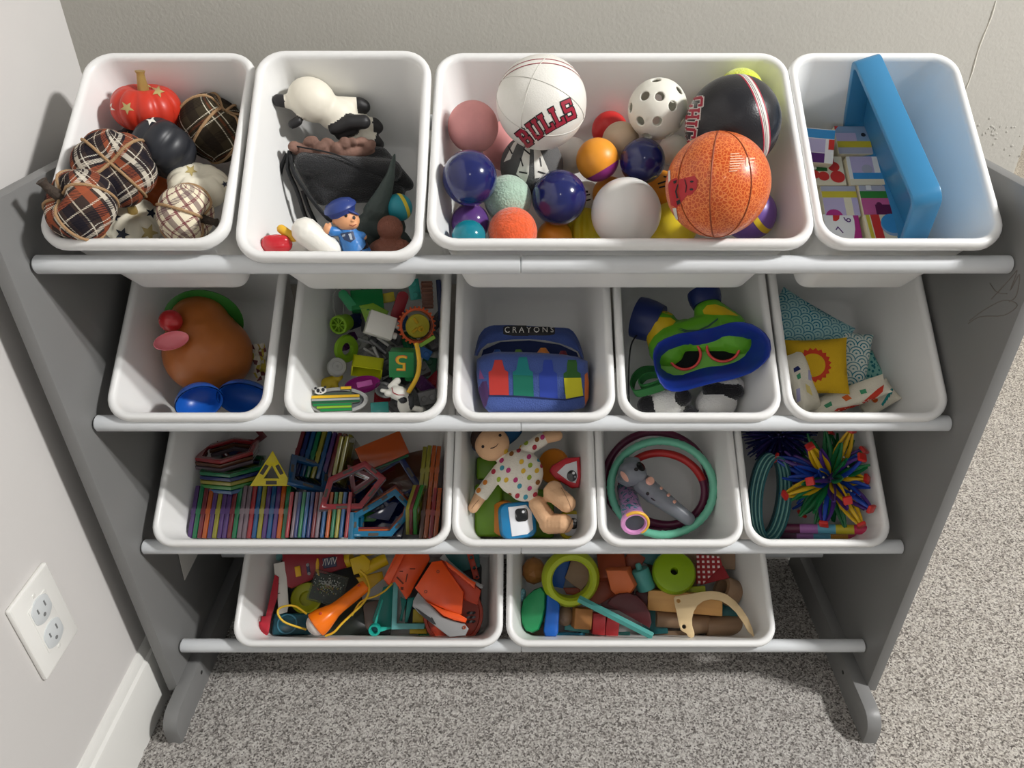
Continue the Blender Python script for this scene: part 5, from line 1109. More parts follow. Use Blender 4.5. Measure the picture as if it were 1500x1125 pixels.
# ================================================================== bin I: bean bags
def scales(name, ground, ink, scale, th=0.16):
    m, N, L, b = nt_new(name); uv = N.new('ShaderNodeUVMap'); sp = N.new('ShaderNodeSeparateXYZ'); L.new(uv.outputs[0], sp.inputs[0])
    y = math_node(N, L, 'MULTIPLY', sp.outputs[1], scale * 1.7); row = math_node(N, L, 'FLOOR', y); fy = math_node(N, L, 'FRACT', y)
    sh = math_node(N, L, 'MULTIPLY', math_node(N, L, 'MODULO', row, 2.0), 0.5)
    fx = math_node(N, L, 'SUBTRACT', math_node(N, L, 'FRACT', math_node(N, L, 'ADD', math_node(N, L, 'MULTIPLY', sp.outputs[0], scale), sh)), 0.5)
    r = math_node(N, L, 'SQRT', math_node(N, L, 'ADD', math_node(N, L, 'MULTIPLY', fx, fx), math_node(N, L, 'MULTIPLY', math_node(N, L, 'MULTIPLY', fy, fy), 0.35)))
    f = math_node(N, L, 'LESS_THAN', math_node(N, L, 'FRACT', math_node(N, L, 'MULTIPLY', r, 4.2)), th * 2.2)
    n = N.new('ShaderNodeTexNoise'); n.inputs['Scale'].default_value = 60; tc = N.new('ShaderNodeTexCoord'); L.new(tc.outputs['Object'], n.inputs['Vector'])
    f2 = math_node(N, L, 'MULTIPLY', f, math_node(N, L, 'MULTIPLY_ADD', n.outputs['Fac'], 1.0, 0.35)); f2.node.use_clamp = True
    L.new(mixc(N, L, f2, lin(ground), lin(ink)), b.inputs['Base Color']); b.inputs['Roughness'].default_value = 0.9; b.inputs['Specular IOR Level'].default_value = 0.1
    MATS[name] = m; return m
def dots_mat(name, ground, ink, scale):
    m, N, L, b = nt_new(name); tc = N.new('ShaderNodeTexCoord'); v = N.new('ShaderNodeTexVoronoi'); v.inputs['Scale'].default_value = scale; L.new(tc.outputs['Object'], v.inputs['Vector'])
    L.new(mixc(N, L, math_node(N, L, 'LESS_THAN', v.outputs['Distance'], 0.42), lin(ground), lin(ink)), b.inputs['Base Color']); b.inputs['Roughness'].default_value = 0.9; MATS[name] = m; return m
def pillow_mesh(wd, ht, puff, seed=0, n=14, wob=.04):
    rn = random.Random(seed); bm = bmesh.new(); uvl = bm.loops.layers.uv.new('UVMap'); sides = []
    ph = [rn.uniform(0, 6) for _ in range(4)]
    for s in (1, -1):
        g = []
        for j in range(n + 1):
            row = []
            for i in range(n + 1):
                a, c = 2 * i / n - 1, 2 * j / n - 1; e = (1 - a ** 4) * (1 - c ** 4)
                pin = 1 - 0.07 * ((1 - abs(a)) if abs(c) > .99 else 0) - 0
                x = wd / 2 * a * (1 - 0.06 * (1 - c * c)); y = ht / 2 * c * (1 - 0.06 * (1 - a * a))
                z = s * puff * (e ** .6) * (1 + wob * math.sin(5 * a + ph[0]) + wob * math.sin(6 * c + ph[1]))
                z += puff * .18 * math.sin(2.2 * a + ph[2]) * math.cos(1.7 * c + ph[3])
                row.append(bm.verts.new((x, y, z)))
            g.append(row)
        sides.append(g)
        for j in range(n):
            for i in range(n):
                q = (g[j][i], g[j][i + 1], g[j + 1][i + 1], g[j + 1][i]); f = bm.faces.new(q if s > 0 else q[::-1])
                for lp in f.loops: lp[uvl].uv = (lp.vert.co.x, lp.vert.co.y)
    bmesh.ops.remove_doubles(bm, verts=bm.verts, dist=1e-5); return fin(bm, smooth=80)
def bean_bag(label, px, py, w_, wpx, hpx, puff, rot, mat, seed):
    t, S = vthing('bean_bag', label, 'bean bag', 'I', px, py, w_, rot, 'bean bags')
    body = mesh_obj('bag', pillow_mesh(wpx * S, hpx * S, puff * S, seed), mat, t)
    e = [V(wpx / 2 * a * (1 - .06 * (1 - c * c)), hpx / 2 * c * (1 - .06 * (1 - a * a)), 0) * S for a, c in [(-1 + k / 4, -1) for k in range(8)] + [(1, -1 + k / 4) for k in range(8)] + [(1 - k / 4, 1) for k in range(8)] + [(-1, 1 - k / 4) for k in range(8)]]
    return t, body, S
SCA = scales('teal_scale_print', (150, 186, 186), (20, 104, 130), 64.0); SCB = scales('teal_wave_print', (206, 216, 208), (14, 118, 136), 58.0)
M_BW = P('white_cotton', (226, 220, 202), 0.9, bump=0.4, bscale=700); M_BY = P('yellow_cotton', (206, 166, 24), 0.9, bump=0.4, bscale=700)
bean_bag('teal scale-print bean bag half hidden behind the yellow one', 1173, 492, 0.052, 118, 100, 13, R(-14, 6, -32), SCA, 1)
bean_bag('small teal dotted bean bag poking out on the right', 1268, 542, 0.030, 44, 44, 9, R(0, 18, 28), dots_mat('teal_dot_print', (120, 176, 166), (20, 104, 112), 230.0), 4)
bean_bag('teal and white wave-print bean bag beside the yellow one', 1246, 530, 0.046, 54, 92, 13, R(-8, 24, -12), SCB, 2)
t, body, S = bean_bag('yellow bean bag with a red sun ring', 1196, 537, 0.066, 86, 84, 11, R(-10, 4, 2), M_BY, 3)
sun = [((rr * math.cos(a)), rr * math.sin(a)) for k in range(40) for a, rr in ((2 * PI * k / 40, 25 if k % 2 else 22),)]
segs = []
for k in range(40):
    a0, a1 = 2 * PI * k / 40, 2 * PI * (k + 1) / 40; r0_, r1_ = (25.5 if k % 2 else 22), (22 if k % 2 else 25.5)
    segs.append([(17 * math.cos(a0), 17 * math.sin(a0)), (r0_ * math.cos(a0), r0_ * math.sin(a0)), (r1_ * math.cos(a1), r1_ * math.sin(a1)), (17 * math.cos(a1), 17 * math.sin(a1))])
vdecal(t, body, [[(x - 5, y - 2) for x, y in s] for s in segs], S, P('red_print', (190, 58, 30), 0.9), 'sun_print', .0004, .006)
pr = {k: P('cloth_print_' + k, c, 0.9) for k, c in dict(navy=(34, 44, 96), green=(70, 150, 110), lilac=(170, 168, 206), yellow=(226, 208, 130), red=(196, 58, 40), orange=(212, 98, 36), teal=(40, 140, 140)).items()}
t, body, S = bean_bag('white bean bag with pastel strokes folded in the front corner', 1173, 560, 0.062, 40, 92, 12, R(0, 38, 20), M_BW, 6)
vdecal(t, body, [[(-6, 10), (-1, 8), (0, 26), (-5, 30)], [(10, -20), (15, -18), (14, -2), (10, -4)]], S, pr['lilac'], 'stroke_print'); vdecal(t, body, [[(-10, -20), (-4, -24), (0, -19), (-9, -14)]], S, pr['navy'], 'stroke_print'); vdecal(t, body, [[(-6, -10), (-1, -14), (0, -6), (-4, -4)]], S, pr['green'], 'stroke_print'); vdecal(t, body, [[(6, 2), (12, 6), (16, 20), (8, 14)]], S, pr['yellow'], 'stroke_print')
t, body, S = bean_bag('white and red printed bean bag standing on edge at the front', 1237, 584, 0.058, 124, 38, 9, R(-42, 0, 22), M_BW, 7)
vdecal(t, body, [[(-10, 14), (20, 8), (44, -14), (52, -20), (50, -10), (30, 10), (0, 18), (-14, 18)]], S, pr['red'], 'leaf_print'); vdecal(t, body, [[(-28, 10), (-18, 4), (-16, 10), (-24, 14)], [(20, -12), (28, -14), (30, -8), (22, -6)]], S, pr['green'], 'leaf_print'); vdecal(t, body, [[(-4, -2), (4, -6), (10, 0), (2, 4)]], S, pr['orange'], 'leaf_print')
t, body, S = bean_bag('white bean bag with an orange flower and teal waves at the front', 1284, 584, 0.046, 56, 40, 9, R(-24, 0, 34), M_BW, 8)
vdecal(t, body, [rot2(ngon(6, 12, 0, 5), 0, -2, -6), rot2(ngon(4, 10), 0, -2, 2)], S, pr['orange'], 'flower_print'); vdecal(t, body, [[(6 + 3 * k, 8 - 4 * k), (12 + 2 * k, -2 - 4 * k), (14 + 2 * k, 0 - 4 * k), (8 + 3 * k, 11 - 4 * k)] for k in range(5)], S, pr['teal'], 'wave_print')
# ================================================================== bin J: magnetic tiles
JW = dict(purple=(92, 58, 128), green=(14, 124, 76), maroon=(128, 38, 48), orange=(206, 96, 30), olive=(166, 158, 50), grey=(132, 112, 122), red=(172, 40, 50), blue=(28, 92, 148), navy=(22, 44, 112), yellow=(214, 196, 24), lime=(60, 150, 60), aqua=(20, 130, 176), brown=(112, 66, 44))
JM = {k: P('tile_' + k, tuple(int(v * (1.0 if k == 'yellow' else .78)) for v in c), 0.10, trans=0.08, coat=0.6) for k, c in JW.items()}
TS = 0.0735
def tile_me(s, th):
    bm = bmesh.new(); b_box(bm, (th, s, s), None, 0.0011, 2); b_box(bm, (th + 0.0006, s * .10, s * 1.002)); return fin(bm)
ME_T = {k: tile_me(TS, 0.0061) for k in JW}
for k in JW: ME_T[k].materials.append(JM[k])
def jbin(px, py, w_): return at('J', px, py, w_)
def std_tile(col, label, px, py, w_, rot=None, group='solid square magnetic tiles'):
    p, S = jbin(px, py, w_); o = mesh_obj('magnetic_tile', ME_T[col], JM[col], None, fbin('J', p, (rot or Matrix.Identity(4)) @ Matrix.Translation((0, 0, -TS / 2)))); return tagp(o, label, 'magnetic tile', group)
seqA = ['purple', 'green', 'maroon', 'orange', 'purple', 'olive', 'purple', 'purple', 'maroon', 'green', 'grey', 'grey', 'red', 'blue', 'olive', 'purple', 'blue', 'purple', 'orange', 'green']
p0, S0 = jbin(283, 749, TS); p1, S1 = jbin(419, 749, TS)
for k, c in enumerate(seqA):
    p = p0.lerp(p1, k / 19.0); o = mesh_obj('magnetic_tile', ME_T[c], JM[c], None, fbin('J', p, R(0, -1.5, 0) @ Matrix.Translation((0, 0, -TS / 2))))
    tagp(o, 'solid %s magnetic tile standing in the long front row under the yellow triangle' % c, 'magnetic tile', 'solid square magnetic tiles')
seqD = ['maroon', 'navy', 'blue', 'green', 'olive', 'blue', 'purple', 'maroon', 'brown', 'olive']
for k, c in enumerate(seqD):
    std_tile(c, 'solid %s magnetic tile standing in the rear row behind the blue frame' % c, 436 + 7.6 * k, 660 + 1.2 * k, 0.050, R(0, 0, -9))
def frame_poly(pts, bar, th, S, bev=0.8):
    """open polygon frame: outline in px, bar width and thickness in px"""
    n = len(pts); c = Vector((sum(p[0] for p in pts) / n, sum(p[1] for p in pts) / n)); inn = []
    for i in range(n):
        a, b_, d = Vector(pts[i - 1]), Vector(pts[i]), Vector(pts[(i + 1) % n]); e1, e2 = (b_ - a).normalized(), (d - b_).normalized()
        bis = (e2 - e1); bis = bis.normalized() if bis.length > 1e-6 else Vector((-e1.y, e1.x)); 
        if bis.dot(c - b_) < 0: bis = -bis
        sn = max(0.35, math.sqrt(max(0.0, (1 + e1.dot(-e2) * -1) / 2)) if False else abs(bis.cross(e2))); q = b_ + bis * (bar / max(.4, sn)); inn.append((q.x, q.y))
    return m_prism(sc(pts, S), th * S, bev * S, Matrix.Translation((0, 0, -th / 2 * S)), [sc(inn, S)], smooth=40)
def regp(n, r, a0=0): return [(r * math.cos(math.radians(a0) + 2 * PI * k / n), r * math.sin(math.radians(a0) + 2 * PI * k / n)) for k in range(n)]
def frame_tile(col, label, px, py, w_, pts, rot=None, bar=7, th=6.5, clips=True, group='open magnetic frames'):
    p, S = jbin(px, py, w_); t = thing('magnetic_shape', label, 'magnetic tile', fview(p, rot), group)
    mesh_obj('frame', frame_poly(pts, bar, th, S), JM[col], t)
    if clips:
        n = len(pts)
        for i in range(n):
            a, b_ = Vector(pts[i]), Vector(pts[(i + 1) % n]); m_ = (a + b_) / 2; ang = math.atan2(b_.y - a.y, b_.x - a.x); c = Vector((sum(q[0] for q in pts) / n, sum(q[1] for q in pts) / n)); m_ = m_ + (c - m_).normalized() * bar * .42
            mesh_obj('magnet_slot', m_box(((b_ - a).length * .26 * S, bar * .5 * S, (th + .6) * S), .3 * S, 1, Matrix.Translation((m_.x * S, m_.y * S, 0)) @ R(0, 0, math.degrees(ang))), P('magnet_dark', (70, 66, 60), 0.3), t)
    return t
SQ = lambda s: [(-s / 2, -s / 2), (s / 2, -s / 2), (s / 2, s / 2), (-s / 2, s / 2)]
HX = regp(6, 40, 30)
# frames standing edge-on in the front row
seqB = [(105, 'red'), (150, 'grey'), (180, 'navy'), (215, 'green'), (250, 'blue'), (290, 'navy'), (330, 'maroon'), (365, 'grey'), (410, 'blue'), (455, 'orange'), (497, 'green'), (537, 'olive'), (575, 'blue'), (622, 'red')]
for x, c in seqB:
    frame_tile(c, 'open %s frame tile standing edge-on in the row right of the solid tiles' % c, 410 + x * .1667, 754, 0.050, SQ(64), R(4, 84, 0), 8, 5.4, False, 'frames standing edge-on')
# fanned hexagon frames behind the long row
for k, c in enumerate(['blue', 'lime', 'olive', 'navy', 'green']):
    frame_tile(c, 'open %s hexagon frame in the fanned stack left of the yellow triangle' % c, 345 - .5 * k, 706 - 6.2 * k, 0.040 + .004 * k, regp(6, 50, 0), R(-73, 0, 8) @ R(0, 0, 22), 8, 5.5, False, 'fanned hexagon frames')
for k, c in enumerate(['grey', 'brown', 'red']):
    frame_tile(c, 'open %s hexagon frame at the top of the fanned stack' % c, 334, 672 - 6.2 * k, 0.050 + .004 * k, regp(6, 46, 0), R(-70, 0, 12) @ R(0, 0, 14), 8, 5.5, False, 'fanned hexagon frames')
frame_tile('maroon', 'open maroon square frame in the far left of the tile bin', 344, 636, 0.020, SQ(64), R(-10, 0, 40), 8, 6)
frame_tile('yellow', 'open yellow triangle frame leaning on top of the long row of solid tiles', 398, 694, 0.092, [(0, 34), (-29, -18), (29, -18)], R(-8, 0, 0), 11, 7)
frame_tile('blue', 'open blue square frame leaning behind the row of edge-on frames', 452, 695, 0.064, SQ(58), R(0, 0, -16) @ R(-46, 12, 0), 9, 7)
for k in range(2): frame_tile('olive', 'open olive frame standing beside the rear row of solid tiles', 500 + 8 * k, 668, 0.050, SQ(56), R(4, 80, -6), 8, 6, False, 'olive frames by the rear row')
p, S = jbin(560, 661, 0.060); o = mesh_obj('magnetic_tile', m_box((70 * S, 37 * S, 7 * S), 1.2 * S, 2), P('tile_amber', (204, 92, 34), 0.15, trans=0.45, coat=0.4), None, fview(p, R(-10, 8, 23))); tagp(o, 'large amber rectangular magnetic tile lying at the back', 'magnetic tile', 'solid square magnetic tiles')
frame_tile('green', 'open green frame under the amber rectangular tile', 562, 667, 0.046, [(-33, -16), (33, -16), (33, 16), (-33, 16)], R(-10, 8, 22), 7, 6, False)
frame_tile('navy', 'open navy square frame behind the red pentagon', 578, 706, 0.036, SQ(60), R(-6, 6, 32), 9, 6)
PK = lambda pts, cx_, cy_: [(410 + x * .16667 - cx_, -(630 + y * .16667 - cy_)) for x, y in pts]
for k, (c, z) in enumerate((('maroon', .050), ('orange', .058), ('aqua', .066))):
    frame_tile(c, 'open %s seven-sided looking hexagon frame of the nested trio by the bin front' % c if False else 'open %s hexagon frame of the nested trio beside the red pentagon' % c, 560, 752 - (2 - k) * 3.0, z, PK([(650, 935), (650, 740), (820, 640), (1010, 515), (1150, 660), (1120, 780), (985, 932)], 560, 752), R(-6, 4, 0), 8, 5.5, k == 2)
vb, _ = solo('magnetic_tile', 'solid navy triangular magnetic tile inside the nested hexagons', 'magnetic tile', 'J', 560, 745, 0.036, lambda S: m_prism(sc([(-22, -12), (26, 14), (10, -18)], S), 5 * S, .6 * S), JM['navy'])
solo('magnetic_tile', 'solid green round-cornered magnetic tile glimpsed inside the hexagons', 'magnetic tile', 'J', 541, 757, 0.030, lambda S: m_prism(sc(rrect(22, 14, 5), S), 5 * S, .8 * S), JM['lime'])
for k, (c, z) in enumerate((('navy', .048), ('orange', .056), ('green', .062), ('maroon', .068))):
    frame_tile(c, 'open %s triangle frame stacked behind the red pentagon' % c, 527, 704 - 1.6 * k, z, PK([(590, 330), (860, 440), (640, 590)], 527, 704), None, 7, 5, False)
for k, (c, z) in enumerate((('grey', .074), ('red', .082))):
    frame_tile(c, 'open %s pentagon frame on top of the heap' % c, 516, 713 + 3 - 3 * k, z, PK([(360, 695), (430, 420), (740, 268), (930, 420), (720, 690)], 516, 713), R(-4, 3, 0), 8, 6, k == 1)
frame_tile('aqua', 'open bright blue frame edge-on at the bin front', 522, 770, 0.060, SQ(38), R(0, 66, 0), 8, 8)
for k, (c, x) in enumerate((('yellow', 608), ('maroon', 613), ('lime', 619))):
    frame_tile('olive' if c == 'yellow' else c, 'open %s hexagon frame standing edge-on near the amber stack' % c, x, 747, 0.046, regp(6, 41, 0), R(2, 74, -5), 8, 5.5, False)
for (x, y, c) in ((619, 690, 'olive'), (626, 688, 'olive'), (633, 688, 'orange'), (640, 689, 'orange'), (627, 750, 'orange'), (634, 751, 'red'), (641, 752, 'orange'), (620, 752, 'brown')):
    std_tile(c, 'solid %s magnetic tile in the column against the right end wall' % c, x, y, 0.058, R(0, 8, -3))
for (x, y, c, a) in ((470, 700, 'navy', 10), (545, 700, 'maroon', 25), (560, 750, 'navy', -8), (500, 740, 'navy', 4), (340, 690, 'navy', 6), (596, 700, 'brown', 14)):
    p, S = jbin(x, y, 0.006); o = mesh_obj('magnetic_tile', ME_T[c], JM[c], None, fbin('J', p, R(0, 90, a))); tagp(o, 'solid %s magnetic tile lying flat under the heap of frames' % c, 'magnetic tile', 'solid square magnetic tiles')
# ================================================================== bin K: doll and the eyed activity toy
def eyed_toy():
    ML, MO = P('lime_toy_plastic', (112, 158, 30), 0.35), P('amber_toy_plastic', (214, 130, 34), 0.35)
    t, S = vthing('eyed_toy', 'lime green activity toy with blue, red and yellow one-eyed heads under the doll', 'toy', 'K', 765, 735, 0.020)
    k = lambda x, y, z=0: V(655 + x * .1733 - 765, -(620 + y * .1733 - 735), z) * S
    bm = bmesh.new()
    for (x0, y0, x1, y1, zz) in ((250, 290, 420, 480, 10), (240, 520, 470, 950, 16), (440, 560, 900, 960, 6)):
        a, b_ = k(x0, y0), k(x1, y1); b_box(bm, (abs(b_.x - a.x), abs(b_.y - a.y), 26 * S), Matrix.Translation(((a.x + b_.x) / 2, (a.y + b_.y) / 2, zz * S - 8 * S)), 4 * S, 3)
    mesh_obj('base', fin(bm), ML, t)
    mw, mk = P('eye_white', (222, 224, 228), 0.35), P('eye_black', (22, 22, 24), 0.15, coat=0.5)
    def head(col, x, y, z, outl, rot, plate, eye, disc, name):
        h = mesh_obj(name, m_prism(sc(outl, S), 20 * S, 5 * S, Matrix.Translation((0, 0, -14 * S))), col, t, Matrix.Translation(k(x, y, z)) @ rot)
        mesh_obj('eye_plate', m_prism(sc(plate, S), 2 * S, .6 * S, Matrix.Translation((0, 0, 5 * S))), mw, h)
        mesh_obj('pupil', m_prism(sc(eye, S), 2 * S, .6 * S, Matrix.Translation((0, 0, 6.4 * S))), mk, h)
        ex, ey = sum(p[0] for p in eye) / len(eye), sum(p[1] for p in eye) / len(eye)
        mesh_obj('glint', m_prism(sc([(ex + 2.5 + p[0], ey + 4 + p[1]) for p in ngon(2.0, 10)], S), 1 * S, 0, Matrix.Translation((0, 0, 7.8 * S))), mw, h)
        if disc: mesh_obj('collar', m_lathe([(0, -2 * S), (24 * S, -2 * S), (26 * S, -6 * S), (24 * S, -12 * S), (0, -12 * S)], 30), MO, t, Matrix.Translation(k(*disc)) @ R(0, -30, 0))
    head(P('blue_head_plastic', (24, 118, 168), 0.32), 600, 810, 52, [(p[0] * 1.02, p[1]) for p in rrect(50, 50, 12, 5)], R(0, 14, 5), [(-14, 19), (12, 20), (19, 10), (19, -14), (10, -20), (-12, -21)], [(p[0] + 4, p[1] + 7) for p in rrect(18, 18, 5, 4)], (470, 800, 30), 'blue_head')
    head(P('red_head_plastic', (190, 36, 50), 0.32), 990, 430, 50, [(20, 22), (22, -6), (18, -21), (8, -22), (-16, -8), (-24, 2), (-20, 10), (0, 21)], R(0, -10, 0), [(16, 16), (17, -6), (14, -15), (4, -12), (-12, 0), (0, 11)], [(p[0] + 9, p[1] - 5) for p in ngon(7, 18, 0, 8)], (880, 370, 24), 'red_head')
    head(P('yellow_head_plastic', (206, 186, 40), 0.32), 1040, 850, 30, rrect(34, 40, 10, 5), R(0, 0, 0), rrect(24, 30, 7, 4), [(p[0] + 2, p[1] + 2) for p in ngon(6.5, 18, 0, 8)], None, 'yellow_head')
eyed_toy()
def doll():
    MS, MSH = P('doll_cloth_skin', (222, 178, 138), 0.85, bump=0.3, bscale=700), P('white_dotted_shirt', (232, 226, 212), 0.9, bump=0.4, bscale=500)
    t, S = vthing('soft_doll', 'smiling soft doll in a white shirt with coloured dots', 'doll', 'K', 762, 700, 0.082)
    k = lambda x, y, z=0: V(655 + x * .1733 - 762, -(620 + y * .1733 - 700), z) * S
    r = lambda q: q * .1733 * S
    body = mesh_obj('body', blob([('e', k(380, 180, 4), (r(150), r(140), r(120)), (0, 0, 24), 0), ('c', k(470, 290), k(520, 330), r(70), r(80), 1),
        ('e', k(610, 420, 4), (r(205), r(200), r(130)), (0, 0, -20), 1), ('e', k(650, 570, 2), (r(120), r(90), r(100)), None, 1),
        ('c', k(440, 400), k(300, 590, 4), r(62), r(66), 1), ('c', k(285, 610, 4), k(225, 710, 6), r(58), r(46), 0), ('c', k(660, 230), k(800, 140, 2), r(60), r(62), 1), ('c', k(840, 120, 2), k(930, 105, 2), r(56), r(50), 0),
        ('c', k(760, 680, 2), k(860, 830, 8), r(75), r(85), 0), ('c', k(860, 840, 8), k(975, 835, 22), r(88), r(82), 0), ('c', k(880, 600, 8), k(900, 560, 14), r(72), r(78), 0), ('c', k(890, 580, 14), k(1000, 670, 26), r(84), r(78), 0)], 1.15 * S, 2), [MS, MSH], t)
    hair = mesh_obj('cap', blob([('e', k(420, 110, -14), (r(240), r(110), r(110)), (0, 0, 24), 0)], 1.6 * S, 2), P('navy_cap_cloth', (24, 74, 112), 0.9), t)
    mesh_obj('hair', blob([('e', k(285, 130, -9), (r(95), r(120), r(120)), None, 0)], 1.6 * S, 2), P('brown_hair_cloth', (58, 42, 36), 0.95), t)
    D = lambda x, y: (655 + x * .1733 - 762, 620 + y * .1733 - 700)
    mk = P('dark_thread', (40, 26, 24), 0.7)
    for x, y in ((448, 110), (308, 203)): vdecal(t, body, [rot2(ngon(2.2, 12), 0, *D(x, y))], S, mk, 'eye', .0005, .002)
    sm = [D(370, 218), D(395, 213), D(420, 198), D(434, 178)]
    vdecal(t, body, [[(a[0], a[1] - .7), (b_[0], b_[1] - .7), (b_[0], b_[1] + .7), (a[0], a[1] + .7)] for a, b_ in zip(sm[:-1], sm[1:])], S, mk, 'smile', .0005, .002)
    cols = dict(p=(190, 60, 120), o=(212, 130, 50), g=(150, 170, 50), t=(70, 150, 170), y=(222, 180, 60), r=(176, 52, 70), b=(140, 90, 40))
    dots = [(463, 318, 'p'), (545, 263, 'b'), (605, 233, 'r'), (690, 288, 'p'), (497, 243, 'y'), (628, 330, 'y'), (700, 358, 'g'), (468, 380, 't'), (520, 400, 'p'), (643, 405, 'y'), (755, 402, 'y'), (440, 474, 'g'), (503, 478, 'y'), (580, 478, 'p'), (692, 458, 'g'), (612, 528, 't'), (762, 497, 'b'), (695, 547, 'p'), (595, 608, 'r'), (528, 604, 'b'), (662, 618, 't'), (740, 600, 'r'), (800, 360, 'r'), (775, 310, 't'), (325, 500, 'o'), (272, 566, 'o'), (395, 410, 'r'), (668, 170, 'g'), (760, 142, 'b'), (805, 122, 'p'), (738, 205, 'r'), (610, 195, 'y'), (830, 405, 't')]
    for x, y, c in dots: vdecal(t, body, [rot2(ngon(3.1, 14, 0, 3.9), 30, *D(x, y))], S, P('dot_' + c, cols[c], 0.85), 'dot', .0006, .002)
    M_SM = P('skin_seam', (150, 110, 84), 0.9)
    for pl in ([(955, 545), (985, 600), (1020, 680), (1035, 745)], [(1050, 770), (1010, 860), (950, 945)], [(275, 640), (240, 680), (215, 715)]):
        q = [D(x, y) for x, y in spline([V(x, y, 0) for x, y in pl], 4) and [(v.x, v.y) for v in spline([V(x, y, 0) for x, y in pl], 4)]]
        vdecal(t, body, [[(a[0] - .4, a[1]), (b_[0] - .4, b_[1]), (b_[0] + .4, b_[1]), (a[0] + .4, a[1])] for a, b_ in zip(q[:-1], q[1:])], S, M_SM, 'seam', .0005, .003)
doll()
# ================================================================== bin L: rings, koala microphone, kaleidoscope
def toy_ring(label, px, py, w_, rx, ry, tr, mats, rot, twist=0.12, nt=9):
    p, S = at('L', px, py, w_); n = 96; seg = 12; bm = bmesh.new(); rings = []
    for i in range(n):
        a = 2 * PI * i / n; c = V(rx * math.cos(a), ry * math.sin(a), 0); ra = V(math.cos(a), math.sin(a), 0)
        rings.append([bm.verts.new((c + (ra * math.cos(q) + V(0, 0, 1) * math.sin(q)) * tr * (1 + twist * math.cos(4 * q + nt * a))) * S) for q in [2 * PI * k / seg for k in range(seg)]])
    for i in range(n):
        A, B_ = rings[i], rings[(i + 1) % n]
        for k in range(seg):
            f = bm.faces.new((A[k], B_[k], B_[(k + 1) % seg], A[(k + 1) % seg])); f.material_index = 0 if len(mats) == 1 else (1 if 8 <= i < 44 else 0)
    o = mesh_obj('toy_ring', fin(bm, smooth=60), mats, None, fview(p, rot)); tagp(o, label, 'toy ring', 'stacked plastic rings')
M_MINT, M_MARN, M_RRED = P('mint_plastic', (110, 190, 160), 0.28), P('plum_plastic', (92, 26, 58), 0.3), P('scarlet_plastic', (176, 34, 34), 0.3)
toy_ring('dark plum plastic ring at the bottom of the ring stack', 961, 704, 0.034, 74, 71, 5.5, [M_MARN], R(0, 0, 0), 0.05)
toy_ring('ring fading from red to plum inside the mint ring', 971, 716, 0.044, 60, 52, 5.8, [M_MARN, M_RRED], R(8, 0, -14), 0.03)
toy_ring('mint green twisted plastic ring', 969, 714, 0.062, 74, 68, 5.8, [M_MINT], R(0, 0, 0), 0.12, 40)
def koala():
    MG, MP, MK = P('grey_koala_plastic', (126, 130, 138), 0.3), P('peach_plastic', (232, 176, 156), 0.35), P('koala_black', (26, 26, 28), 0.2)
    t, S = vthing('koala_microphone', 'grey koala-headed toy microphone lying in the rings', 'toy microphone', 'L', 955, 715, 0.060)
    k = lambda x, y, z=0: V(870 + x * .1733 - 955, -(620 + y * .1733 - 715), z) * S
    r = lambda q: q * .1733 * S
    hd = mesh_obj('head', blob([('e', k(330, 420, 10), (r(122), r(112), r(110)), None, 0), ('c', k(245, 470, 8), k(290, 500, 10), r(48), r(42), 0), ('c', k(300, 330, 6), k(360, 330, 8), r(46), r(44), 0), ('e', k(395, 440, 16), (r(60), r(55), r(60)), None, 0)], 1.1 * S, 2), MG, t)
    hn = mesh_obj('handle', blob([('c', k(420, 520, 6), k(500, 590, 6), r(92), r(92), 0), ('c', k(500, 590, 6), k(780, 800, 2), r(88), r(60), 0)], 1.2 * S, 3), MG, t)
    D = lambda x, y: (870 + x * .1733 - 955, 620 + y * .1733 - 715)
    dd = lambda tg, x, y, a, b_, m_, nm, rt=0: vdecal(t, tg, [rot2(ngon(a, 16, 0, b_), rt, *D(x, y))], S, m_, nm, .0005, .002)
    dd(hd, 402, 372, 7.5, 5, MK, 'nose', 55); dd(hd, 365, 395, 3, 2.6, MK, 'eye'); dd(hd, 268, 452, 3.6, 9, MP, 'ear_lining', -35)
    mesh_obj('button', m_lathe([(0, 3 * S), (5 * S, 2.6 * S), (6 * S, 1 * S), (6 * S, -4 * S)], 18, Matrix.Translation(k(480, 487, 20)) @ axis_to((.45, .35, .8))), MP, t)
    for x, y in ((565, 550), (625, 605), (672, 660)): mesh_obj('small_button', m_lathe([(0, 2 * S), (2.2 * S, 1.6 * S), (2.6 * S, -2 * S)], 12, Matrix.Translation(k(x, y, 14)) @ axis_to((.5, .45, .7))), MP, t)
    dd(hn, 455, 593, 2.4, 2.4, MK, 'eye'); dd(hn, 498, 640, 4, 1, MK, 'mouth', 35)
koala()
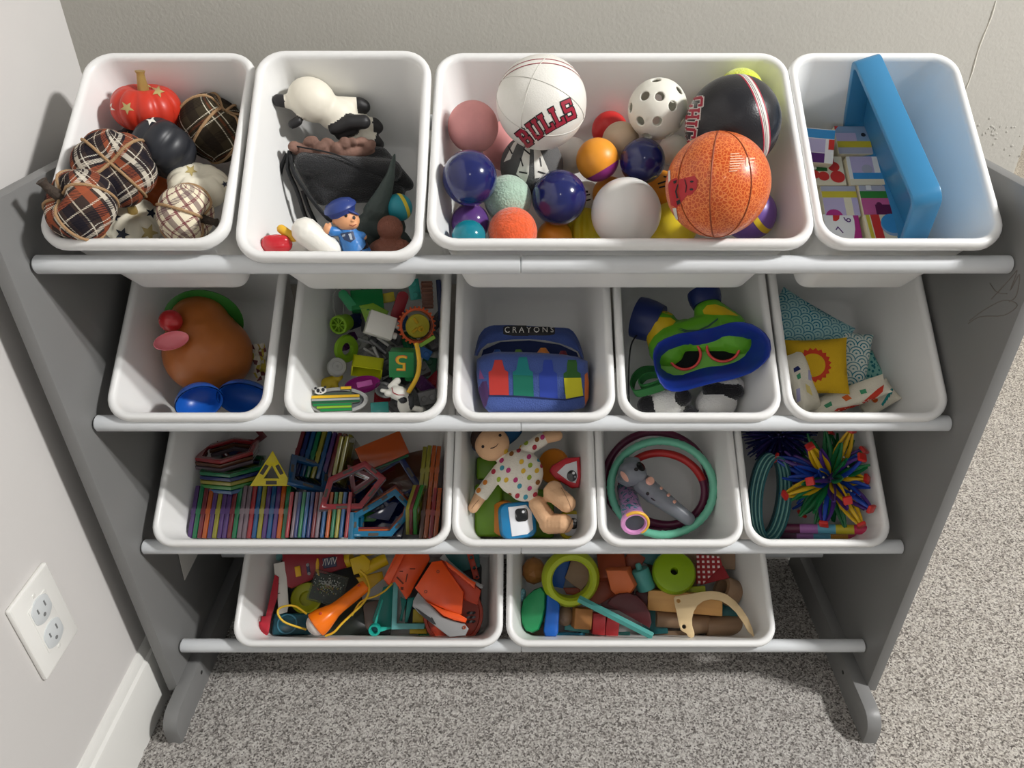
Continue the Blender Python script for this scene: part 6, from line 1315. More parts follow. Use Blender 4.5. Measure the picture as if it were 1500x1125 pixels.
def kaleido():
    t, S = vthing('kaleidoscope', 'pink and teal patterned toy kaleidoscope with a dark lens end', 'toy', 'L', 930, 766, 0.086)
    m, N, L, b = nt_new('pink_teal_pattern'); tc = N.new('ShaderNodeTexCoord'); n = N.new('ShaderNodeTexNoise'); n.inputs['Scale'].default_value = 95; n.inputs['Detail'].default_value = 1; n.inputs['Distortion'].default_value = 1.5
    L.new(tc.outputs['Object'], n.inputs['Vector']); cr = N.new('ShaderNodeValToRGB'); e = cr.color_ramp.elements; cr.color_ramp.interpolation = 'CONSTANT'
    e[0].position = 0; e[0].color = lin((190, 140, 190)); e[1].position = .52; e[1].color = lin((52, 132, 150)); q = cr.color_ramp.elements.new(.62); q.color = lin((60, 40, 60)); q = cr.color_ramp.elements.new(.66); q.color = lin((196, 150, 196))
    L.new(n.outputs['Fac'], cr.inputs[0]); L.new(cr.outputs[0], b.inputs['Base Color']); b.inputs['Roughness'].default_value = .35
    ax = V(.14, -.60, .78).normalized(); Mx = axis_to(ax)
    mesh_obj('tube', m_lathe([(0, -92 * S), (13 * S, -92 * S), (14 * S, -90 * S), (16 * S, -20 * S), (19 * S, -3 * S), (0, -3 * S)], 36, Mx), m, t)
    mesh_obj('end_ring', m_lathe([(14.5 * S, -6 * S), (20 * S, -5 * S), (21 * S, 0), (19.5 * S, 3 * S), (15.5 * S, 3 * S), (14 * S, 0)], 40, Mx, True), P('pink_rim', (206, 140, 190), 0.3), t)
    bm = bmesh.new(); b_tube(bm, [Mx @ V(19.3 * S * math.cos(a), 19.3 * S * math.sin(a), 1.2 * S) for a in [math.radians(-60 + 190 * i / 24) for i in range(25)]], 2.6 * S, 8); mesh_obj('yellow_rim', fin(bm, smooth=60), P('amber_rim', (222, 170, 60), 0.3), t)
    mesh_obj('lens', m_lathe([(0, 0), (14.8 * S, -1 * S), (14.8 * S, -4 * S)], 30, Mx), P('smoky_lens', (52, 56, 66), 0.12, coat=0.6), t)
kaleido()
# ================================================================== bin M: spiky ball, bangles, expanding sphere, rainbow whistle
def koosh():
    t, S = vthing('spiky_ball', 'navy rubber-strand spiky ball in the far corner', 'ball', 'M', 1141, 636, 0.052); rn = random.Random(5); bm = bmesh.new()
    for k in range(420):
        z = 1 - 2 * (k + .5) / 420; a = k * 2.399963; d = V(math.sqrt(1 - z * z) * math.cos(a), math.sqrt(1 - z * z) * math.sin(a), z); L_ = rn.uniform(44, 54)
        q = V(rn.uniform(-1, 1), rn.uniform(-1, 1), rn.uniform(-1, 1)) * 5
        b_tube(bm, [d * 8 * S, (d * L_ * .55 + q * .4) * S, (d * L_ + q) * S], [1.5 * S, 1.3 * S, 1.0 * S], 5, mi=k % 2)
    o = mesh_obj('strands', fin(bm, smooth=70), [P('navy_strand', (26, 40, 98), 0.4), P('indigo_strand', (62, 48, 112), 0.4)], t); o['kind'] = 'stuff'
    mesh_obj('core', m_sphere(15 * S, 3), P('navy_strand', None), t)
koosh()
def bangles():
    MTB = P('teal_satin_metal', (128, 172, 164), 0.3, metal=0.5); MTD = P('bangle_gap_shade', (26, 84, 90), 0.35, metal=0.4)  # the darker teal paints the shaded gaps between neighbouring bangles
    for k in range(7):
        p, S = at('M', 1119 + 2.0 * k, 724 + .8 * k, 0.056)
        pts = [V(21 * math.cos(a), 60 * math.sin(a), 0) * S for a in [2 * PI * i / 48 for i in range(48)]]
        sp = pts; bm = bmesh.new(); rows = []
        for i in range(48):
            a = 2 * PI * i / 48; nn = V(math.cos(a) / 24, math.sin(a) / 62, 0).normalized()
            rows.append([bm.verts.new(pts[i] + nn * o_ * S + V(0, 0, z_ * S)) for o_, z_ in ((1.3, -5), (1.3, 5), (-1.3, 5), (-1.3, -5))])
        for i in range(48):
            A, B_ = rows[i], rows[(i + 1) % 48]
            for j in range(4): bm.faces.new((A[j], A[(j + 1) % 4], B_[(j + 1) % 4], B_[j]))
        o = mesh_obj('bangle', fin(bm, smooth=40), MTB if k % 2 else MTD, None, fview(p, R(6, 20, -6) @ Matrix.Translation((0, 0, 2.2 * k * S))))
        tagp(o, ('satin teal bangle in the coiled set of bangles' if k % 2 else 'ring coloured dark for the shaded gap between the coiled teal bangles'), 'bangle', 'coiled teal bangles')
bangles()
def expanding():
    cl = {k: P('strut_' + k, c, 0.32) for k, c in dict(yellow=(212, 172, 22), blue=(22, 62, 160), green=(18, 104, 56), purple=(70, 38, 120)).items()}; MR = P('strut_red', (196, 44, 40), 0.32); MPIN = P('pin_white', (200, 196, 180), 0.4)
    t, S = vthing('expanding_sphere', 'collapsed expanding sphere toy with yellow, blue and green struts and red joints', 'toy', 'M', 1217, 702, 0.088)
    con = [(645, 205, 'yellow', 1), (1030, 300, 'blue', 1), (1180, 235, 'blue', 1), (1245, 470, 'yellow', 1), (905, 640, 'yellow', 1), (430, 605, 'yellow', 1), (635, 490, 'blue', 1), (365, 290, 'blue', 1), (1120, 710, 'blue', 1), (720, 835, 'blue', 1), (1000, 840, 'yellow', 1), (965, 75, 'yellow', 1), (1190, 610, 'purple', -1), (545, 770, 'green', -1), (800, 80, 'green', -1), (400, 420, 'purple', -1)]
    Rp = 84.0
    def strut(d, side, L_, col, bul):
        pts = []
        for _ in range(12):
            q_ = BINS['M'].INV @ (t.matrix_world @ (d * L_ * S)); lim = BINS['M'].hu + 0.1246 * max(0, min(q_.z, BH)) - 0.006
            if abs(q_.x) > lim: L_ *= .93
        for i in range(7):
            f = i / 6; pts.append((d * (10 + (L_ - 10) * f) + side * (bul * math.sin(PI * (0.12 + 0.80 * f)))) * S)
        mesh_obj('strut', m_tube(pts, [w_ * S for w_ in (1.6, 2.6, 3.2, 3.2, 2.8, 2.2, 1.6)], 6, flat=0.55), cl[col], t)
        q = pts[3]; return q
    rn = random.Random(2)
    for (x, y, c, sg) in con:
        v2 = V(1080 + x * .1733 - 1217, -(620 + y * .1733 - 702)); L2 = v2.length; R_ = max(Rp, L2 * 1.02) if sg > 0 else Rp; z = math.sqrt(max(0, R_ * R_ - L2 * L2)) * (0.75 if sg > 0 else -.3)
        P3 = v2.to_3d() + V(0, 0, z); q_ = BINS['M'].INV @ (t.matrix_world @ (P3 * S)); lim = BINS['M'].hu + 0.1246 * max(0, min(q_.z, BH)) - 0.009
        if q_.x > lim: P3.x -= (q_.x - lim) / S
        L_ = P3.length; d = P3.normalized(); s1 = d.orthogonal().normalized(); s2 = d.cross(s1)
        mesh_obj('joint', m_box((12 * S, 12 * S, 5 * S), 1.2 * S, 2, Matrix.Translation(P3 * S) @ axis_to(d, 20 * x)), MR, t)
        for j in range(4):
            a = PI / 4 + PI / 2 * j; q = strut(d, s1 * math.cos(a) + s2 * math.sin(a), L_, c if j % 2 == 0 or c != 'blue' else 'purple', 8.5)
        mesh_obj('pin', m_sphere(1.7 * S, 2), MPIN, t, Matrix.Translation((d * L_ * .5 + s1 * 6 + V(0, 0, 5)) * S))
    for k in range(40):
        zz = 1 - 1.5 * (k + .5) / 40; a = k * 2.4; d = V(math.sqrt(max(0, 1 - zz * zz)) * math.cos(a), math.sqrt(max(0, 1 - zz * zz)) * math.sin(a), zz); s1 = d.orthogonal().normalized()
        for sd in (1, -1): strut(d, s1 * sd, rn.uniform(58, 76), ('green', 'blue', 'purple', 'green')[k % 4], 5)
    mesh_obj('hub', m_sphere(13 * S, 3), cl['purple'], t)
expanding()
def whistle(label, py, w_, cols, x0, x1, rr):
    t, S = vthing('rainbow_tube', label, 'toy', 'M', (x0 + x1) / 2, py, w_, R(0, 0, -1)); L_ = (x1 - x0); n = len(cols)
    for k, c in enumerate(cols):
        a, b_ = -L_ / 2 + L_ * k / n, -L_ / 2 + L_ * (k + 1) / n
        mesh_obj('section', m_lathe([((rr - 2) * S, a * S), (rr * S, a * S), (rr * S, b_ * S), ((rr - 2) * S, b_ * S)], 24, R(0, 90, 0), True), P('tube_%d_%d_%d' % c, c, 0.35), t)
whistle('pastel rainbow tube lying along the bin front', 775, 0.070, [(92, 34, 62), (172, 112, 180), (104, 178, 204), (206, 190, 50), (206, 52, 96)], 1150, 1272, 7)
whistle('second rainbow tube under the pastel one', 783, 0.054, [(80, 40, 70), (150, 100, 160), (84, 150, 176), (170, 120, 40), (150, 40, 70)], 1146, 1262, 7)
# ================================================================== bin N: mixed plastic toys
NK = lambda pts, cx_, cy_: [(370 + x * .12667 - cx_, -(805 + y * .12667 - cy_)) for x, y in pts]
N2 = lambda pts, cx_, cy_: [(530 + x * .13333 - cx_, -(805 + y * .13333 - cy_)) for x, y in pts]
NC = {k: P('n_' + k, c, r_) for k, (c, r_) in dict(red=((140, 28, 40), .35), crimson=((176, 26, 46), .35), white=((220, 216, 208), .4), yellow=((212, 178, 20), .35), orange=((240, 116, 12), .22), flame=((228, 82, 26), .28), ember=((184, 58, 24), .35), teal=((24, 132, 124), .35), aqua=((96, 164, 164), .35), bluegreen=((28, 94, 108), .3), grey=((138, 138, 138), .35), dark=((34, 34, 36), .5), lime=((168, 172, 36), .35), green=((18, 110, 56), .35), navy=((50, 56, 84), .4), mint=((34, 176, 160), .3)).items()}
def slab(name, label, cat, b, cx_, cy_, w_, pts, th, mat, rot=None, bev=1.2, holes=()):
    return solo(name, label, cat, b, cx_, cy_, w_, lambda S: m_prism(sc(pts, S), th * S, bev * S, Matrix.Translation((0, 0, -th / 2 * S)), [sc(h, S) for h in holes]), mat, rot)
# teal parts low in the bin
slab('teal_piece', 'teal ribbed plastic panel low in the bin of mixed toys', 'toy', 'N', 572, 880, 0.022, N2([(130, 760), (230, 420), (330, 380), (350, 600), (340, 860), (200, 880)], 572, 880), 10, NC['teal'])
slab('teal_piece', 'dark teal panel behind the orange launcher', 'toy', 'N', 670, 822, 0.030, N2([(830, -40), (1280, -40), (1300, 190), (1100, 240), (960, 120)], 670, 822), 8, P('n_deepteal', (22, 92, 92), .35))
slab('teal_strut', 'slim teal strut beside the square teal frame', 'toy', 'N', 592, 886, 0.034, N2([(420, 520), (490, 560), (450, 780), (420, 770), (440, 650)], 592, 886), 6, NC['teal'])
slab('teal_strut', 'bent teal strut inside the square teal frame', 'toy', 'N', 601, 884, 0.036, N2([(500, 540), (580, 520), (510, 790), (480, 790)], 601, 884), 6, NC['teal'])
slab('yellow_block', 'yellow plastic block under the square teal frame', 'toy', 'N', 612, 903, 0.026, N2([(560, 660), (660, 660), (690, 800), (560, 800)], 612, 903), 16, P('n_ochre', (170, 150, 20), .4))
slab('yellow_block', 'flat yellow piece at the bin front', 'toy', 'N', 612, 924, 0.030, N2([(525, 870), (700, 870), (720, 925), (525, 925)], 612, 924), 8, NC['yellow'])
solo('green_disc', 'dark green disc under the orange disc', 'toy', 'N', 648, 912, 0.020, lambda S: m_lathe([(0, 6 * S), (36 * S, 6 * S), (38 * S, 3 * S), (38 * S, -3 * S), (0, -3 * S)], 40), NC['green'])
t, S = vthing('orange_disc', 'orange round dish under the orange and grey launcher', 'toy', 'N', 664, 900, 0.034)
mesh_obj('dish', m_lathe([(0, 0), (38 * S, 0), (39 * S, 6 * S), (43 * S, 6 * S), (44 * S, 2 * S), (42 * S, -5 * S), (0, -5 * S)], 44), NC['ember'], t)
for k in range(9): mesh_obj('gear_tooth', m_box((5 * S, 3 * S, 3 * S), .4 * S, 1, Matrix.Translation(V(22 + 4 * (k % 3), 2 - 6 * (k // 3), 2) * S) @ R(0, 0, 30)), NC['grey'] if k % 2 else NC['dark'], t)
slab('orange_strip', 'perforated orange-red strip by the end wall', 'toy', 'N', 693, 832, 0.030, N2([(1130, -20), (1200, -20), (1290, 310), (1230, 320)], 693, 832), 6, NC['ember'], None, 1, [N2(ngon(16, 10), 0, 0) and [(x + dx, y + dy) for x, y in ngon(2.6, 10)] for dx, dy in ((-3, 15), (2, 0), (6, -14))])
slab('smoky_case', 'flat smoky green plastic case under the orange microphone', 'toy', 'N', 524, 908, 0.012, rrect(96, 56, 6), 12, P('n_smokygreen', (44, 54, 46), .15, trans=.15))
slab('smoky_case', 'grey-brown plastic lid in the middle of the mixed toys', 'toy', 'N', 556, 900, 0.018, rrect(44, 40, 8), 8, P('n_taupe', (106, 92, 84), .3), R(0, 0, 10))
slab('dark_panel', 'dark plastic panel under the orange launcher', 'toy', 'N', 650, 870, 0.014, rrect(110, 90, 8), 10, P('n_darkpanel', (44, 46, 48), .4))
slab('dark_panel', 'dark plastic panel under the bead box and red case', 'toy', 'N', 470, 860, 0.012, rrect(120, 80, 8), 10, P('n_darkpanel', None))
# square teal frame and pipe
slab('teal_square', 'square pale teal plastic frame', 'toy', 'N', 602, 888, 0.050, N2([(335, 330), (390, 330), (395, 800), (700, 805), (690, 860), (340, 865)], 602, 888), 8, NC['aqua'], None, 1)
t, S = vthing('teal_pipe', 'teal plastic pipe joint with a round opening', 'toy', 'N', 549, 922, 0.046)
mesh_obj('mouth', m_lathe([(5 * S, -4 * S), (8.5 * S, -4 * S), (9 * S, 3 * S), (8 * S, 5 * S), (5.6 * S, 5 * S)], 28, R(18, -12, 0), True), NC['mint'], t)
mesh_obj('arm', m_prism(sc(N2([(175, 850), (320, 850), (320, 870), (220, 900), (170, 910)], 549, 922), S), 6 * S, 1 * S, Matrix.Translation((0, 0, -4 * S))), NC['mint'], t)
mesh_obj('arm', m_prism(sc(N2([(120, 850), (200, 560), (215, 570), (150, 850)], 549, 922), S), 6 * S, 1 * S, Matrix.Translation((0, 0, -4 * S))), NC['mint'], t)
mesh_obj('inside', m_lathe([(0, -3 * S), (5.4 * S, -3 * S)], 20, R(18, -12, 0)), NC['bluegreen'], t)
# container, red parts
t, S = vthing('teal_case', 'translucent blue-green case at the bin front', 'toy', 'N', 429, 914, 0.036)
mesh_obj('case', m_box((56 * S, 30 * S, 26 * S), 3 * S, 3), P('n_case', (26, 86, 100), .2, trans=.25), t)
mesh_obj('inner_ring', m_lathe([(12 * S, 0), (14 * S, 0), (14 * S, 3 * S), (12 * S, 3 * S)], 30, Matrix.Translation(V(-8, 0, 12) * S), True), P('n_ring', (60, 120, 140), .2), t)
slab('clear_sheet', 'thin clear plastic sheet against the left end wall', 'toy', 'N', 391, 888, 0.034, [(-12, -40), (12, -40), (12, 40), (-12, 40)], 1.5, P('clear_sheet_plastic', (214, 206, 206), .1, trans=.9, ior=1.1), R(0, 0, 0), .4)
slab('red_arrow', 'crimson plastic arrow-shaped toy by the left end wall', 'toy', 'N', 391, 892, 0.066, NK([(215, 300), (265, 330), (270, 560), (225, 760), (210, 960), (150, 1015), (95, 960), (65, 860), (80, 820), (115, 825), (115, 765), (160, 765)], 391, 892), 12, NC['crimson'])
t, S = vthing('white_bar', 'white notched plastic bar leaning on the red case', 'toy', 'N', 413, 861, 0.058)
mesh_obj('bar', m_prism(sc(NK([(225, 175), (345, 145), (385, 320), (430, 640), (420, 710), (330, 735), (300, 560)], 413, 861), S), 18 * S, 1.5 * S, Matrix.Translation((0, 0, -9 * S))), NC['white'], t)
for (x, y) in ((280, 403), (298, 508)): mesh_obj('notch', m_box((7 * S, .9 * S, 1.2 * S), 0, 1, Matrix.Translation(V(370 + x * .12667 - 413, -(805 + y * .12667 - 861), 9) * S) @ R(0, 0, 15)), NC['dark'], t)
t, S = vthing('red_case', 'dark red toy case with a yellow button and yellow clip', 'toy', 'N', 458, 830, 0.050)
mesh_obj('shell', m_prism(sc(NK([(350, 60), (700, 20), (1010, 0), (1080, 210), (780, 310), (480, 440), (420, 420), (370, 250)], 458, 830), S), 24 * S, 4 * S, Matrix.Translation((0, 0, -14 * S))), NC['red'], t)
q = lambda x, y, z=0: V(370 + x * .12667 - 458, -(805 + y * .12667 - 830), z) * S
mesh_obj('button', m_box((8 * S, 15 * S, 4 * S), 1.2 * S, 2, Matrix.Translation(q(537, 250, 11)) @ R(0, 0, 12)), P('n_amber', (222, 170, 20), .35), t)
mesh_obj('clip', m_prism(sc([(0, 13), (2.5, 12), (4, 4), (3.6, -4), (6, -13), (3, -12), (-.5, -4), (-1, 6)], S), 4 * S, .6 * S, Matrix.Translation(q(735, 205, 9))), P('n_amber', None), t)
mesh_obj('window', m_box((19 * S, 15 * S, 3 * S), .8 * S, 1, Matrix.Translation(q(880, 150, 10)) @ R(0, 0, 10)), NC['navy'], t)
for k in range(7): mesh_obj('window_mark', m_box((.8 * S, 10 * S, .6 * S), 0, 1, Matrix.Translation(q(815 + 22 * k, 150 - 4 * k, 11.8)) @ R(0, 0, 16 * (k % 3 - 1))), NC['white'], t)
for (x, y) in ((637, 178), (660, 275)): mesh_obj('screw', m_lathe([(0, 2 * S), (2.2 * S, 1.6 * S), (2.4 * S, -2 * S)], 12, Matrix.Translation(q(x, y, 10))), NC['grey'], t)
mesh_obj('switch_plate', m_box((5 * S, 16 * S, 2 * S), .8 * S, 1, Matrix.Translation(q(648, 225, 9.6)) @ R(0, 0, 12)), NC['navy'], t)
mesh_obj('wheel', m_lathe([(0, 8 * S), (9 * S, 8 * S), (10 * S, 6 * S), (10 * S, -6 * S), (0, -6 * S)], 28, Matrix.Translation(q(1080, 130, 0)) @ R(0, 60, 15)), NC['yellow'], t)
# yellow parts
slab('teal_wedge', 'small teal wedge behind the white bar', 'toy', 'N', 408, 816, 0.040, NK([(235, 40), (360, 50), (320, 135), (270, 110)], 408, 816), 8, NC['aqua'])
t, S = vthing('yellow_truck', 'yellow plastic toy digger parts beside the red case', 'toy', 'N', 540, 832, 0.046)
q = lambda x, y, z=0: V(370 + x * .12667 - 540, -(805 + y * .12667 - 832), z) * S
mesh_obj('cab', m_prism(sc(NK([(1125, 115), (1280, 60), (1360, 130), (1350, 240), (1180, 290)], 540, 832), S), 22 * S, 2 * S, Matrix.Translation((0, 0, -8 * S))), NC['yellow'], t)
mesh_obj('boom', m_tube([q(1230, 260, 4), q(1540, 110, 4)], 9 * S, 14), NC['yellow'], t)
mesh_obj('arm', m_prism(sc(NK([(1200, 320), (1500, 250), (1520, 330), (1340, 480), (1300, 450)], 540, 832), S), 12 * S, 2 * S, Matrix.Translation((0, 0, -14 * S))), P('n_gold', (196, 158, 20), .35), t)
mesh_obj('roof', m_box((26 * S, 12 * S, 12 * S), 2 * S, 2, Matrix.Translation(q(1330, 30, -4)) @ R(0, 0, 12)), NC['yellow'], t)
# yellow ring and bead box
solo('yellow_cup', 'translucent yellow-green round lid under the bead box', 'toy', 'N', 449, 876, 0.040, lambda S: m_lathe([(0, -8 * S), (10 * S, -8 * S), (11 * S, -2 * S), (18 * S, 0), (21 * S, 3 * S), (22.5 * S, 2 * S), (22 * S, -4 * S), (14 * S, -11 * S), (0, -11 * S)], 40), NC['lime'], R(-10, -12, 0))
t, S = vthing('bead_box', 'clear plastic box of tiny white and coloured beads', 'toy', 'N', 480, 862, 0.056, R(-6, 4, -14))
mesh_obj('box', m_box((50 * S, 44 * S, 14 * S), 1.6 * S, 2), P('clear_box_plastic', (206, 214, 208), .1, trans=.92, ior=1.08), t)
mesh_obj('tray', m_box((44 * S, 38 * S, 2 * S), .8 * S, 1, Matrix.Translation((0, 0, -5 * S))), P('n_smoke', (46, 56, 54), .5), t)
bm = bmesh.new(); rn = random.Random(9)
for k in range(230):
    a, rr = rn.uniform(0, 2 * PI), abs(rn.gauss(0, 1)) * 7.5
    x, y = max(-21, min(21, rr * math.cos(a) * 1.35 - 2)), max(-18, min(18, rr * math.sin(a) + 3))
    r_ = bmesh.ops.create_icosphere(bm, subdivisions=1, radius=.95 * S, matrix=Matrix.Translation(V(x, y, rn.uniform(-3.5, 3.5)) * S))
    for v in r_['verts']:
        for f in v.link_faces: f.material_index = 0 if y > 4 else (k % 4)
bd = mesh_obj('beads', fin(bm), [P('bead_white', (232, 230, 226), .3), P('bead_pink', (196, 120, 100), .3), P('bead_green', (120, 150, 60), .3), P('bead_yellow', (206, 176, 70), .3)], t); bd['kind'] = 'stuff'
# orange microphone
t, S = vthing('orange_microphone', 'orange plastic toy microphone with a white grille and a yellow cord', 'toy microphone', 'N', 494, 890, 0.082)
q = lambda x, y, z=0: V(370 + x * .12667 - 494, -(805 + y * .12667 - 890), z) * S
a, b_ = q(720, 890, 2), q(1290, 420, 6); ax = (b_ - a).normalized(); L_ = (b_ - a).length; Mx = Matrix.Translation(a) @ axis_to(ax)
mesh_obj('body', m_lathe([(0, 4 * S), (15.5 * S, 4 * S), (18.5 * S, 5.5 * S), (19 * S, 9 * S), (17.5 * S, 18 * S), (13.5 * S, 30 * S), (10.8 * S, 38 * S), (9.8 * S, 48 * S), (9.4 * S, L_ - 3 * S), (8 * S, L_), (0, L_)], 40, Mx), NC['orange'], t)
gr = mesh_obj('grille', m_lathe([(0, -7 * S), (6 * S, -6 * S), (11 * S, -3.4 * S), (14.8 * S, 1.2 * S), (15.6 * S, 5 * S), (0, 5 * S)], 36, Mx), P('n_grille', (214, 206, 200), .5), t)
for k in range(14):
    aa, rr = k * 2.4, (3 + 9 * ((k * 7) % 14) / 14); mesh_obj('grille_hole', m_sphere(.8 * S, 1), NC['dark'], gr, Mx @ Matrix.Translation(V(rr * math.cos(aa), rr * math.sin(aa), -6.6 + rr * rr * .03) * S))
for (x, y, z) in ((800, 735, 18), (1205, 425, 15)): mesh_obj('pin', m_lathe([(0, 1.5 * S), (2 * S, 1 * S), (2 * S, -3 * S)], 12, Matrix.Translation(q(x, y, z))), NC['ember'], t)
mesh_obj('cord', m_tube([v for v in spline([q(650, 910, -6), q(520, 870, 2), q(400, 820, 6), q(335, 740, 8), q(345, 680, 8), q(430, 650, 8), q(520, 660, 2), q(640, 740, -10)], 5)], 1.5 * S, 8), P('yellow_cord', (216, 176, 40), .45), t)
mesh_obj('cord', m_tube([v for v in spline([q(870, 980, 4), q(960, 940, 8), q(1040, 850, 10), q(1150, 740, 10), q(1260, 630, 10), q(1320, 520, 10), q(1320, 420, 10), q(1280, 320, 6), q(1210, 250, 2)], 5)], 1.7 * S, 8), P('yellow_cord', None), t)
mesh_obj('cord', m_tube([v for v in spline([q(1150, 760, 4), q(1220, 630, 6), q(1300, 575, 8), q(1400, 545, 6), q(1500, 490, 6), q(1590, 400, 4)], 5)], 1.4 * S, 8), P('yellow_cord', None), t)
# orange shells
t, S = vthing('orange_bracket', 'slotted orange plastic bracket between the yellow digger and the launcher', 'toy', 'N', 602, 838, 0.060, R(0, 0, 0))
mesh_obj('plate', m_prism(sc(N2([(400, -20), (700, -20), (745, 110), (590, 380), (540, 490), (500, 535), (370, 350), (300, 385), (245, 320)], 602, 838), S), 10 * S, 1.5 * S, Matrix.Translation((0, 0, -5 * S))), NC['flame'], t)
mesh_obj('rib', m_prism(sc(N2([(430, 30), (480, 30), (320, 385), (250, 320)], 602, 838), S), 10 * S, 1 * S, Matrix.Translation((0, 0, 2 * S))), NC['flame'], t)
for (x, y, w_, h_, a) in ((435, 240, 5, 1.6, 0), (555, 213, 8, 1.6, 0), (425, 335, 14, 2.2, -45), (495, 310, 12, 1.6, 80), (450, 420, 4, 4, 0)):
    mesh_obj('slot', m_box((w_ * S, h_ * S, 2 * S), .3 * S, 1, Matrix.Translation(V(530 + x * .13333 - 602, -(805 + y * .13333 - 838), 4.6) * S) @ R(0, 0, a)), P('n_slot', (112, 44, 20), .6), t)
t, S = vthing('toy_launcher', 'orange and grey plastic toy launcher lying on its side', 'toy', 'N', 655, 868, 0.090, R(-4, -4, 0))
q = lambda x, y, z=0: V(530 + x * .13333 - 655, -(805 + y * .13333 - 868), z) * S
K2 = lambda pts: N2(pts, 655, 868)
mesh_obj('shell', m_prism(sc(K2([(585, 425), (760, 145), (870, 130), (1120, 470), (1105, 690), (1080, 720), (700, 560)]), S), 14 * S, 1.8 * S, Matrix.Translation((0, 0, -9 * S))), NC['flame'], t)
mesh_obj('upper_wall', m_prism(sc(K2([(830, 120), (900, 110), (1180, 330), (1310, 440), (1270, 600), (1120, 540), (1100, 460)]), S), 9 * S, 1.5 * S, Matrix.Translation((0, 0, -14 * S)) @ R(6, 0, 0)), NC['ember'], t)
mesh_obj('upper_rail', m_prism(sc(K2([(905, 130), (960, 170), (1190, 335), (1250, 370), (1240, 430), (1160, 370), (940, 200)]), S), 16 * S, 1.2 * S, Matrix.Translation((0, 0, -8 * S))), NC['flame'], t)
mesh_obj('grey_fin', m_prism(sc(K2([(845, 105), (890, 48), (940, 120), (1050, 215), (1190, 320), (1330, 395), (1320, 440), (1180, 345), (1020, 225), (920, 150)]), S), 12 * S, 1 * S, Matrix.Translation((0, 0, -10 * S))), NC['grey'], t)
mesh_obj('grey_side', m_prism(sc(K2([(625, 470), (660, 510), (760, 600), (900, 730), (1030, 770), (1140, 800), (1185, 850), (1150, 920), (980, 935), (900, 880), (640, 690), (570, 620), (575, 560)]), S), 10 * S, 1.5 * S, Matrix.Translation((0, 0, -3 * S))), NC['grey'], t)
mesh_obj('lower_rail', m_prism(sc(K2([(700, 560), (900, 650), (1090, 705), (1165, 750), (1150, 790), (1030, 765), (910, 720), (780, 610)]), S), 12 * S, 1.2 * S, Matrix.Translation((0, 0, 0))), NC['flame'], t)
mesh_obj('black_mark', m_prism(sc(K2([(605, 635), (640, 655), (780, 745), (785, 730), (835, 810), (800, 800), (690, 730)]), S), .8 * S, 0, Matrix.Translation((0, 0, 7.2 * S))), NC['dark'], t)
for (x, y, z) in ((832, 252, 5), (706, 465, 5), (1137, 838, 8)):
    mesh_obj('screw', m_lathe([(1.2 * S, .6 * S), (2.4 * S, .6 * S), (2.6 * S, -1 * S), (1.0 * S, -1 * S)], 14, Matrix.Translation(q(x, y, z)), True), P('n_screwhole', (150, 60, 24), .4), t)
# ================================================================== bin O: wooden blocks
OK1 = lambda pts, cx_, cy_: [(750 + x * .13333 - cx_, -(805 + y * .13333 - cy_)) for x, y in pts]
OK2 = lambda pts, cx_, cy_: [(930 + x * .13333 - cx_, -(805 + y * .13333 - cy_)) for x, y in pts]
OC = {k: P('o_' + k, c, .4, bump=.1, bscale=300) for k, c in dict(lime=(136, 168, 14), chart=(166, 180, 34), green=(36, 146, 88), blue=(12, 88, 176), orange=(206, 104, 52), red=(150, 32, 36), maroon=(84, 28, 32), teal=(74, 150, 144), rust=(150, 66, 36), dkteal=(22, 96, 100), aqua=(24, 124, 150)).items()}
W1, W2, W3, W4 = wood('amber_wood', (176, 118, 56), (146, 92, 40)), wood('honey_wood', (222, 172, 102), (196, 140, 76)), wood('grey_brown_wood', (164, 134, 106), (138, 110, 84)), wood('birch_ply', (222, 196, 152), (204, 176, 130))
OG = 'wooden blocks in the bottom bin'
def facet_ball(S, r, sub=2): 
    bm = bmesh.new(); bmesh.ops.create_icosphere(bm, subdivisions=sub, radius=r * S); bmesh.ops.scale(bm, vec=(1, 1.12, 1), verts=bm.verts); return fin(bm, smooth=0)
solo('wooden_bead', 'large faceted amber wooden bead in the back corner', 'toy block', 'O', 782, 836, 0.030, lambda S: facet_ball(S, 17.5), W1, None, OG)
solo('wooden_bead', 'amber wooden bead behind the lime ring', 'toy block', 'O', 829, 808, 0.026, lambda S: facet_ball(S, 14, 3), W1, None, OG)
solo('glass_bead', 'small teal and white glass bead by the bin side', 'bead', 'O', 765, 872, 0.040, lambda S: blob([('e', V(0, 0, 0), (5.5 * S, 10 * S, 6 * S), (0, 0, -10), 0)], .9 * S), P('swirl_glass', (120, 176, 190), .1, vary=.5, vscale=300), None)
slab('blue_block', 'blue wooden arch piece seen through the lime ring', 'toy block', 'O', 820, 838, 0.016, OK1([(440, 80), (660, 60), (620, 200), (560, 420), (450, 400), (420, 240)], 820, 838), 16, OC['blue'])
slab('brown_block', 'grey-brown wooden wedge seen through the lime ring', 'toy block', 'O', 848, 840, 0.022, OK1([(680, 60), (830, 80), (860, 330), (760, 440), (660, 380), (580, 310), (620, 210)], 848, 840), 18, W3)
slab('red_brown_block', 'dark rust wooden block under the lime ring', 'toy block', 'O', 842, 866, 0.014, OK1([(560, 420), (760, 420), (740, 500), (600, 490)], 842, 866), 12, OC['rust'])
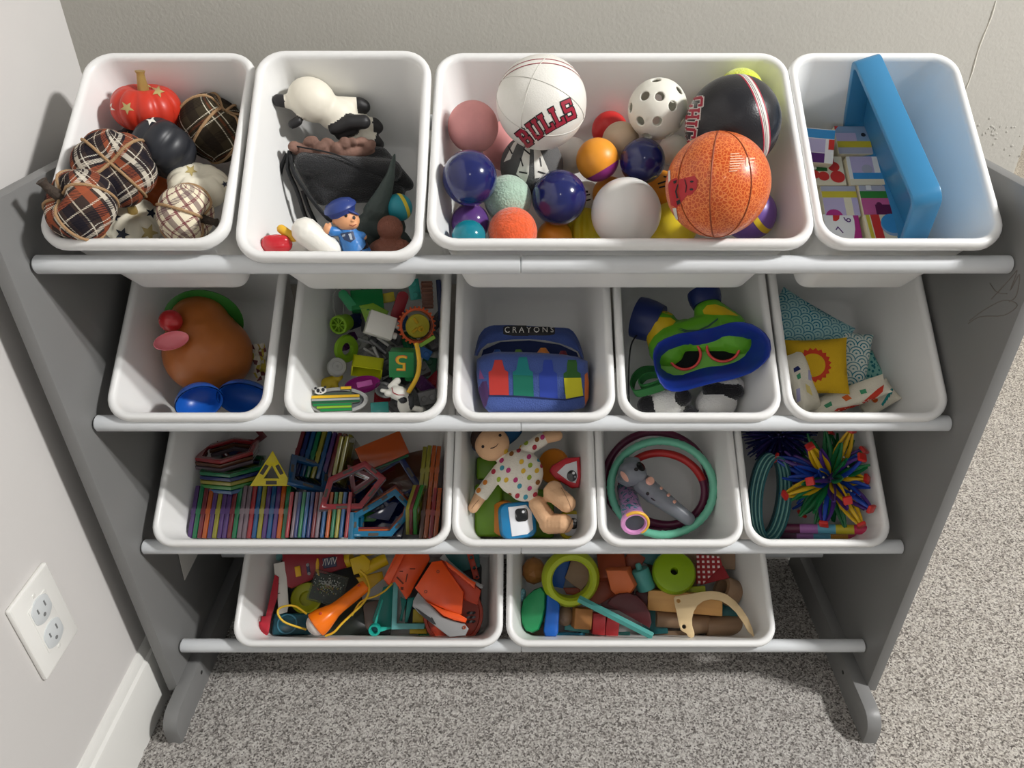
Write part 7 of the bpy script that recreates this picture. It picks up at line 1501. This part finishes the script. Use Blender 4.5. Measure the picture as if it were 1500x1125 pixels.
def lime_ring():
    t, S = vthing('lime_ring', 'thick lime green wooden ring standing over the blocks', 'toy block', 'O', 836, 847, 0.066, R(0, 0, 0), OG)
    mesh_obj('ring', m_lathe([(29 * S, -10 * S), (39 * S, -10 * S), (42.5 * S, -6 * S), (42.5 * S, 2 * S), (37 * S, 9 * S), (31 * S, 10 * S), (28 * S, 6 * S)], 56, R(18, 10, 0) @ Matrix.Diagonal((1, 1.0, 1, 1)), True), OC['chart'], t)
lime_ring()
slab('green_block', 'green wooden half egg with a flat pale cut', 'toy block', 'O', 780, 893, 0.040, OK1([(190, 500), (250, 450), (330, 420), (380, 480), (380, 640), (340, 780), (300, 870), (230, 900), (160, 880), (115, 800), (100, 680), (130, 560)], 780, 893), 30, OC['green'], R(0, -8, 0), 6)
slab('blue_block', 'bright blue rounded wooden slab at the bin front', 'toy block', 'O', 809, 902, 0.046, OK1([(385, 480), (500, 560), (530, 620), (520, 700), (505, 900), (480, 945), (430, 950), (360, 940), (345, 880), (370, 700)], 809, 902), 26, OC['blue'], None, 5)
solo('wooden_bead', 'brown wooden bead between the blue slab and the amber cube', 'toy block', 'O', 828, 902, 0.020, lambda S: facet_ball(S, 13, 3), W3, None, OG)
vbox('wooden_cube', 'amber wooden cube beside the red blocks', 'toy block', 'O', 852, 905, 0.034, (26, 29, 24), R(8, 14, -4), W1, 1.5, OG)
vbox('wooden_cube', 'red wooden block next to the amber cube', 'toy block', 'O', 876, 913, 0.026, (19, 30, 24), R(6, 8, -4), OC['red'], 1.5, OG)
vbox('wooden_cube', 'red wooden block under the end of the teal rod', 'toy block', 'O', 896, 916, 0.026, (19, 28, 24), R(6, 8, -8), OC['red'], 1.5, OG)
vbox('teal_stick', 'flat teal wooden stick low at the bin front', 'toy block', 'O', 845, 921, 0.018, (36, 8, 6), R(0, 0, -8), OC['teal'], 1, OG)
vbox('teal_stick', 'flat blue-green wooden stick along the front wall', 'toy block', 'O', 832, 931, 0.016, (50, 9, 6), R(0, 0, -1), OC['aqua'], 1, OG)
vbox('teal_stick', 'short teal wooden stick under the red blocks', 'toy block', 'O', 903, 930, 0.014, (40, 8, 6), R(0, 0, 2), OC['teal'], 1, OG)
for (lb, x, y, dm, a, m_) in (('dark rust wooden block under the lime ring and orange block', 880, 866, (44, 30, 18), 30, OC['rust']), ('dark maroon wooden block under the teal rod', 905, 876, (44, 34, 16), -10, OC['maroon']), ('dark teal wooden block under the half disc', 958, 908, (36, 40, 14), 4, OC['dkteal']), ('grey-brown wooden block under the green half egg', 786, 922, (40, 20, 12), 0, W3), ('brown wooden block under the lime wheel', 985, 850, (70, 50, 14), 0, W3), ('rust wooden block under the long block', 1020, 890, (90, 30, 12), 0, OC['rust'])):
    vbox('buried_block', lb, 'toy block', 'O', x, y, 0.012, dm, R(0, 0, a), m_, 1.5, OG)
# orange sloped block
slab('orange_block', 'orange wooden block with sloped edges', 'toy block', 'O', 907, 838, 0.052, OK1([(1045, 200), (1290, 200), (1370, 375), (1310, 460), (1150, 480), (1090, 430)], 907, 838), 34, OC['orange'], R(10, -12, 0), 6)
vbox('orange_block', 'rust orange wooden block behind the lighter orange block', 'toy block', 'O', 896, 826, 0.030, (40, 46, 26), R(-16, 0, 6), OC['rust'], 2, OG)
vbox('blue_block', 'dark teal wooden block in the back', 'toy block', 'O', 950, 815, 0.028, (34, 22, 20), R(0, 0, -14), OC['dkteal'], 1.5, OG)
vbox('brown_block', 'brown wooden block beside the dark teal one', 'toy block', 'O', 928, 822, 0.026, (26, 26, 18), R(0, 0, -30), OC['rust'], 1.5, OG)
t, S = vthing('teal_cylinder', 'teal wooden cylinder with a peg between the orange block and lime wheel', 'toy block', 'O', 942, 848, 0.050, R(0, 0, 18), OG)
mesh_obj('barrel', m_lathe([(0, -16 * S), (12.5 * S, -16 * S), (13.5 * S, -14 * S), (13.5 * S, 13 * S), (12 * S, 15 * S), (0, 15 * S)], 30, R(-74, 0, 0)), OC['teal'], t)
mesh_obj('peg', m_lathe([(4.5 * S, 12 * S), (4.5 * S, 22 * S), (3 * S, 24 * S), (0, 24 * S)], 18, R(-74, 0, 0)), OC['teal'], t)
slab('maroon_block', 'maroon wooden half disc', 'toy block', 'O', 922, 888, 0.054, OK1([(1050, 590), (1100, 530), (1180, 485), (1280, 475), (1380, 510), (1460, 590), (1510, 690), (1520, 790), (1495, 845)], 922, 888), 18, OC['maroon'], R(6, 0, 0), 2)
solo('teal_rod', 'long teal wooden rod lying across the blocks', 'toy block', 'O', 901, 904, 0.090, lambda S: m_lathe([(0, -59 * S), (5.4 * S, -59 * S), (6 * S, -58 * S), (6 * S, 58 * S), (5.4 * S, 59 * S), (0, 59 * S)], 6, R(0, 90, 0) , smooth=20), OC['teal'], R(0, 0, -26.5), OG)
# right-hand group
t, S = vthing('lime_disc', 'lime green wooden wheel with a centre hole', 'toy block', 'O', 987, 839, 0.060, R(-14, 6, 0), OG)
mesh_obj('disc', m_lathe([(5.2 * S, -11 * S), (28 * S, -11 * S), (31 * S, -7 * S), (31.5 * S, 3 * S), (29 * S, 8 * S), (25 * S, 9.5 * S), (5.6 * S, 9.5 * S), (5.2 * S, 8.5 * S)], 52, None, True), OC['lime'], t)
mesh_obj('hole', m_lathe([(0, -6 * S), (5.4 * S, -6 * S)], 20), P('o_dark', (30, 26, 20), .8), t)
def gingham():
    p, S = at('O', 1040, 836, 0.052); t = thing('gingham_piece', 'red gingham cloth piece folded to show its plain red back', 'cloth', fview(p))
    m, N, L, b = nt_new('red_gingham'); tc = N.new('ShaderNodeTexCoord'); s_ = N.new('ShaderNodeSeparateXYZ'); L.new(tc.outputs['Object'], s_.inputs[0]); fs = []
    for ax_ in (0, 1): fs.append(math_node(N, L, 'GREATER_THAN', math_node(N, L, 'FRACT', math_node(N, L, 'MULTIPLY', s_.outputs[ax_], 1.0 / (7.2 * S))), .52))
    L.new(mixc(N, L, math_node(N, L, 'MULTIPLY', fs[0], fs[1]), lin((150, 30, 36)), lin((226, 206, 204))), b.inputs['Base Color']); b.inputs['Roughness'].default_value = .8
    mesh_obj('cloth', m_prism(sc(OK2([(690, 55), (940, 80), (960, 175), (850, 270), (740, 380), (670, 370)], 1040, 836), S), 5 * S, 1.2 * S), m, t)
    mesh_obj('fold', m_prism(sc(OK2([(965, 175), (1030, 310), (900, 340), (700, 390), (760, 350), (850, 265)], 1040, 836), S), 5 * S, 1.2 * S, Matrix.Translation((0, 0, -2 * S))), P('o_redcloth', (140, 24, 32), .7), t)
gingham()
vbox('brown_block', 'grey-brown wooden plank behind the gingham piece', 'toy block', 'O', 1030, 818, 0.024, (90, 26, 14), R(0, 0, -4), W3, 1.5, OG)
solo('wooden_ring', 'plain wooden ring standing beside the gingham piece', 'toy block', 'O', 1066, 866, 0.040, lambda S: m_lathe([(13 * S, -12 * S), (19 * S, -12 * S), (20 * S, -10 * S), (20 * S, 10 * S), (19 * S, 12 * S), (13 * S, 12 * S)], 40, None, True), W3, R(-20, -52, 0), OG)
vbox('yellow_block', 'yellow wooden block under the lime wheel', 'toy block', 'O', 1008, 866, 0.036, (50, 12, 18), R(0, 0, 4), OC['chart'], 1.2, OG)
vbox('long_block', 'long honey-coloured wooden block', 'toy block', 'O', 1003, 882, 0.046, (106, 29, 24), R(6, 0, -4.5), W2, 1.8, OG)
vbox('red_brown_block', 'dark red wooden block behind the end of the long block', 'toy block', 'O', 945, 876, 0.030, (20, 26, 18), R(0, 0, 20), OC['maroon'], 1.5, OG)
vbox('teal_block', 'dark teal wooden block beyond the long block', 'toy block', 'O', 1066, 896, 0.022, (28, 22, 18), R(0, 0, 0), OC['dkteal'], 1.5, OG)
def peg(label, px, py, w_, L_, r, rot): solo('wooden_peg', label, 'toy block', 'O', px, py, w_, lambda S: m_lathe([(0, -L_ / 2 * S), ((r - 1) * S, -L_ / 2 * S), (r * S, (-L_ / 2 + 1.5) * S), (r * S, (L_ / 2 - 1.5) * S), ((r - 1) * S, L_ / 2 * S), (0, L_ / 2 * S)], 28, R(0, 90, 0)), W3, rot, OG)
peg('thick wooden peg under the crescent at its pointed end', 1064, 917, 0.026, 62, 14.5, R(0, 18, 2))
peg('wooden peg under the middle of the crescent', 1022, 914, 0.026, 34, 14, R(0, 10, 0))
peg('short wooden peg under the crescent at its holes', 978, 907, 0.024, 34, 12, R(0, 12, -4))
vbox('brown_block', 'pale brown flat block along the front wall', 'toy block', 'O', 985, 929, 0.012, (74, 10, 8), R(0, 0, 0), W3, 1, OG)
cr = OK2([(436, 540), (455, 520), (520, 512), (640, 492), (740, 474), (850, 466), (930, 474), (1010, 505), (1090, 570), (1160, 660), (1215, 760), (1245, 860), (1258, 950), (1200, 890), (1150, 790), (1090, 690), (1010, 610), (930, 565), (840, 553), (760, 568), (690, 615), (645, 680), (620, 760), (618, 830), (636, 900), (632, 940), (600, 956), (565, 940), (548, 905), (520, 895), (490, 870), (478, 820), (462, 710), (446, 620)], 1003, 895)
slab('wooden_crescent', 'pale birch crescent-shaped wooden piece with two holes', 'toy block', 'O', 1003, 895, 0.078, cr, 6, W4, R(-3, 0, 0), .6, [[(930 + 487 * .13333 - 1003 + x, -(805 + 570 * .13333 - 895) + y) for x, y in ngon(3.0, 14)], [(930 + 530 * .13333 - 1003 + x, -(805 + 840 * .13333 - 895) + y) for x, y in ngon(3.0, 14)]])
